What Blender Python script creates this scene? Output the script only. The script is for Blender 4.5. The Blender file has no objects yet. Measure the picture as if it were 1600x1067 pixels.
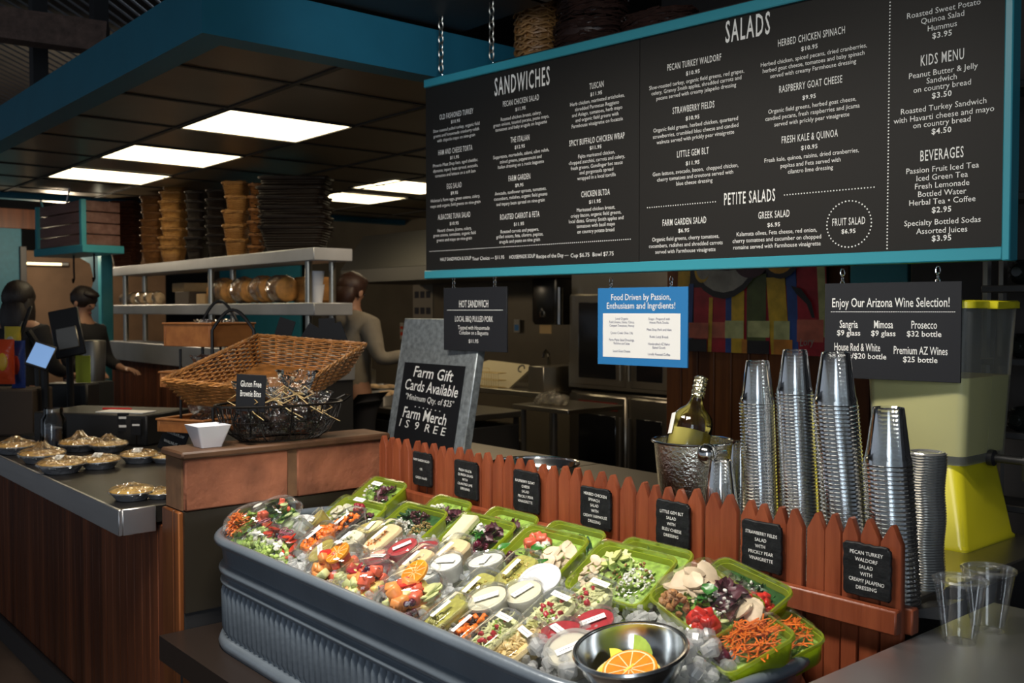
import bpy, math, random
from mathutils import Matrix, Vector
R = random.Random(7)
rad = math.radians
S = bpy.context.scene
COL = S.collection

# ---------------------------------------------------------------- camera
H, F, PITCH, YAW = 1.5, 1530.0, rad(1.8), rad(49.7)
cam_d = bpy.data.cameras.new('camera')
cam_d.sensor_width = 36.0
cam_d.lens = F / 1600 * 36.0
cam_d.clip_start = 0.05
cam_d.dof.use_dof = True
cam_d.dof.focus_distance = 2.3
cam_d.dof.aperture_fstop = 6.3
cam = bpy.data.objects.new('camera', cam_d)
COL.objects.link(cam)
cam.location = (0, 0, H)
cam.rotation_euler = (math.pi / 2 - PITCH, 0, YAW)
S.camera = cam
cR = Vector((math.cos(YAW), math.sin(YAW), 0))
cF = Vector((-math.sin(YAW) * math.cos(PITCH), math.cos(YAW) * math.cos(PITCH), -math.sin(PITCH)))
cU = cR.cross(cF)

def at(px, py, x=None, y=None, z=None, d=None, plane=None):
    """world point seen at a photo pixel, on a given plane or at a distance"""
    r = cF + cR * ((px - 800) / F) - cU * ((py - 533.5) / F)
    o = Vector((0, 0, H))
    if d is not None: t = d
    elif x is not None: t = x / r.x
    elif y is not None: t = y / r.y
    elif z is not None: t = (z - H) / r.z
    else:
        p, n = plane
        t = (p - o).dot(n) / r.dot(n)
    return o + r * t

# ---------------------------------------------------------------- world, exposure
S.view_settings.view_transform = 'Standard'
S.view_settings.look = 'None'
S.view_settings.gamma = 1.0
S.view_settings.use_curve_mapping = False
S.view_settings.exposure = 0.0
S.cycles.use_denoising = True
S.cycles.max_bounces = 6
S.cycles.diffuse_bounces = 3
S.cycles.glossy_bounces = 4
S.cycles.transmission_bounces = 6
S.cycles.transparent_max_bounces = 70
S.cycles.sample_clamp_indirect = 4.0
S.cycles.caustics_reflective = False
S.cycles.caustics_refractive = False
W = bpy.data.worlds.new('daylight'); S.world = W
W.use_nodes = True
bg = W.node_tree.nodes['Background']
bg.inputs[0].default_value = (0.74, 0.85, 1.0, 1)
bg.inputs[1].default_value = 0.27

def area(name, loc, target, sx, sy, power, col, spread=180):
    l = bpy.data.lights.new(name, 'AREA'); l.shape = 'RECTANGLE'; l.size = sx; l.size_y = sy
    l.energy = power; l.color = col; l.spread = rad(spread)
    o = bpy.data.objects.new(name, l); COL.objects.link(o); o.location = loc
    o.rotation_euler = (Vector(target) - Vector(loc)).to_track_quat('-Z', 'Y').to_euler()
    return o

def spot(name, loc, target, power, col, ang=60, blend=0.6, size=0.06):
    l = bpy.data.lights.new(name, 'SPOT'); l.energy = power; l.color = col
    l.spot_size = rad(ang); l.spot_blend = blend; l.shadow_soft_size = size
    o = bpy.data.objects.new(name, l); COL.objects.link(o); o.location = loc
    o.rotation_euler = (Vector(target) - Vector(loc)).to_track_quat('-Z', 'Y').to_euler()
    return o

WARM = (1.0, 0.80, 0.55); NEUT = (1.0, 0.93, 0.82); COOL = (0.82, 0.91, 1.0)
area('tub_lamp', (-1.30, 0.70, 2.75), (-1.60, 1.45, 0.9), 0.75, 0.22, 18, NEUT, 110)
area('tub_lamp', (-2.35, 0.70, 2.75), (-2.30, 1.45, 0.9), 0.75, 0.22, 17, NEUT, 110)
area('daylight_opening', (1.5, -2.5, 1.9), (-2.2, 1.8, 1.0), 1.3, 1.9, 48, COOL)
area('kitchen_lamp', (-4.3, 3.6, 2.40), (-4.3, 3.9, 0), 1.2, 0.6, 16, WARM)
spot('board_lamp', (-1.5, 0.1, 3.2), (-1.95, 2.3, 2.15), 42, NEUT, 62, 0.9, 0.15)
spot('soffit_lamp', (-1.5, 1.2, 2.5), (-3.1, 2.05, 2.5), 30, (0.8, 0.9, 1.0), 40, 1.0, 0.1)
spot('counter_fill', (-4.3, 0.7, 2.9), (-4.2, 1.35, 0.9), 60, WARM, 60, 0.8, 0.08)  # unseen warm spot added to brighten the pies

# ---------------------------------------------------------------- mesh helper
class MB:
    def __init__(s): s.v = []; s.f = []; s.m = []; s.mi = 0; s.M = Matrix.Identity(4)
    def add(s, vs, fs):
        o = len(s.v); M = s.M
        s.v += [tuple(M @ Vector(v)) for v in vs]
        s.f += [tuple(i + o for i in f) for f in fs]
        s.m += [s.mi] * len(fs)
    def box(s, a, b):
        x0, y0, z0 = a; x1, y1, z1 = b
        s.add([(x0,y0,z0),(x1,y0,z0),(x1,y1,z0),(x0,y1,z0),(x0,y0,z1),(x1,y0,z1),(x1,y1,z1),(x0,y1,z1)],
              [(0,3,2,1),(4,5,6,7),(0,1,5,4),(1,2,6,5),(2,3,7,6),(3,0,4,7)])
    def cbox(s, c, sz): s.box([c[i]-sz[i]/2 for i in range(3)], [c[i]+sz[i]/2 for i in range(3)])
    def rbox(s, a, b, w=0.004):
        """box with chamfered edges"""
        x0,y0,z0 = a; x1,y1,z1 = b
        def ring(z, i): return [(x0+i,y0,z),(x1-i,y0,z),(x1,y0+i,z),(x1,y1-i,z),(x1-i,y1,z),(x0+i,y1,z),(x0,y1-i,z),(x0,y0+i,z)]
        def ins(z): return [(x0+w,y0+w,z),(x1-w,y0+w,z),(x1-w,y0+w,z),(x1-w,y1-w,z),(x1-w,y1-w,z),(x0+w,y1-w,z),(x0+w,y1-w,z),(x0+w,y0+w,z)]
        s.loft([ins(z0), ring(z0+w, w), ring(z1-w, w), ins(z1)])
    def loft(s, rings, cap0=True, cap1=True, loop=False):
        n = len(rings[0]); vs = [p for r in rings for p in r]; fs = []
        m = len(rings)
        for k in range(m if loop else m-1):
            a = k*n; b = ((k+1) % m)*n
            for i in range(n):
                j = (i+1) % n
                fs.append((a+i, a+j, b+j, b+i))
        if cap0 and not loop: fs.append(tuple(range(n-1, -1, -1)))
        if cap1 and not loop: fs.append(tuple((m-1)*n+i for i in range(n)))
        s.add(vs, fs)
    def lathe(s, prof, seg=24, cap0=False, cap1=False, loop=False):
        s.loft([[(r*math.cos(2*math.pi*i/seg), r*math.sin(2*math.pi*i/seg), z) for i in range(seg)] for r, z in prof], cap0, cap1, loop)
    def tube(s, pts, r, seg=6, caps=True, closed=False):
        pts = [Vector(p) for p in pts]; n = len(pts); rings = []
        rr = r if isinstance(r, (list, tuple)) else [r]*n
        up = None
        for i, p in enumerate(pts):
            a = pts[(i-1) % n] if (closed or i > 0) else p
            b = pts[(i+1) % n] if (closed or i < n-1) else p
            t = (b-a)
            t = t.normalized() if t.length > 1e-9 else Vector((0,0,1))
            if up is None:
                up = Vector((0,0,1)) if abs(t.z) < 0.9 else Vector((1,0,0))
            e = (up - t*up.dot(t))
            if e.length < 1e-5:
                up = Vector((0,1,0)); e = up - t*up.dot(t)
            e.normalize(); up = e; g = t.cross(e)
            rings.append([p + e*(rr[i]*math.cos(2*math.pi*k/seg)) + g*(rr[i]*math.sin(2*math.pi*k/seg)) for k in range(seg)])
        s.loft(rings, caps, caps, closed)
    def blob(s, c, r, seg=8, rings=5, jit=0.0, rot=None):
        if not isinstance(r, (tuple, list)): r = (r, r, r)
        vs = []; fs = []
        Q = rot if rot is not None else Matrix.Identity(3)
        def pt(a, b):
            k = 1 + R.uniform(-jit, jit)
            v = Q @ Vector((r[0]*math.sin(a)*math.cos(b)*k, r[1]*math.sin(a)*math.sin(b)*k, r[2]*math.cos(a)*k))
            return (c[0]+v.x, c[1]+v.y, c[2]+v.z)
        vs.append(pt(0, 0))
        for i in range(1, rings):
            for j in range(seg): vs.append(pt(math.pi*i/rings, 2*math.pi*j/seg))
        vs.append(pt(math.pi, 0))
        for j in range(seg): fs.append((0, 1+j, 1+(j+1) % seg))
        for i in range(rings-2):
            for j in range(seg):
                a = 1+i*seg; b = a+seg
                fs.append((a+j, b+j, b+(j+1) % seg, a+(j+1) % seg))
        a = 1+(rings-2)*seg; L = len(vs)-1
        for j in range(seg): fs.append((a+j, L, a+(j+1) % seg))
        s.add(vs, fs)
    def prism(s, poly, z0, z1):
        s.loft([[(x, y, z0) for x, y in poly], [(x, y, z1) for x, y in poly]])
    def quad(s, a, b, c, d): s.add([a, b, c, d], [(0, 1, 2, 3)])
    def build(s, name, mats, parent=None, ang=40):
        me = bpy.data.meshes.new(name)
        me.from_pydata(s.v, [], s.f)
        if not isinstance(mats, (list, tuple)): mats = [mats]
        for m in mats: me.materials.append(m)
        if len(mats) > 1: me.polygons.foreach_set('material_index', s.m)
        if ang:
            me.polygons.foreach_set('use_smooth', [True]*len(me.polygons))
            me.set_sharp_from_angle(angle=rad(ang))
        else:
            me.polygons.foreach_set('use_smooth', [False]*len(me.polygons))
        me.update()
        o = bpy.data.objects.new(name, me); COL.objects.link(o)
        if parent is not None: o.parent = parent
        return o

def rrect(L, W, r, n=5):
    """rounded rectangle outline, centred"""
    out = []
    for cx, cy, a0 in ((L/2-r, W/2-r, 0), (-L/2+r, W/2-r, 90), (-L/2+r, -W/2+r, 180), (L/2-r, -W/2+r, 270)):
        for k in range(n):
            a = rad(a0 + 90*k/(n-1)); out.append((cx + r*math.cos(a), cy + r*math.sin(a)))
    return out

def tag(o, label, cat, group=None):
    o['label'] = label; o['category'] = cat
    if group: o['group'] = group
    return o

def thing(name, label, cat, loc=(0, 0, 0), group=None, M=None):
    o = bpy.data.objects.new(name, None); COL.objects.link(o)
    o.empty_display_size = 0.02
    if M is not None: o.matrix_world = M
    else: o.location = loc
    return tag(o, label, cat, group)

def struct(o): o['kind'] = 'structure'; return o

def dup(root, M, label, group=None):
    r = root.copy(); COL.objects.link(r); r.matrix_world = M; r['label'] = label
    if group: r['group'] = group
    for ch in list(root.children):
        c = ch.copy(); COL.objects.link(c); c.parent = r
        for g in list(ch.children):
            e = g.copy(); COL.objects.link(e); e.parent = c
    return r

def fr(loc, yaw=0, tilt=0, roll=0, sc=1):
    """frame: roll about own y, tilt about own x (raises the far edge), then turn about z"""
    return Matrix.Translation(Vector(loc)) @ Matrix.Rotation(rad(yaw), 4, 'Z') @ Matrix.Rotation(rad(tilt), 4, 'X') @ Matrix.Rotation(rad(roll), 4, 'Y') @ Matrix.Scale(sc, 4)

def rotm(): 
    return (Matrix.Rotation(R.uniform(0, 6.28), 3, 'Z') @ Matrix.Rotation(R.uniform(0, 6.28), 3, 'X') @ Matrix.Rotation(R.uniform(0, 6.28), 3, 'Y'))

# lettering: each line is laid out by a font curve and added to a mesh
_fc = {}
def text(mb, s, size, M, xs=1.0, bold=0.0, align='CENTER', shear=0.0, fit=None, sp=1.0):
    c = bpy.data.curves.new('lettering', 'FONT'); c.body = s; c.size = size; c.resolution_u = 2
    c.align_x = align; c.align_y = 'CENTER'; c.offset = bold*size; c.shear = shear; c.space_character = sp
    o = bpy.data.objects.new('lettering', c)
    me = bpy.data.meshes.new_from_object(o)
    if me.vertices:
        vs = [v.co.copy() for v in me.vertices]
        if fit:
            w = max(v.x for v in vs) - min(v.x for v in vs); xs = fit / max(w, 1e-6)
        K = mb.M; mb.M = K @ M @ Matrix.Diagonal((xs, 1, 1, 1))
        mb.add(vs, [tuple(p.vertices) for p in me.polygons]); mb.M = K
    bpy.data.objects.remove(o); bpy.data.meshes.remove(me); bpy.data.curves.remove(c)

# ---------------------------------------------------------------- materials
def nmat(name):
    m = bpy.data.materials.new(name); m.use_nodes = True
    nt = m.node_tree; return m, nt, nt.nodes, nt.links, nt.nodes['Principled BSDF']

def mat(name, col, rough=0.5, metal=0.0, var=0.0, scale=20.0, bump=0.0, bscale=None, emit=None, spec=None, sss=0.0, stretch=None, coat=0.0):
    m, nt, N, L, P = nmat(name)
    P.inputs['Base Color'].default_value = (*col, 1)
    P.inputs['Roughness'].default_value = rough
    P.inputs['Metallic'].default_value = metal
    if spec is not None: P.inputs['Specular IOR Level'].default_value = spec
    if coat: P.inputs['Coat Weight'].default_value = coat; P.inputs['Coat Roughness'].default_value = 0.08
    if sss:
        P.inputs['Subsurface Weight'].default_value = sss; P.inputs['Subsurface Radius'].default_value = (0.006, 0.004, 0.002)
        P.inputs['Subsurface Scale'].default_value = 1.0
    if emit:
        P.inputs['Emission Color'].default_value = (*emit[0], 1); P.inputs['Emission Strength'].default_value = emit[1]
    if var or bump:
        tc = N.new('ShaderNodeTexCoord'); mp = N.new('ShaderNodeMapping')
        if stretch: mp.inputs['Scale'].default_value = stretch
        L.new(tc.outputs['Object'], mp.inputs[0])
    if var:
        n = N.new('ShaderNodeTexNoise'); n.inputs['Scale'].default_value = scale; n.inputs['Detail'].default_value = 4
        L.new(mp.outputs[0], n.inputs['Vector'])
        cr = N.new('ShaderNodeValToRGB')
        e = cr.color_ramp.elements
        e[0].position = 0.3; e[1].position = 0.7
        e[0].color = (*[c*(1-var) for c in col], 1); e[1].color = (*[min(1, c*(1+var)) for c in col], 1)
        L.new(n.outputs[0], cr.inputs[0]); L.new(cr.outputs[0], P.inputs['Base Color'])
    if bump:
        n2 = N.new('ShaderNodeTexNoise'); n2.inputs['Scale'].default_value = bscale or scale; n2.inputs['Detail'].default_value = 3
        L.new(mp.outputs[0], n2.inputs['Vector'])
        b = N.new('ShaderNodeBump'); b.inputs['Strength'].default_value = bump; b.inputs['Distance'].default_value = 0.01
        L.new(n2.outputs[0], b.inputs['Height']); L.new(b.outputs[0], P.inputs['Normal'])
    return m

def clear(name, tint=(0.97, 0.98, 0.98), ior=1.5, rough=0.04, body=0.0, bcol=(1, 1, 1), k=1.0, wrinkle=0.0, wscale=60, cap=1.0):
    """thin clear plastic or glass: see-through with mirror-like fresnel sheen, a little milky body"""
    m, nt, N, L, P = nmat(name)
    N.remove(P)
    out = N['Material Output']
    t = N.new('ShaderNodeBsdfTransparent'); t.inputs[0].default_value = (*tint, 1)
    g = N.new('ShaderNodeBsdfGlossy'); g.inputs['Roughness'].default_value = rough; g.inputs[0].default_value = (1, 1, 1, 1)
    fz = N.new('ShaderNodeFresnel'); fz.inputs[0].default_value = ior
    mx = N.new('ShaderNodeMixShader')
    ml = N.new('ShaderNodeMath'); ml.operation = 'MULTIPLY'; ml.inputs[1].default_value = k; ml.use_clamp = True
    mn = N.new('ShaderNodeMath'); mn.operation = 'MINIMUM'; mn.inputs[1].default_value = cap
    L.new(fz.outputs[0], ml.inputs[0]); L.new(ml.outputs[0], mn.inputs[0]); L.new(mn.outputs[0], mx.inputs[0])
    base = t.outputs[0]
    if body:
        d = N.new('ShaderNodeBsdfDiffuse'); d.inputs[0].default_value = (*bcol, 1)
        tr = N.new('ShaderNodeBsdfTranslucent'); tr.inputs[0].default_value = (*bcol, 1)
        m1 = N.new('ShaderNodeMixShader'); m1.inputs[0].default_value = 0.5
        L.new(d.outputs[0], m1.inputs[1]); L.new(tr.outputs[0], m1.inputs[2])
        m2 = N.new('ShaderNodeMixShader'); m2.inputs[0].default_value = body
        L.new(t.outputs[0], m2.inputs[1]); L.new(m1.outputs[0], m2.inputs[2]); base = m2.outputs[0]
    if wrinkle:
        tc = N.new('ShaderNodeTexCoord'); n2 = N.new('ShaderNodeTexNoise'); n2.inputs['Scale'].default_value = wscale; n2.inputs['Detail'].default_value = 2
        L.new(tc.outputs['Object'], n2.inputs['Vector'])
        b = N.new('ShaderNodeBump'); b.inputs['Strength'].default_value = wrinkle; b.inputs['Distance'].default_value = 0.02
        L.new(n2.outputs[0], b.inputs['Height']); L.new(b.outputs[0], g.inputs['Normal']); L.new(b.outputs[0], fz.inputs['Normal'])
    L.new(base, mx.inputs[1]); L.new(g.outputs[0], mx.inputs[2]); L.new(mx.outputs[0], out.inputs[0])
    return m

def wood(name, c0, c1, rough=0.45, scale=3.0, axis='z', boards=None, bump=0.15, spec=0.5):
    """wood grain along an axis; boards=(axis index, width) gives every board its own tone"""
    m, nt, N, L, P = nmat(name)
    tc = N.new('ShaderNodeTexCoord'); mp = N.new('ShaderNodeMapping')
    s = {'x': (0.08, 1, 1), 'y': (1, 0.08, 1), 'z': (1, 1, 0.08)}[axis]
    mp.inputs['Scale'].default_value = s
    L.new(tc.outputs['Object'], mp.inputs[0])
    n = N.new('ShaderNodeTexNoise'); n.inputs['Scale'].default_value = scale*10; n.inputs['Detail'].default_value = 6; n.inputs['Roughness'].default_value = 0.65
    L.new(mp.outputs[0], n.inputs['Vector'])
    cr = N.new('ShaderNodeValToRGB'); e = cr.color_ramp.elements
    e[0].position = 0.3; e[1].position = 0.72; e[0].color = (*c0, 1); e[1].color = (*c1, 1)
    L.new(n.outputs[0], cr.inputs[0]); col = cr.outputs[0]
    if boards:
        sx = N.new('ShaderNodeSeparateXYZ'); L.new(tc.outputs['Object'], sx.inputs[0])
        dv = N.new('ShaderNodeMath'); dv.operation = 'DIVIDE'; dv.inputs[1].default_value = boards[1]
        L.new(sx.outputs[boards[0]], dv.inputs[0])
        fl = N.new('ShaderNodeMath'); fl.operation = 'FLOOR'; L.new(dv.outputs[0], fl.inputs[0])
        wn = N.new('ShaderNodeTexWhiteNoise'); wn.noise_dimensions = '1D'; L.new(fl.outputs[0], wn.inputs['W'])
        mr = N.new('ShaderNodeMapRange'); mr.inputs[3].default_value = 0.55; mr.inputs[4].default_value = 1.25
        L.new(wn.outputs[0], mr.inputs[0])
        hs = N.new('ShaderNodeHueSaturation'); L.new(mr.outputs[0], hs.inputs['Value']); L.new(col, hs.inputs['Color']); col = hs.outputs[0]
    L.new(col, P.inputs['Base Color'])
    P.inputs['Roughness'].default_value = rough; P.inputs['Specular IOR Level'].default_value = spec
    if bump:
        b = N.new('ShaderNodeBump'); b.inputs['Strength'].default_value = bump; b.inputs['Distance'].default_value = 0.005
        L.new(n.outputs[0], b.inputs['Height']); L.new(b.outputs[0], P.inputs['Normal'])
    return m

def brushed(name, col, rough=0.3, axis=(1, 60, 60), var=0.06):
    m, nt, N, L, P = nmat(name)
    P.inputs['Metallic'].default_value = 1.0; P.inputs['Base Color'].default_value = (*col, 1)
    tc = N.new('ShaderNodeTexCoord'); mp = N.new('ShaderNodeMapping'); mp.inputs['Scale'].default_value = axis
    L.new(tc.outputs['Object'], mp.inputs[0])
    n = N.new('ShaderNodeTexNoise'); n.inputs['Scale'].default_value = 6; n.inputs['Detail'].default_value = 3
    L.new(mp.outputs[0], n.inputs['Vector'])
    mr = N.new('ShaderNodeMapRange'); mr.inputs[3].default_value = max(0.02, rough-var); mr.inputs[4].default_value = rough+var
    L.new(n.outputs[0], mr.inputs[0]); L.new(mr.outputs[0], P.inputs['Roughness'])
    return m

def wicker(name, c0, c1, sc=1.0):
    m, nt, N, L, P = nmat(name)
    tc = N.new('ShaderNodeTexCoord')
    n = N.new('ShaderNodeTexNoise'); n.inputs['Scale'].default_value = 40*sc; n.inputs['Detail'].default_value = 4
    L.new(tc.outputs['Object'], n.inputs['Vector'])
    w = N.new('ShaderNodeTexWave'); w.bands_direction = 'Z'; w.inputs['Scale'].default_value = 28*sc; w.inputs['Distortion'].default_value = 2.0
    w.inputs['Detail'].default_value = 2
    L.new(tc.outputs['Object'], w.inputs['Vector'])
    mx = N.new('ShaderNodeMath'); mx.operation = 'MULTIPLY'; L.new(n.outputs[0], mx.inputs[0]); L.new(w.outputs['Fac'], mx.inputs[1])
    cr = N.new('ShaderNodeValToRGB'); e = cr.color_ramp.elements
    e[0].position = 0.08; e[1].position = 0.5; e[0].color = (*c0, 1); e[1].color = (*c1, 1)
    L.new(mx.outputs[0], cr.inputs[0]); L.new(cr.outputs[0], P.inputs['Base Color'])
    P.inputs['Roughness'].default_value = 0.55; P.inputs['Specular IOR Level'].default_value = 0.3
    b = N.new('ShaderNodeBump'); b.inputs['Strength'].default_value = 0.6; b.inputs['Distance'].default_value = 0.004
    L.new(mx.outputs[0], b.inputs['Height']); L.new(b.outputs[0], P.inputs['Normal'])
    return m

m_black = mat('matte_black', (0.012, 0.012, 0.013), 0.45)
m_dark = mat('dark_grey', (0.03, 0.03, 0.032), 0.5)
m_floor = mat('dark_concrete', (0.05, 0.035, 0.028), 0.5, var=0.3, scale=4)
m_blue = mat('blue_paint', (0.018, 0.15, 0.225), 0.45, var=0.06, scale=6)
m_teal = mat('teal_paint', (0.055, 0.33, 0.40), 0.4, var=0.05, scale=8)
m_tealframe = mat('teal_frame_paint', (0.04, 0.30, 0.38), 0.32)
m_tile = mat('ceiling_tile', (0.16, 0.12, 0.07), 0.33, var=0.15, scale=2.5)
m_tbar = mat('ceiling_bar', (0.02, 0.018, 0.015), 0.5)
m_lamp = mat('lamp_diffuser', (1, 0.95, 0.85), 0.4, emit=((1.0, 0.83, 0.52), 4.5))
m_rustic = wood('reddish_plank', (0.10, 0.028, 0.011), (0.22, 0.068, 0.026), 0.42, 2.5, 'z', boards=(0, 0.07), spec=0.3)
m_rustic2 = wood('orange_plank', (0.12, 0.035, 0.010), (0.24, 0.08, 0.02), 0.45, 2.5, 'z', boards=(0, 0.1), spec=0.3)
m_beamwood = wood('rough_beam', (0.06, 0.035, 0.025), (0.17, 0.10, 0.075), 0.7, 2, 'x')
m_picket = wood('redwood_stain', (0.15, 0.032, 0.013), (0.29, 0.075, 0.030), 0.38, 3, 'z', bump=0.3)
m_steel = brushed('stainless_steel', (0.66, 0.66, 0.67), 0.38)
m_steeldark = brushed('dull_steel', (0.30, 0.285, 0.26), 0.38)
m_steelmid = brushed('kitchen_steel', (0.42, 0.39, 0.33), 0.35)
m_hood = mat('hood_steel', (0.11, 0.108, 0.10), 0.5, 0.4)
m_apron = mat('apron_steel', (0.46, 0.47, 0.50), 0.42, 0.55, var=0.15, scale=3)
m_chrome = mat('polished_steel', (0.78, 0.78, 0.76), 0.12, 1.0)
m_laminate = mat('dark_counter_top', (0.016, 0.014, 0.012), 0.28, spec=0.35, var=0.3, scale=30)
m_tub = mat('painted_galvanized', (0.165, 0.20, 0.24), 0.33, 0.25, var=0.12, scale=5, bump=0.08, bscale=60, coat=0.3)
m_galv = mat('galvanized_sheet', (0.36, 0.40, 0.42), 0.42, 0.6, var=0.35, scale=45)
m_slate = mat('slate', (0.010, 0.011, 0.0125), 0.55, spec=0.25, var=0.3, scale=30, bump=0.4, bscale=50)
m_chalk = mat('chalkboard', (0.007, 0.0075, 0.010), 0.6, spec=0.25)
m_menu = mat('menu_panel', (0.016, 0.0148, 0.0135), 0.5, spec=0.22)
m_sign = mat('sign_panel', (0.018, 0.019, 0.023), 0.5, spec=0.25)
m_white = mat('white_lettering', (0.85, 0.85, 0.82), 0.6)
m_signblue = mat('sign_blue', (0.02, 0.18, 0.45), 0.45)
m_paper = mat('white_paper', (0.82, 0.82, 0.80), 0.7)
m_ink = mat('dark_ink', (0.03, 0.03, 0.04), 0.7); m_inkgrey = mat('grey_ink', (0.30, 0.30, 0.33), 0.7)
m_inkblue = mat('blue_ink', (0.05, 0.06, 0.16), 0.7)
m_brick = mat('red_sandstone', (0.30, 0.105, 0.052), 0.75, var=0.35, scale=9, bump=0.5, bscale=26)
m_cap = mat('stone_cap', (0.095, 0.044, 0.02), 0.55, var=0.35, scale=9, bump=0.3)
m_grout = mat('tan_grout', (0.17, 0.085, 0.04), 0.8, var=0.2)
m_ceramic = mat('white_ceramic', (0.80, 0.81, 0.86), 0.2)
m_wicker = wicker('tan_wicker', (0.10, 0.035, 0.010), (0.42, 0.19, 0.06))
m_wickerlt = wicker('honey_wicker', (0.13, 0.05, 0.012), (0.52, 0.27, 0.08))
m_wickerdk = wicker('dark_wicker', (0.006, 0.004, 0.003), (0.028, 0.017, 0.012))
m_wickerred = wicker('reddish_wicker', (0.03, 0.008, 0.004), (0.14, 0.045, 0.02))
m_strand = mat('willow_strand', (0.45, 0.22, 0.07), 0.4, var=0.3, scale=30)
m_stranddk = mat('dark_twig', (0.035, 0.016, 0.012), 0.45, var=0.3, scale=30)
m_wire = mat('black_wire', (0.015, 0.013, 0.012), 0.35, 0.6)
m_clear = clear('clear_plastic', ior=1.45, k=1.2, cap=0.30, body=0.01, bcol=(0.95, 0.95, 0.95))
m_flange = clear('flange_highlight', ior=1.5, k=1.6, rough=0.08, body=0.07, bcol=(0.95, 0.95, 0.94), cap=0.4)  # whitish body painted in for the bright highlights along lid rims
m_lid = clear('clear_lid', ior=1.45, k=1.2, cap=0.22, rough=0.05, body=0.012, bcol=(0.95, 0.95, 0.95))
m_cup = clear('clear_cup_plastic', (0.955, 0.965, 0.97), 1.5, 0.09, k=1.8, body=0.02)
m_cello = clear('cellophane', (0.96, 0.96, 0.95), 1.45, 0.08, k=1.3, wrinkle=0.9, wscale=45)
m_wrap = clear('plastic_wrap', (0.98, 0.97, 0.95), 1.5, 0.10, k=2.6, cap=0.4, body=0.01, bcol=(1, 0.95, 0.85), wrinkle=0.9, wscale=38)
m_green = clear('green_tray', (0.80, 0.86, 0.20), 1.5, 0.12, body=0.74, bcol=(0.58, 0.70, 0.05), cap=0.35)
m_milky = clear('milky_cup', (0.95, 0.95, 0.94), 1.45, 0.2, body=0.45, bcol=(0.86, 0.86, 0.83), k=0.5)
m_frost = clear('frosted_tank', (0.92, 0.94, 0.92), 1.45, 0.3, body=0.22, bcol=(0.75, 0.80, 0.80), k=0.5)
m_ice = clear('ice', (0.97, 0.98, 0.99), 1.33, 0.06, body=0.42, bcol=(0.97, 0.98, 0.98), k=1.6, cap=0.5)
m_icebed = mat('ice_bed', (0.80, 0.83, 0.84), 0.3, var=0.1, scale=60, bump=0.6, bscale=90)
m_glass = clear('glass', (0.985, 0.99, 0.98), 1.5, 0.02)
# ================================================================ the setting
mb = MB(); mb.box((-14, -3, -0.05), (4, 9, 0)); struct(mb.build('floor', m_floor))
CZ = 2.47                                             # kitchen ceiling
# corrugated roof over the dining side, with rafters
m_corr = mat('roof_slat', (0.03, 0.026, 0.026), 0.6, var=0.3, scale=3)
mb = MB(); fw = Vector((-math.sin(YAW), math.cos(YAW), 0)); rt = Vector((math.cos(YAW), math.sin(YAW), 0)); RZ = 3.6
def roof_strip(l0, l1, f0, f1, th=0.02):
    P = [fw*f + rt*l for f, l in ((f0, l0), (f0, l1), (f1, l1), (f1, l0))]
    mb.loft([[(p.x, p.y, RZ+dz) for p in P] for dz in (0, th)])
roof_strip(-2.0, 9, -4, 14); roof_strip(-14, -8.0, -4, 16); roof_strip(-8.0, -2.0, -4, 2.5)
k = -8.0
while k < -2.0: roof_strip(k, k+0.058, 2.5, 16); k += 0.085
struct(mb.build('ceiling_roof', m_corr, ang=0))
# soffit around the kitchen
P0 = at(316, 51, z=CZ-0.05); SX, SY = P0.x, P0.y
ZB, ZT = CZ-0.05, CZ+0.135
mb = MB()
mb.box((-8.9, SY, ZB), (SX, SY+0.11, ZT)); mb.box((SX-0.11, SY+0.11, ZB), (SX, 6.0, ZT)); mb.box((-8.9, SY+0.11, ZB), (-8.79, 6.0, ZT))
struct(mb.build('trim_soffit', m_blue, ang=0))
mb = MB(); mb.box((-8.79, SY+0.11, CZ), (SX-0.11, 6.0, CZ+0.04)); struct(mb.build('ceiling_kitchen', m_tile))
# ceiling grid bars
LX = [at(358, 168, z=CZ).x, at(212, 224, z=CZ).x, at(120, 260, z=CZ).x]
LY = at(358, 168, z=CZ).y, at(556, 196, z=CZ).y
TS = abs(LX[0]-LX[1])/2
mb = MB()
k = -1
x = LX[0] + 2*TS
while x > -8.7:
    mb.box((x-0.013, SY+0.11, CZ-0.006), (x+0.013, 5.98, CZ)) if x < SX-0.13 else None
    x -= TS
ty = LY[1]-LY[0]
for k in range(-2, 6):
    y = LY[0] + k*ty
    if y > SY+0.13 and y < 5.9: mb.box((-8.78, y-0.013, CZ-0.007), (SX-0.12, y+0.013, CZ))
struct(mb.build('trim_ceiling_grid', m_tbar, ang=0))
# back wall and side walls
m_wallsteel = mat('wall_panel', (0.15, 0.125, 0.085), 0.42, 0.35, var=0.15, scale=2)
m_wallteal = mat('wall_teal', (0.02, 0.13, 0.19), 0.6, var=0.1)
m_darkwall = mat('dark_wall', (0.018, 0.016, 0.016), 0.7)
mb = MB(); mb.box((-13.9, 5.95, 0), (0.6, 6.05, 4)); struct(mb.build('wall_back', m_wallsteel))
mb = MB(); mb.box((-14, -3, 0), (-13.9, 9, 3.2)); struct(mb.build('wall_left', m_darkwall))
mb = MB(); mb.box((0.6, 2.9, 0), (0.7, 6.05, 4)); mb.box((0.7, 2.9, 0), (3.5, 3.0, 4)); struct(mb.build('wall_right', m_darkwall))
mb = MB(); mb.box((at(1422, 600, y=3.02).x, 3.02, 0), (0.6, 3.06, 4)); struct(mb.build('wall_dark_backdrop', m_darkwall))  # dark wall added to keep the background behind the rack dark
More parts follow.
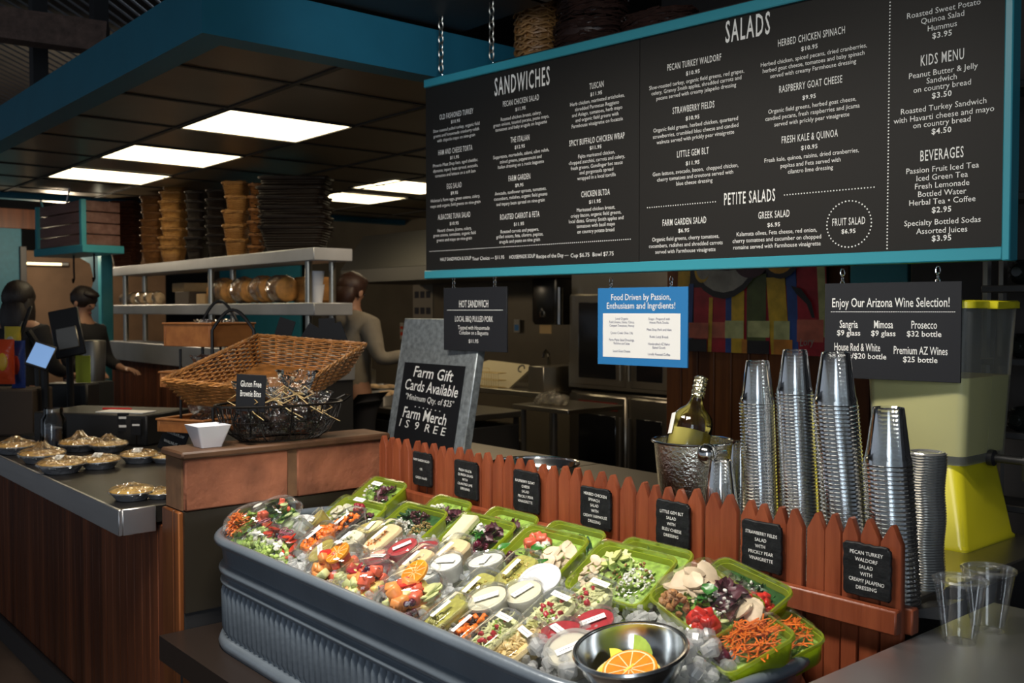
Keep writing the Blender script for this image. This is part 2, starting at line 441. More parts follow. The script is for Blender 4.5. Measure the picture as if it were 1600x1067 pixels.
# dark upper partition above the back counter (behind the menu board)
mb = MB(); mb.box((SX, 3.62, 2.35), (0.6, 3.7, 4.0)); struct(mb.build('wall_upper', m_darkwall))
# roof timbers top left
def timber(name, a, b, w, h, m):
    a = Vector(a); b = Vector(b); d = (b-a); t = d.normalized(); s = t.cross(Vector((0, 0, 1)))
    s = s.normalized() if s.length > 0.01 else Vector((1, 0, 0)); u = s.cross(t)
    q = MB(); q.loft([[p+s*w/2+u*h/2, p-s*w/2+u*h/2, p-s*w/2-u*h/2, p+s*w/2-u*h/2] for p in (a, b)])
    return struct(q.build(name, m, ang=0))
timber('beam_timber', at(-60, 30, d=5.4), at(168, 62, d=5.6), 0.14, 0.17, m_beamwood)
for px in (60, 155): 
    p = at(px, 60, d=6.2); timber('post_timber', (p.x, p.y, 2.78), (p.x, p.y, 3.7), 0.09, 0.09, m_dark)
# hanging beam the board's chains hang from
m_greybeam = mat('grey_beam', (0.20, 0.175, 0.15), 0.6, var=0.15)
mb = MB(); mb.box((-3.16, 1.0, 2.62), (-2.66, 2.42, 2.63)); mb.mi = 1; mb.box((-2.68, 1.0, 2.62), (-2.62, 2.42, 2.95))
struct(mb.build('beam_hanging', [m_dark, m_greybeam], ang=0))
# far post and beam at the kitchen's left end
pp = at(165, 450, d=8.7)
mb = MB(); mb.rbox((pp.x-0.05, pp.y-0.05, 0), (pp.x+0.05, pp.y+0.05, 2.42), 0.008); struct(mb.build('post_teal', m_teal))
# planked wall under the pass and behind the painting
YP = 3.55
mb = MB(); xl = at(1041, 600, y=YP).x; xr = at(1166, 600, y=YP).x
x = xl
xe = at(1345, 600, y=YP).x
while x < xe:
    w = 0.095; mb.rbox((x, YP, 0), (x+w-0.004, YP+0.02, 2.3), 0.004); x += w
mb.mi = 1; mb.box((xl, YP+0.021, 0), (xe, YP+0.05, 2.3))
struct(mb.build('wall_plank', [m_rustic2, m_darkwall]))

# ---------------------------------------------------------------- ceiling lights
def ceil_light(x1, y0, dx, dy, label):
    M = Matrix.Translation((x1-dx/2, y0+dy/2, CZ))
    t = thing('ceiling_light', label, 'ceiling light', group='recessed ceiling lights', M=M)
    q = MB(); q.box((-dx/2+0.012, -dy/2+0.012, -0.004), (dx/2-0.012, dy/2-0.012, -0.001)); q.build('diffuser', m_lamp, t, 0)
    q = MB(); o = rrect(dx, dy, 0.004, 2); i = rrect(dx-0.028, dy-0.028, 0.004, 2)
    q.loft([[(a, b, z) for a, b in s] for s, z in ((o, -0.001), (o, -0.010), (i, -0.010), (i, -0.001))], False, False, True)
    q.build('frame', m_tbar, t)
for x, lb in zip(LX, ('large near ceiling light panel below the blue soffit corner', 'middle lit ceiling panel of the left row', 'farthest lit ceiling panel near the teal post')):
    ceil_light(x, LY[0], TS, ty, lb)
q1 = at(520, 300, z=CZ); q2 = at(604, 281, z=CZ)
ceil_light(q1.x+0.1, q1.y, TS, ty, 'ceiling light panel beside the black basket stack')
ceil_light(q2.x+0.1, q2.y, TS, ty, 'ceiling light panel partly hidden by the menu board edge')

# ================================================================ left counter
LXW = -2.76; CT = 0.91; LY0 = 1.10; LY1 = 1.80
ct = thing('service_counter', 'long service counter with dark top, steel edge and reddish plank front', 'counter')
cY = at(185, 799, z=CT).y; cX = at(185, 799, z=CT).x

mb = MB(); mb.box((-5.9, cY+0.012, CT-0.05), (min(cX-0.012, LXW-0.145), 2.05, CT)); mb.box((-11.5, cY+0.012, CT-0.05), (-5.9, 1.46, CT)); mb.build('countertop', m_laminate, ct, 0)
mb = MB(); mb.rbox((-11.5, cY, CT-0.075), (cX, cY+0.012, CT+0.003), 0.002); mb.rbox((cX-0.012, cY+0.012, CT-0.075), (cX, LY0-0.02, CT+0.003), 0.002)
mb.rbox((-11.5, cY+0.012, CT-0.075), (cX-0.012, cY+0.05, CT-0.06), 0.002)
mb.build('steel_edge', m_steel, ct)
pY = cY+0.13
mb = MB(); x = LXW-0.145
while x > -9:
    w = 0.07; mb.rbox((x-w+0.003, pY, 0.10), (x, pY+0.02, CT-0.06), 0.003); x -= w
mb.build('plank_front', m_rustic, ct)
mb = MB(); mb.box((-11.5, pY+0.021, 0.0), (LXW-0.142, pY+0.06, CT-0.06)); mb.build('cabinet_body', m_dark, ct, 0)
mb = MB(); mb.box((-11.5, pY-0.02, 0.0), (LXW-0.14, pY, 0.10)); mb.build('kickboard', m_dark, ct, 0)

# brick-faced ledge between counter and tub

lg = thing('tiled_ledge', 'raised half wall faced with red stone tiles under a dark stone cap', 'half wall')
mb = MB(); mb.box((LXW-0.13, LY0, 0), (LXW-0.012, LY1, 0.915)); mb.build('wall_body', m_dark, lg, 0)
mb = MB(); mb.rbox((LXW-0.14, LY0-0.015, 0.0), (LXW-0.055, LY0, 0.915), 0.003); mb.rbox((LXW-0.055, LY0-0.015, 0), (LXW-0.012, LY0, 0.915), 0.003); mb.build('end_post', m_rustic2, lg)
mb = MB(); mb.box((LXW-0.012, LY0, 0.62), (LXW-0.004, LY1, 0.915)); mb.build('dark_panel', mat('brown_panel', (0.030, 0.024, 0.016), 0.4), lg, 0)
a1 = at(450, 700, x=LXW).y
mb = MB(); mb.rbox((LXW-0.02, LY0+0.002, 0.918), (LXW, a1, 1.068), 0.004); mb.build('tile', m_brick, lg)
mb = MB(); mb.rbox((LXW-0.02, a1+0.032, 0.918), (LXW, LY1-0.02, 1.068), 0.004); mb.build('tile', m_brick, lg)
mb = MB(); mb.box((LXW-0.02, a1, 0.92), (LXW-0.004, a1+0.032, 1.066)); mb.box((LXW-0.139, LY0-0.002, 0.918), (LXW-0.02, LY1-0.02, 1.068)); mb.build('mortar', m_grout, lg, 0)
mb = MB(); mb.rbox((LXW-0.155, LY0-0.012, 1.069), (LXW+0.012, LY1, 1.092), 0.006); mb.build('cap_stone', m_cap, lg)
CAP = 1.092

# bench that carries the tub
BZ = 0.575
be = thing('tub_bench', 'low plank-fronted bench with dark sill carrying the grey tub', 'bench')
mb = MB(); mb.box((LXW+0.002, 1.02, BZ-0.07), (-0.925, 1.73, BZ)); mb.build('sill', mat('dark_sill', (0.02, 0.013, 0.010), 0.4), be, 0)
mb = MB(); x = LXW+0.07
while x < -0.95:
    mb.rbox((x, 1.06, 0), (x+0.087, 1.08, BZ-0.07), 0.003); x += 0.09
mb.build('plank_front', m_rustic2, be)
mb = MB(); mb.box((LXW+0.004, 1.08, 0), (-0.95, 1.72, BZ-0.071)); mb.build('body', m_dark, be, 0)

# ================================================================ counters right
mb = MB()
rc = thing('steel_counter', 'bare stainless steel counter at the right of the tub', 'counter')
mb.rbox((-0.915, 0.2, 0.845), (1.5, 2.12, 0.88), 0.004); mb.build('top', m_steel, rc)
mb = MB(); mb.box((-0.90, 0.24, 0), (1.45, 2.1, 0.844)); mb.build('body', m_dark, rc, 0)
bc = thing('back_counter', 'stainless back counter behind the picket fence carrying cups and dispenser', 'counter')
mb = MB(); mb.rbox((-2.70, 1.81, 0.865), (-0.995, 2.74, 0.90), 0.004); mb.rbox((-3.75, 2.06, 0.865), (-2.701, 2.74, 0.90), 0.004); mb.build('top', m_steelmid, bc)
mb = MB(); mb.box((-3.70, 2.08, 0), (-1.03, 2.72, 0.864)); mb.box((-2.68, 1.83, 0), (-1.03, 2.08, 0.864)); mb.build('body', m_dark, bc, 0)

# ================================================================ tub
TXa, TXb, TYa, TYb, TCr = -2.735, -0.975, 1.098, 1.704, 0.245   # rim extents and corner radius
tc_ = Vector(((TXa+TXb)/2, (TYa+TYb)/2, BZ)); TR = 0.30
def outline(e, n, wave=0.0):
    """points along the tub outline, moved outwards by e"""
    a = (TXb-TXa)/2-TCr; b = (TYb-TYa)/2-TCr; r = TCr+e
    seg = [('a', a, -b, -90), ('l', a+r, -b, a+r, b), ('a', a, b, 0), ('l', a, b+r, -a, b+r), ('a', -a, b, 90), ('l', -a-r, b, -a-r, -b), ('a', -a, -b, 180), ('l', -a, -b-r, a, -b-r)]
    arc = math.pi*r/2; lens = [arc if s_[0] == 'a' else math.hypot(s_[3]-s_[1], s_[4]-s_[2]) for s_ in seg]
    tot = sum(lens); out = []; cyc = 150
    for k in range(n):
        f = k/n; s_ = tot*f; i = 0
        while s_ > lens[i] and i < 7: s_ -= lens[i]; i += 1
        g = seg[i]; u = s_/max(lens[i], 1e-9); w = wave*(0.5+0.5*math.cos(2*math.pi*cyc*f))**2
        if g[0] == 'a':
            t = rad(g[3]+90*u); out.append((g[1]+(r+w)*math.cos(t), g[2]+(r+w)*math.sin(t)))
        else:
            dx, dy = g[3]-g[1], g[4]-g[2]; L = max(math.hypot(dx, dy), 1e-9)
            out.append((g[1]+dx*u+dy/L*w, g[2]+dy*u-dx/L*w))
    return out
def capsule(r, z): return [(x, y, z) for x, y in outline(r-TR, 150)]
def capsule_fine(r, z, amp): return [(x, y, z) for x, y in outline(r-TR, 900, amp)]
tub = thing('stock_tank', 'oval grey painted steel stock tank packed with ice and salad containers', 'tub', tc_)
mb = MB()
prof = []
for z in (0.028, 0.04, 0.06): prof.append((TR-0.022, z))
mb.loft([capsule_fine(TR-0.024, 0.03, 0.0), capsule_fine(TR-0.024, 0.05, 0.010), capsule_fine(TR-0.022, 0.15, 0.010), capsule_fine(TR-0.020, 0.168, 0.0)], True, False)
def bulge(z0, z1, a, r=TR-0.020, n=7): return [(r + a*math.sin(math.pi*k/n), z0+(z1-z0)*k/n) for k in range(n+1)]
pr = [(TR-0.020, 0.168)] + bulge(0.17, 0.192, 0.010) + bulge(0.196, 0.232, 0.014) + [(TR-0.018, 0.24), (TR-0.014, 0.275), (TR-0.012, 0.29)]
mb.loft([capsule(r, z) for r, z in pr], False, False)
inn = [(TR-0.026, 0.29), (TR-0.03, 0.1)]
mb.loft([capsule(r, z) for r, z in inn], False, True)
mb.build('tank_wall', m_tub, tub, 50)
mb = MB(); mb.loft([capsule(TR-0.008+0.014*math.cos(2*math.pi*k/12), 0.296+0.014*math.sin(2*math.pi*k/12)) for k in range(12)], False, False, True)
mb.build('rim', m_tub, tub, 60)
mb = MB(); mb.loft([capsule(r, z) for r, z in ((TR-0.03, 0.0), (TR-0.008, 0.0), (TR-0.004, 0.012), (TR-0.010, 0.026), (TR-0.026, 0.032))], True, False)
mb.build('base_flange', m_tub, tub, 60)
RIMZ = BZ+0.30

# ================================================================ picket fence
FY = 1.742
fence = thing('picket_fence', 'red-stained picket fence standing behind the salad tub', 'fence', (0, FY, 0))
ppx = [598, 610, 619, 634, 650, 659, 674, 688, 702, 716, 730, 746, 759, 778, 793, 808, 825, 845, 863, 879, 899, 915, 936, 955, 976, 1004, 1023, 1041, 1062, 1087, 1111, 1139, 1168, 1193, 1219, 1241, 1274, 1302, 1328, 1355, 1397]
xs = [at(p, 750, y=FY).x for p in ppx]
FT = 1.094
for i, x in enumerate(xs):
    gl = (x-xs[i-1])/2 if i else 0.02
    gr = (xs[i+1]-x)/2 if i < len(xs)-1 else 0.021
    gl = max(0.014, min(0.024, gl)); gr = max(0.014, min(0.024, gr))
    h = FT + R.uniform(-0.005, 0.005); dz = 0.036; t = 0.004; y0 = R.uniform(-0.003, 0.003); ln = R.uniform(-0.004, 0.004)
    pol = [(x-gl+0.0012, 0.60), (x+gr-0.0012, 0.60), (x+gr-0.0012+ln, h-dz), (x+t+ln, h-0.003), (x+ln, h), (x-t+ln, h-0.003), (x-gl+0.0012+ln, h-dz)]
    q = MB(); cxx = sum(p[0] for p in pol)/len(pol)
    q.loft([[(cxx+(a-cxx)*k, y0+yy, c) for a, c in pol] for yy, k in ((0, 0.93), (0.002, 1), (0.014, 1), (0.016, 0.93))])
    q.build('picket', m_picket, fence, 30)
mb = MB(); mb.rbox((LXW+0.004, -0.028, 0.892), (xs[-1]+0.022, -0.004, 0.938), 0.003); mb.build('rail', m_picket, fence)
mb = MB(); mb.rbox((LXW+0.004, 0.019, 0.885), (xs[-1]+0.03, 0.045, 0.935), 0.003); mb.build('back_rail', m_picket, fence)
mb = MB(); mb.box((LXW+0.004, 0.02, 0.60), (xs[-1]+0.0, 0.05, 0.884)); mb.build('backing_board', m_rustic2, fence, 0)

# slate name plates hung on the fence
SL = [((646, 675, 707, 759), ['FARM GARDEN SALAD', '', 'OR', '', 'GREEK SALAD'], 'slate plate reading Farm Garden Salad on the picket fence'),
      ((711, 747, 720, 779), ['FRESH KALE &', 'QUINOA SALAD', 'WITH', 'CILANTRO LIME', 'DRESSING'], 'slate plate reading Fresh Kale and Quinoa Salad on the fence'),
      ((803, 843, 736, 800), ['RASPBERRY GOAT', 'CHEESE', 'SALAD', 'PRICKLY PEAR', 'VINAIGRETTE'], 'slate plate reading Raspberry Goat Cheese Salad on the fence'),
      ((908, 955, 762, 826), ['HERBED CHICKEN', 'SPINACH', 'SALAD', 'WITH', 'CREAMY FARMHOUSE', 'DRESSING'], 'slate plate reading Herbed Chicken Spinach Salad on the fence'),
      ((1026, 1078, 783, 855), ['LITTLE GEM BLT', 'SALAD', 'WITH', 'BLEU CHEESE', 'DRESSING'], 'slate plate reading Little Gem BLT Salad on the fence'),
      ((1160, 1222, 815, 892), ['STRAWBERRY FIELDS', 'SALAD', 'WITH', 'PRICKLY PEAR', 'VINAIGRETTE'], 'slate plate reading Strawberry Fields Salad on the fence'),
      ((1318, 1393, 850, 934), ['PECAN TURKEY', 'WALDORF', 'SALAD', 'WITH', 'CREAMY JALAPENO', 'DRESSING'], 'slate plate reading Pecan Turkey Waldorf Salad at fence end')]
for (x0, x1, y0, y1), tx, lb in SL:
    yy = FY-0.012
    A = at(x0, (y0+y1)/2, y=yy); B = at(x1, (y0+y1)/2, y=yy); C = at((x0+x1)/2, y0, y=yy); D = at((x0+x1)/2, y1, y=yy)
    w = B.x-A.x; h = C.z-D.z; cx = (A.x+B.x)/2; cz = (C.z+D.z)/2
    t = thing('slate_plate', lb, 'name plate', (cx, yy, cz), 'slate plates on the picket fence')
    q = MB(); n = 9
    pol = []
    def edge(a, b):
        for k in range(n):
            f = k/n; pol.append((a[0]+(b[0]-a[0])*f+R.uniform(-0.0012, 0.0012), a[1]+(b[1]-a[1])*f+R.uniform(-0.0012, 0.0012)))
    c = 0.008
    cs = [(-w/2+c, -h/2), (w/2-0.004, -h/2), (w/2, -h/2+0.006), (w/2, h/2-c), (w/2-c, h/2), (-w/2+0.006, h/2), (-w/2, h/2-0.006), (-w/2, -h/2+c)]
    for k in range(8): edge(cs[k], cs[(k+1) % 8])
    q.loft([[(a*s, yy2, b*s) for a, b in pol] for yy2, s in ((0.004, 0.97), (0.002, 1), (-0.003, 0.99), (-0.0045, 0.955))])
    pl_ = q.build('plate', m_slate, t, 25)
    q = MB(); ls = min(0.0125, h*0.78/len(tx))
    for k, s in enumerate(tx):
        if not s: continue
        z = (len(tx)-1)/2*ls*1.08 - k*ls*1.08
        text(q, s, ls*0.82, Matrix.Translation((R.uniform(-0.002, 0.002), -0.0052, z)) @ Matrix.Rotation(rad(90), 4, 'X') @ Matrix.Rotation(rad(R.uniform(-1.5, 1.5)), 4, 'Z'), xs=0.95 if len(s) < 15 else 0.82)
    q.build('lettering', m_white, pl_, 0)
# ================================================================ menu board
bL = at(666, 433, d=3.80); bR = at(1568, 411, d=2.37)
bu = Vector((bR.x-bL.x, bR.y-bL.y, 0)); BLEN = bu.length; bu.normalize()
bz0 = (bL.z + bR.z)/2; BH = 0.765
bn = Vector((bu.y, -bu.x, 0))                          # towards the room
BM = Matrix(((bu.x, -bn.x, 0, bL.x), (bu.y, -bn.y, 0, bL.y), (0, 0, 1, bz0), (0, 0, 0, 1)))   # local: x along, y back, z up
BI = BM.inverted()
def onb(px, py):
    p = BI @ at(px, py, plane=(Vector((bL.x, bL.y, bz0)), bn)); return p.x, p.z
board = thing('menu_board', 'large black hanging menu board in a teal frame listing sandwiches and salads', 'menu board', M=BM)
fz = 0.032
mb = MB(); sx = onb(999, 300)[0]; rx = onb(1388, 250)[0]
mb.box((0.0, 0, fz), (sx-0.001, 0.02, BH-fz)); mb.box((sx+0.001, 0, fz), (BLEN-0.004, 0.02, BH-fz)); mb.build('panel', m_menu, board, 0)
mb = MB(); mb.rbox((0, -0.012, 0), (BLEN, 0.045, fz), 0.003); mb.build('frame_rail', m_tealframe, board)
mb = MB(); mb.rbox((0, -0.012, BH-fz), (BLEN, 0.045, BH), 0.003); mb.build('frame_rail', m_tealframe, board)
mb = MB(); mb.rbox((BLEN-0.002, -0.014, -0.002), (BLEN+0.018, 0.047, BH+0.002), 0.003); mb.build('frame_post', m_tealframe, board)
XR = Matrix.Rotation(rad(90), 4, 'X')
lt = MB()
def bt(s, px, py, kind, w=None):
    u, v = onb(px, py)
    M = Matrix.Translation((u, -0.0012, v)) @ XR
    if kind == 'T': text(lt, s, 0.090, M, xs=0.40, bold=0.012, sp=1.22)
    elif kind == 'S': text(lt, s, 0.050, M, xs=0.42, bold=0.010, sp=1.2)
    elif kind == 'h': text(lt, s, 0.0285, M, xs=0.50, bold=0.004, sp=1.12)
    elif kind == 'H': text(lt, s, 0.039, M, xs=0.48, bold=0.006, sp=1.15)
    elif kind == 'p': text(lt, s, 0.0165, M, xs=1.0, bold=0.015, sp=1.1)
    elif kind == 'P': text(lt, s, 0.020, M, xs=1.0, bold=0.015, sp=1.1)
    elif kind == 'b': text(lt, s, 0.0172, M, xs=0.90)
    elif kind == 'B': text(lt, s, 0.0205, M, xs=0.98)
    elif kind == 'w': text(lt, s, 0.019, M, fit=w)
ZC = lambda x, y: (660+x*0.3373, 60+y*0.3373)
def blk(head, price, body, cx, ys, conv, k=('h', 'p', 'b')):
    if head: bt(head, *conv(cx[0], ys[0]), k[0])
    if price: bt(price, *conv(cx[1], ys[1]), k[1])
    for i, b in enumerate(body): bt(b, *conv(cx[2], ys[2+i]), k[2])
bt('SANDWICHES', 815, 129, 'T')
blk('OLD FASHIONED TURKEY', '$10.95', ['Slow roasted pulled turkey, organic field', 'greens and housemade cranberry relish', 'with chipotle mayo on nine-grain'], (157, 154, 156), (352, 384, 413, 437, 461), ZC)
blk('HAM AND CHEESE TORTA', '$11.95', ["Phoenix Meat Shop ham, aged cheddar,", 'dijonaise, tepary bean spread, avocado,', 'tomatoes and lettuce on a soft bun'], (152, 150, 152), (519, 551, 577, 602, 626), ZC)
blk('EGG SALAD', '$9.95', ["Hickman's Farm eggs, green onions, celery,", 'mayo and organic field greens on nine-grain'], (148, 149, 151), (683, 716, 742, 768), ZC)
blk('ALBACORE TUNA SALAD', '$10.95', ['Havarti cheese, jicama, celery,', 'green onions, tomatoes, organic field', 'greens and mayo on nine-grain'], (147, 148, 148), (823, 857, 885, 907, 930), ZC)
blk('PECAN CHICKEN SALAD', '$11.95', ['Roasted chicken breast, celery,', 'green onions, toasted pecans, pesto mayo,', 'tomatoes and baby arugula on baguette'], (456, 455, 456), (290, 326, 360, 383, 406), ZC)
blk('THE ITALIAN', '$12.95', ['Soppresata, mortadella, salami, olive relish,', 'mixed greens, pepperoncini and', 'Italian dressing on a rustic baguette'], (453, 452, 455), (466, 502, 535, 560, 584), ZC)
blk('FARM GARDEN', '$9.95', ['Avocado, sunflower sprouts, tomatoes,', 'cucumbers, radishes, organic field greens', 'and tepary bean spread on nine-grain'], (450, 450, 453), (645, 680, 708, 733, 759), ZC)
blk('ROASTED CARROT & FETA', '$11.95', ['Roasted carrots and peppers,', 'grilled onions, feta, cilantro, pepitas,', 'arugula and pesto on nine grain'], (450, 448, 450), (822, 860, 890, 913, 937), ZC)
blk('TUSCAN', '$11.95', ['Herb chicken, marinated artichokes,', 'shredded Parmesan Reggiano', 'and Asiago, tomatoes, herb mayo', 'and organic field greens with', 'Farmhouse vinaigrette on focaccia'], (808, 806, 808), (218, 256, 286, 313, 339, 365, 391), ZC)
blk('SPICY BUFFALO CHICKEN WRAP', '$11.95', ['Fajita marinated chicken,', 'chopped zucchini, carrots and celery,', 'fresh greens, Gunslinger hot sauce', 'and gorgonzola spread', 'wrapped in a local tortilla'], (806, 803, 806), (470, 505, 537, 563, 589, 614, 640), ZC)
blk('CHICKEN BLTDA', '$11.95', ['Marinated chicken breast,', 'crispy bacon, organic field greens,', 'local dates, Granny Smith apples and', 'tomatoes with basil mayo', 'on country potato bread'], (802, 800, 803), (718, 756, 789, 814, 840, 865, 891), ZC)
u0 = onb(700, 402)[0]; 
def span(x0, x1, y): return abs(onb(x1, y)[0]-onb(x0, y)[0])
bt('HALF SANDWICH & SOUP', 712, 404.5, 'w', span(688, 736, 404)); bt('Your Choice — $11.95', 763, 403.3, 'w', span(738, 788, 403))
bt('HOUSEMADE SOUP', 816, 401, 'w', span(796, 836, 401)); bt('Recipe of the Day —', 863, 399.8, 'w', span(838, 888, 400)); bt('Cup $6.75  Bowl $7.75', 925, 398, 'w', span(891, 958, 398))
Z7 = lambda x, y: (1000+x*0.24375, y*0.24375)
Z8 = lambda x, y: (1000+x*0.375, 220+y*0.375)
bt('SALADS', 1168, 45, 'T')
blk('PECAN TURKEY WALDORF', '$10.95', ['Slow-roasted turkey, organic field greens, red grapes,', 'celery, Granny Smith apples, shredded carrots and', 'pecans served with creamy jalapeño dressing'], (345, 340, 353), (403, 465, 513, 551, 590), Z7)
blk('STRAWBERRY FIELDS', '$10.95', ['Organic field greens, herbed chicken, quartered', 'strawberries, crumbled bleu cheese and candied', 'walnuts served with prickly pear vinaigrette'], (342, 338, 349), (692, 755, 800, 842, 881), Z7)
blk('LITTLE GEM BLT', '$11.95', ['Gem lettuce, avocado, bacon,  chopped chicken,', 'cherry tomatoes and croutons served with', 'blue cheese dressing'], (220, 220, 226), (50, 92, 122, 147, 172), Z8)
blk('HERBED CHICKEN SPINACH', '$10.95', ['Herbed chicken, spiced pecans, dried cranberries,', 'herbed goat cheese, tomatoes and baby spinach', 'served with creamy Farmhouse dressing'], (1095, 1087, 1102), (238, 306, 357, 400, 443), Z7)
blk('RASPBERRY GOAT CHEESE', '$9.95', ['Organic field greens, herbed goat cheese,', 'candied pecans, fresh raspberries and jicama', 'served with prickly pear vinaigrette'], (1090, 1085, 1096), (543, 622, 677, 722, 767), Z7)
blk('FRESH KALE & QUINOA', '$10.95', ['Fresh kale, quinoa, raisins, dried cranberries,', 'pepitas and Feta served with', 'cilantro lime dressing'], (705, 706, 709), (-16, 27, 62, 92, 120), Z8)
bt('PETITE SALADS', 1170.6, 309, 'S')
blk('FARM GARDEN SALAD', '$6.95', ['Organic field greens, cherry tomatoes,', 'cucumbers, radishes and shredded carrots', 'served with Farmhouse vinaigrette'], (184, 183, 187), (337, 374, 405, 432, 458), Z8)
blk('GREEK SALAD', '$6.95', ['Kalamata olives, Feta cheese, red onion,', 'cherry tomatoes and cucumber on chopped', 'romaine served with Farmhouse vinaigrette'], (558, 558, 565), (308, 350, 381, 409, 437), Z8)
bt('FRUIT SALAD', 1326, 346.5, 'h'); bt('$6.95', 1326, 361.5, 'p')
ZR = lambda x, y: (1380+x*0.225, y*0.225)
for s, x, y, k in (('Roasted Sweet Potato', 415, 65, 'B'), ('Quinoa Salad', 412, 122, 'B'), ('Hummus', 410, 183, 'B'), ('$3.95', 410, 240, 'P'), ('KIDS MENU', 410, 402, 'H'), ('Peanut Butter & Jelly', 412, 495, 'B'),
                   ('Sandwich', 407, 548, 'B'), ('on country bread', 408, 600, 'B'), ('$3.50', 407, 658, 'P'), ('Roasted Turkey Sandwich', 412, 740, 'B'), ('with Havarti cheese and mayo', 412, 800, 'B'),
                   ('on country bread', 405, 851, 'B'), ('$4.50', 405, 908, 'P')): bt(s, *ZR(x, y), k)
for s, y, k in (('BEVERAGES', 57, 'H'), ('Passion Fruit Iced Tea', 115, 'B'), ('Iced Green Tea', 149, 'B'), ('Fresh Lemonade', 183, 'B'), ('Bottled Water', 217, 'B'), ('Herbal Tea • Coffee', 251, 'B'), ('$2.95', 287, 'P'),
                ('Specialty Bottled Sodas', 337, 'B'), ('Assorted Juices', 373, 'B'), ('$3.95', 406, 'P')): bt(s, *Z8(1257, y), k)
def dot(u, v, r=0.0022):
    lt.add([(u+r*math.cos(math.pi*k/3), -0.0012, v+r*math.sin(math.pi*k/3)) for k in range(6)], [(0, 1, 2, 3, 4, 5)])
def dotline(a, b, step=0.0085, r=0.002):
    (u0, v0), (u1, v1) = onb(*a), onb(*b); n = max(2, int(math.hypot(u1-u0, v1-v0)/step)); v1 = v0 if abs(u1-u0) > abs(v1-v0) else v1
    for k in range(n+1): dot(u0+(u1-u0)*k/n, v0+(v1-v0)*k/n, r)
dotline((672, 393), (985, 382)); dotline((1012, 324.5), (1118, 315)); dotline((1226, 304.7), (1366, 291.3))
um = onb(1388, 250)[0]; v = 0.04
while v < BH-0.035: dot(um, v); v += 0.0085
cu, cv = onb(1326.5, 350)
for k in range(40): dot(cu+0.062*math.cos(k*math.pi/20), cv+0.062*math.sin(k*math.pi/20))
lt.build('lettering', m_white, board, 0)

# ---------------------------------------------------------------- chains
def chain_mb(q, n, L, r=0.0018, w=0.0075):
    """n links hanging down from z=0, alternating"""
    for k in range(n):
        c = -L*(k+0.5); pts = []
        for i in range(10):
            a = 2*math.pi*i/10; x = w*math.cos(a); z = L*0.68*math.sin(a)+c
            pts.append((x, 0, z) if k % 2 == 0 else (0, x, z))
        q.tube(pts, r, 5, False, True)
def top_chain(px, lb):
    u, v = onb(px, 110); p = BM @ Vector((u, 0.02, BH))
    n = int((2.63-p.z)/0.03)+1; L = (2.63-p.z)/n
    t = thing('hanging_chain', lb, 'chain', (p.x, p.y, 2.63), 'chains holding the menu board')
    q = MB(); chain_mb(q, n-1, L, 0.0026, 0.010); q.build('links', m_steelmid, t)
    q = MB(); q.tube([(0.008*math.sin(a*0.5), 0, -(2.63-p.z)+L*1.0-L*0.9*a/6) for a in range(7)], 0.002, 5); q.build('hook', m_chrome, t)
top_chain(683, 'dark chain hooked on the left corner of the menu board')
top_chain(762, 'thin chain above the Sandwiches heading of the menu board')

# ---------------------------------------------------------------- hanging signs
PANEL = {}
def hung(name, lb, TLp, TRp, BLp, dL, dR, m, group, hooks, hz):
    A = at(*TLp, d=dL); B = at(*TRp, d=dR); C = at(*BLp, d=dL)
    u = Vector((B.x-A.x, B.y-A.y, 0)); w = u.length; u.normalize(); n = Vector((u.y, -u.x, 0)); h = A.z-C.z
    M = Matrix(((u.x, -n.x, 0, A.x), (u.y, -n.y, 0, A.y), (0, 0, 1, (A.z+B.z)/2), (0, 0, 0, 1)))
    t = thing(name, lb, 'sign', group=group, M=M)
    q = MB(); q.rbox((0, 0, -h), (w, 0.006, 0), 0.001); pnl = q.build('panel', m, t); PANEL[t.name] = pnl
    for f in hooks:
        q = MB(); z0 = -0.010; pts = []
        n_ = 2
        q.M = Matrix.Translation((f*w, 0.003, hz)); chain_mb(q, 3, (hz+0.010)/3, 0.0016, 0.006)
        q.build('hook', m_chrome, t)
    return t, w, h
def tl(q, s, x, z, size, **k): text(q, s, size, Matrix.Translation((x, -0.0008, z)) @ XR, **k)
yb = lambda px, py: (BI @ at(px, py, plane=(Vector((bL.x, bL.y, bz0)), bn)))
def dB(px): 
    p = at(px, 440, plane=(Vector((bL.x, bL.y, bz0)), bn)); return (p-Vector((0, 0, H))).dot(cF)
hs, w, h = hung('hot_sandwich_sign', 'small dark hanging sign advertising a hot pulled pork sandwich', (693, 450), (792, 447.5), (692, 547), dB(693)+0.02, dB(792)+0.02, m_sign, 'signs hanging under the menu board', (0.16, 0.81), 0.045)
q = MB()
tl(q, 'HOT SANDWICH', w*0.49, -h*0.265, h*0.16, fit=w*0.46, bold=0.004); q.box((w*0.06, -0.0008, -h*0.36), (w*0.94, 0, -h*0.352))
tl(q, 'LOCAL BBQ PULLED PORK', w*0.49, -h*0.50, h*0.125, fit=w*0.60, bold=0.003)
tl(q, 'Topped with Housemade', w*0.49, -h*0.635, h*0.088, fit=w*0.50); tl(q, 'Coleslaw on a Baguette', w*0.49, -h*0.715, h*0.088, fit=w*0.46); tl(q, '$11.95', w*0.49, -h*0.845, h*0.08, bold=0.01)
q.build('lettering', m_white, PANEL[hs.name], 0)
bs, w, h = hung('ingredient_sign', 'blue hanging sign with a white card about passion and ingredients', (934, 448.5), (1075, 449.5), (932.5, 567), dB(934)+0.02, dB(1075)+0.02, m_signblue, 'signs hanging under the menu board', (0.15, 0.82), 0.03)
q = MB(); q.box((w*0.065, -0.001, -h*0.90), (w*0.925, 0, -h*0.33)); crd = q.build('card', m_paper, bs, 0)
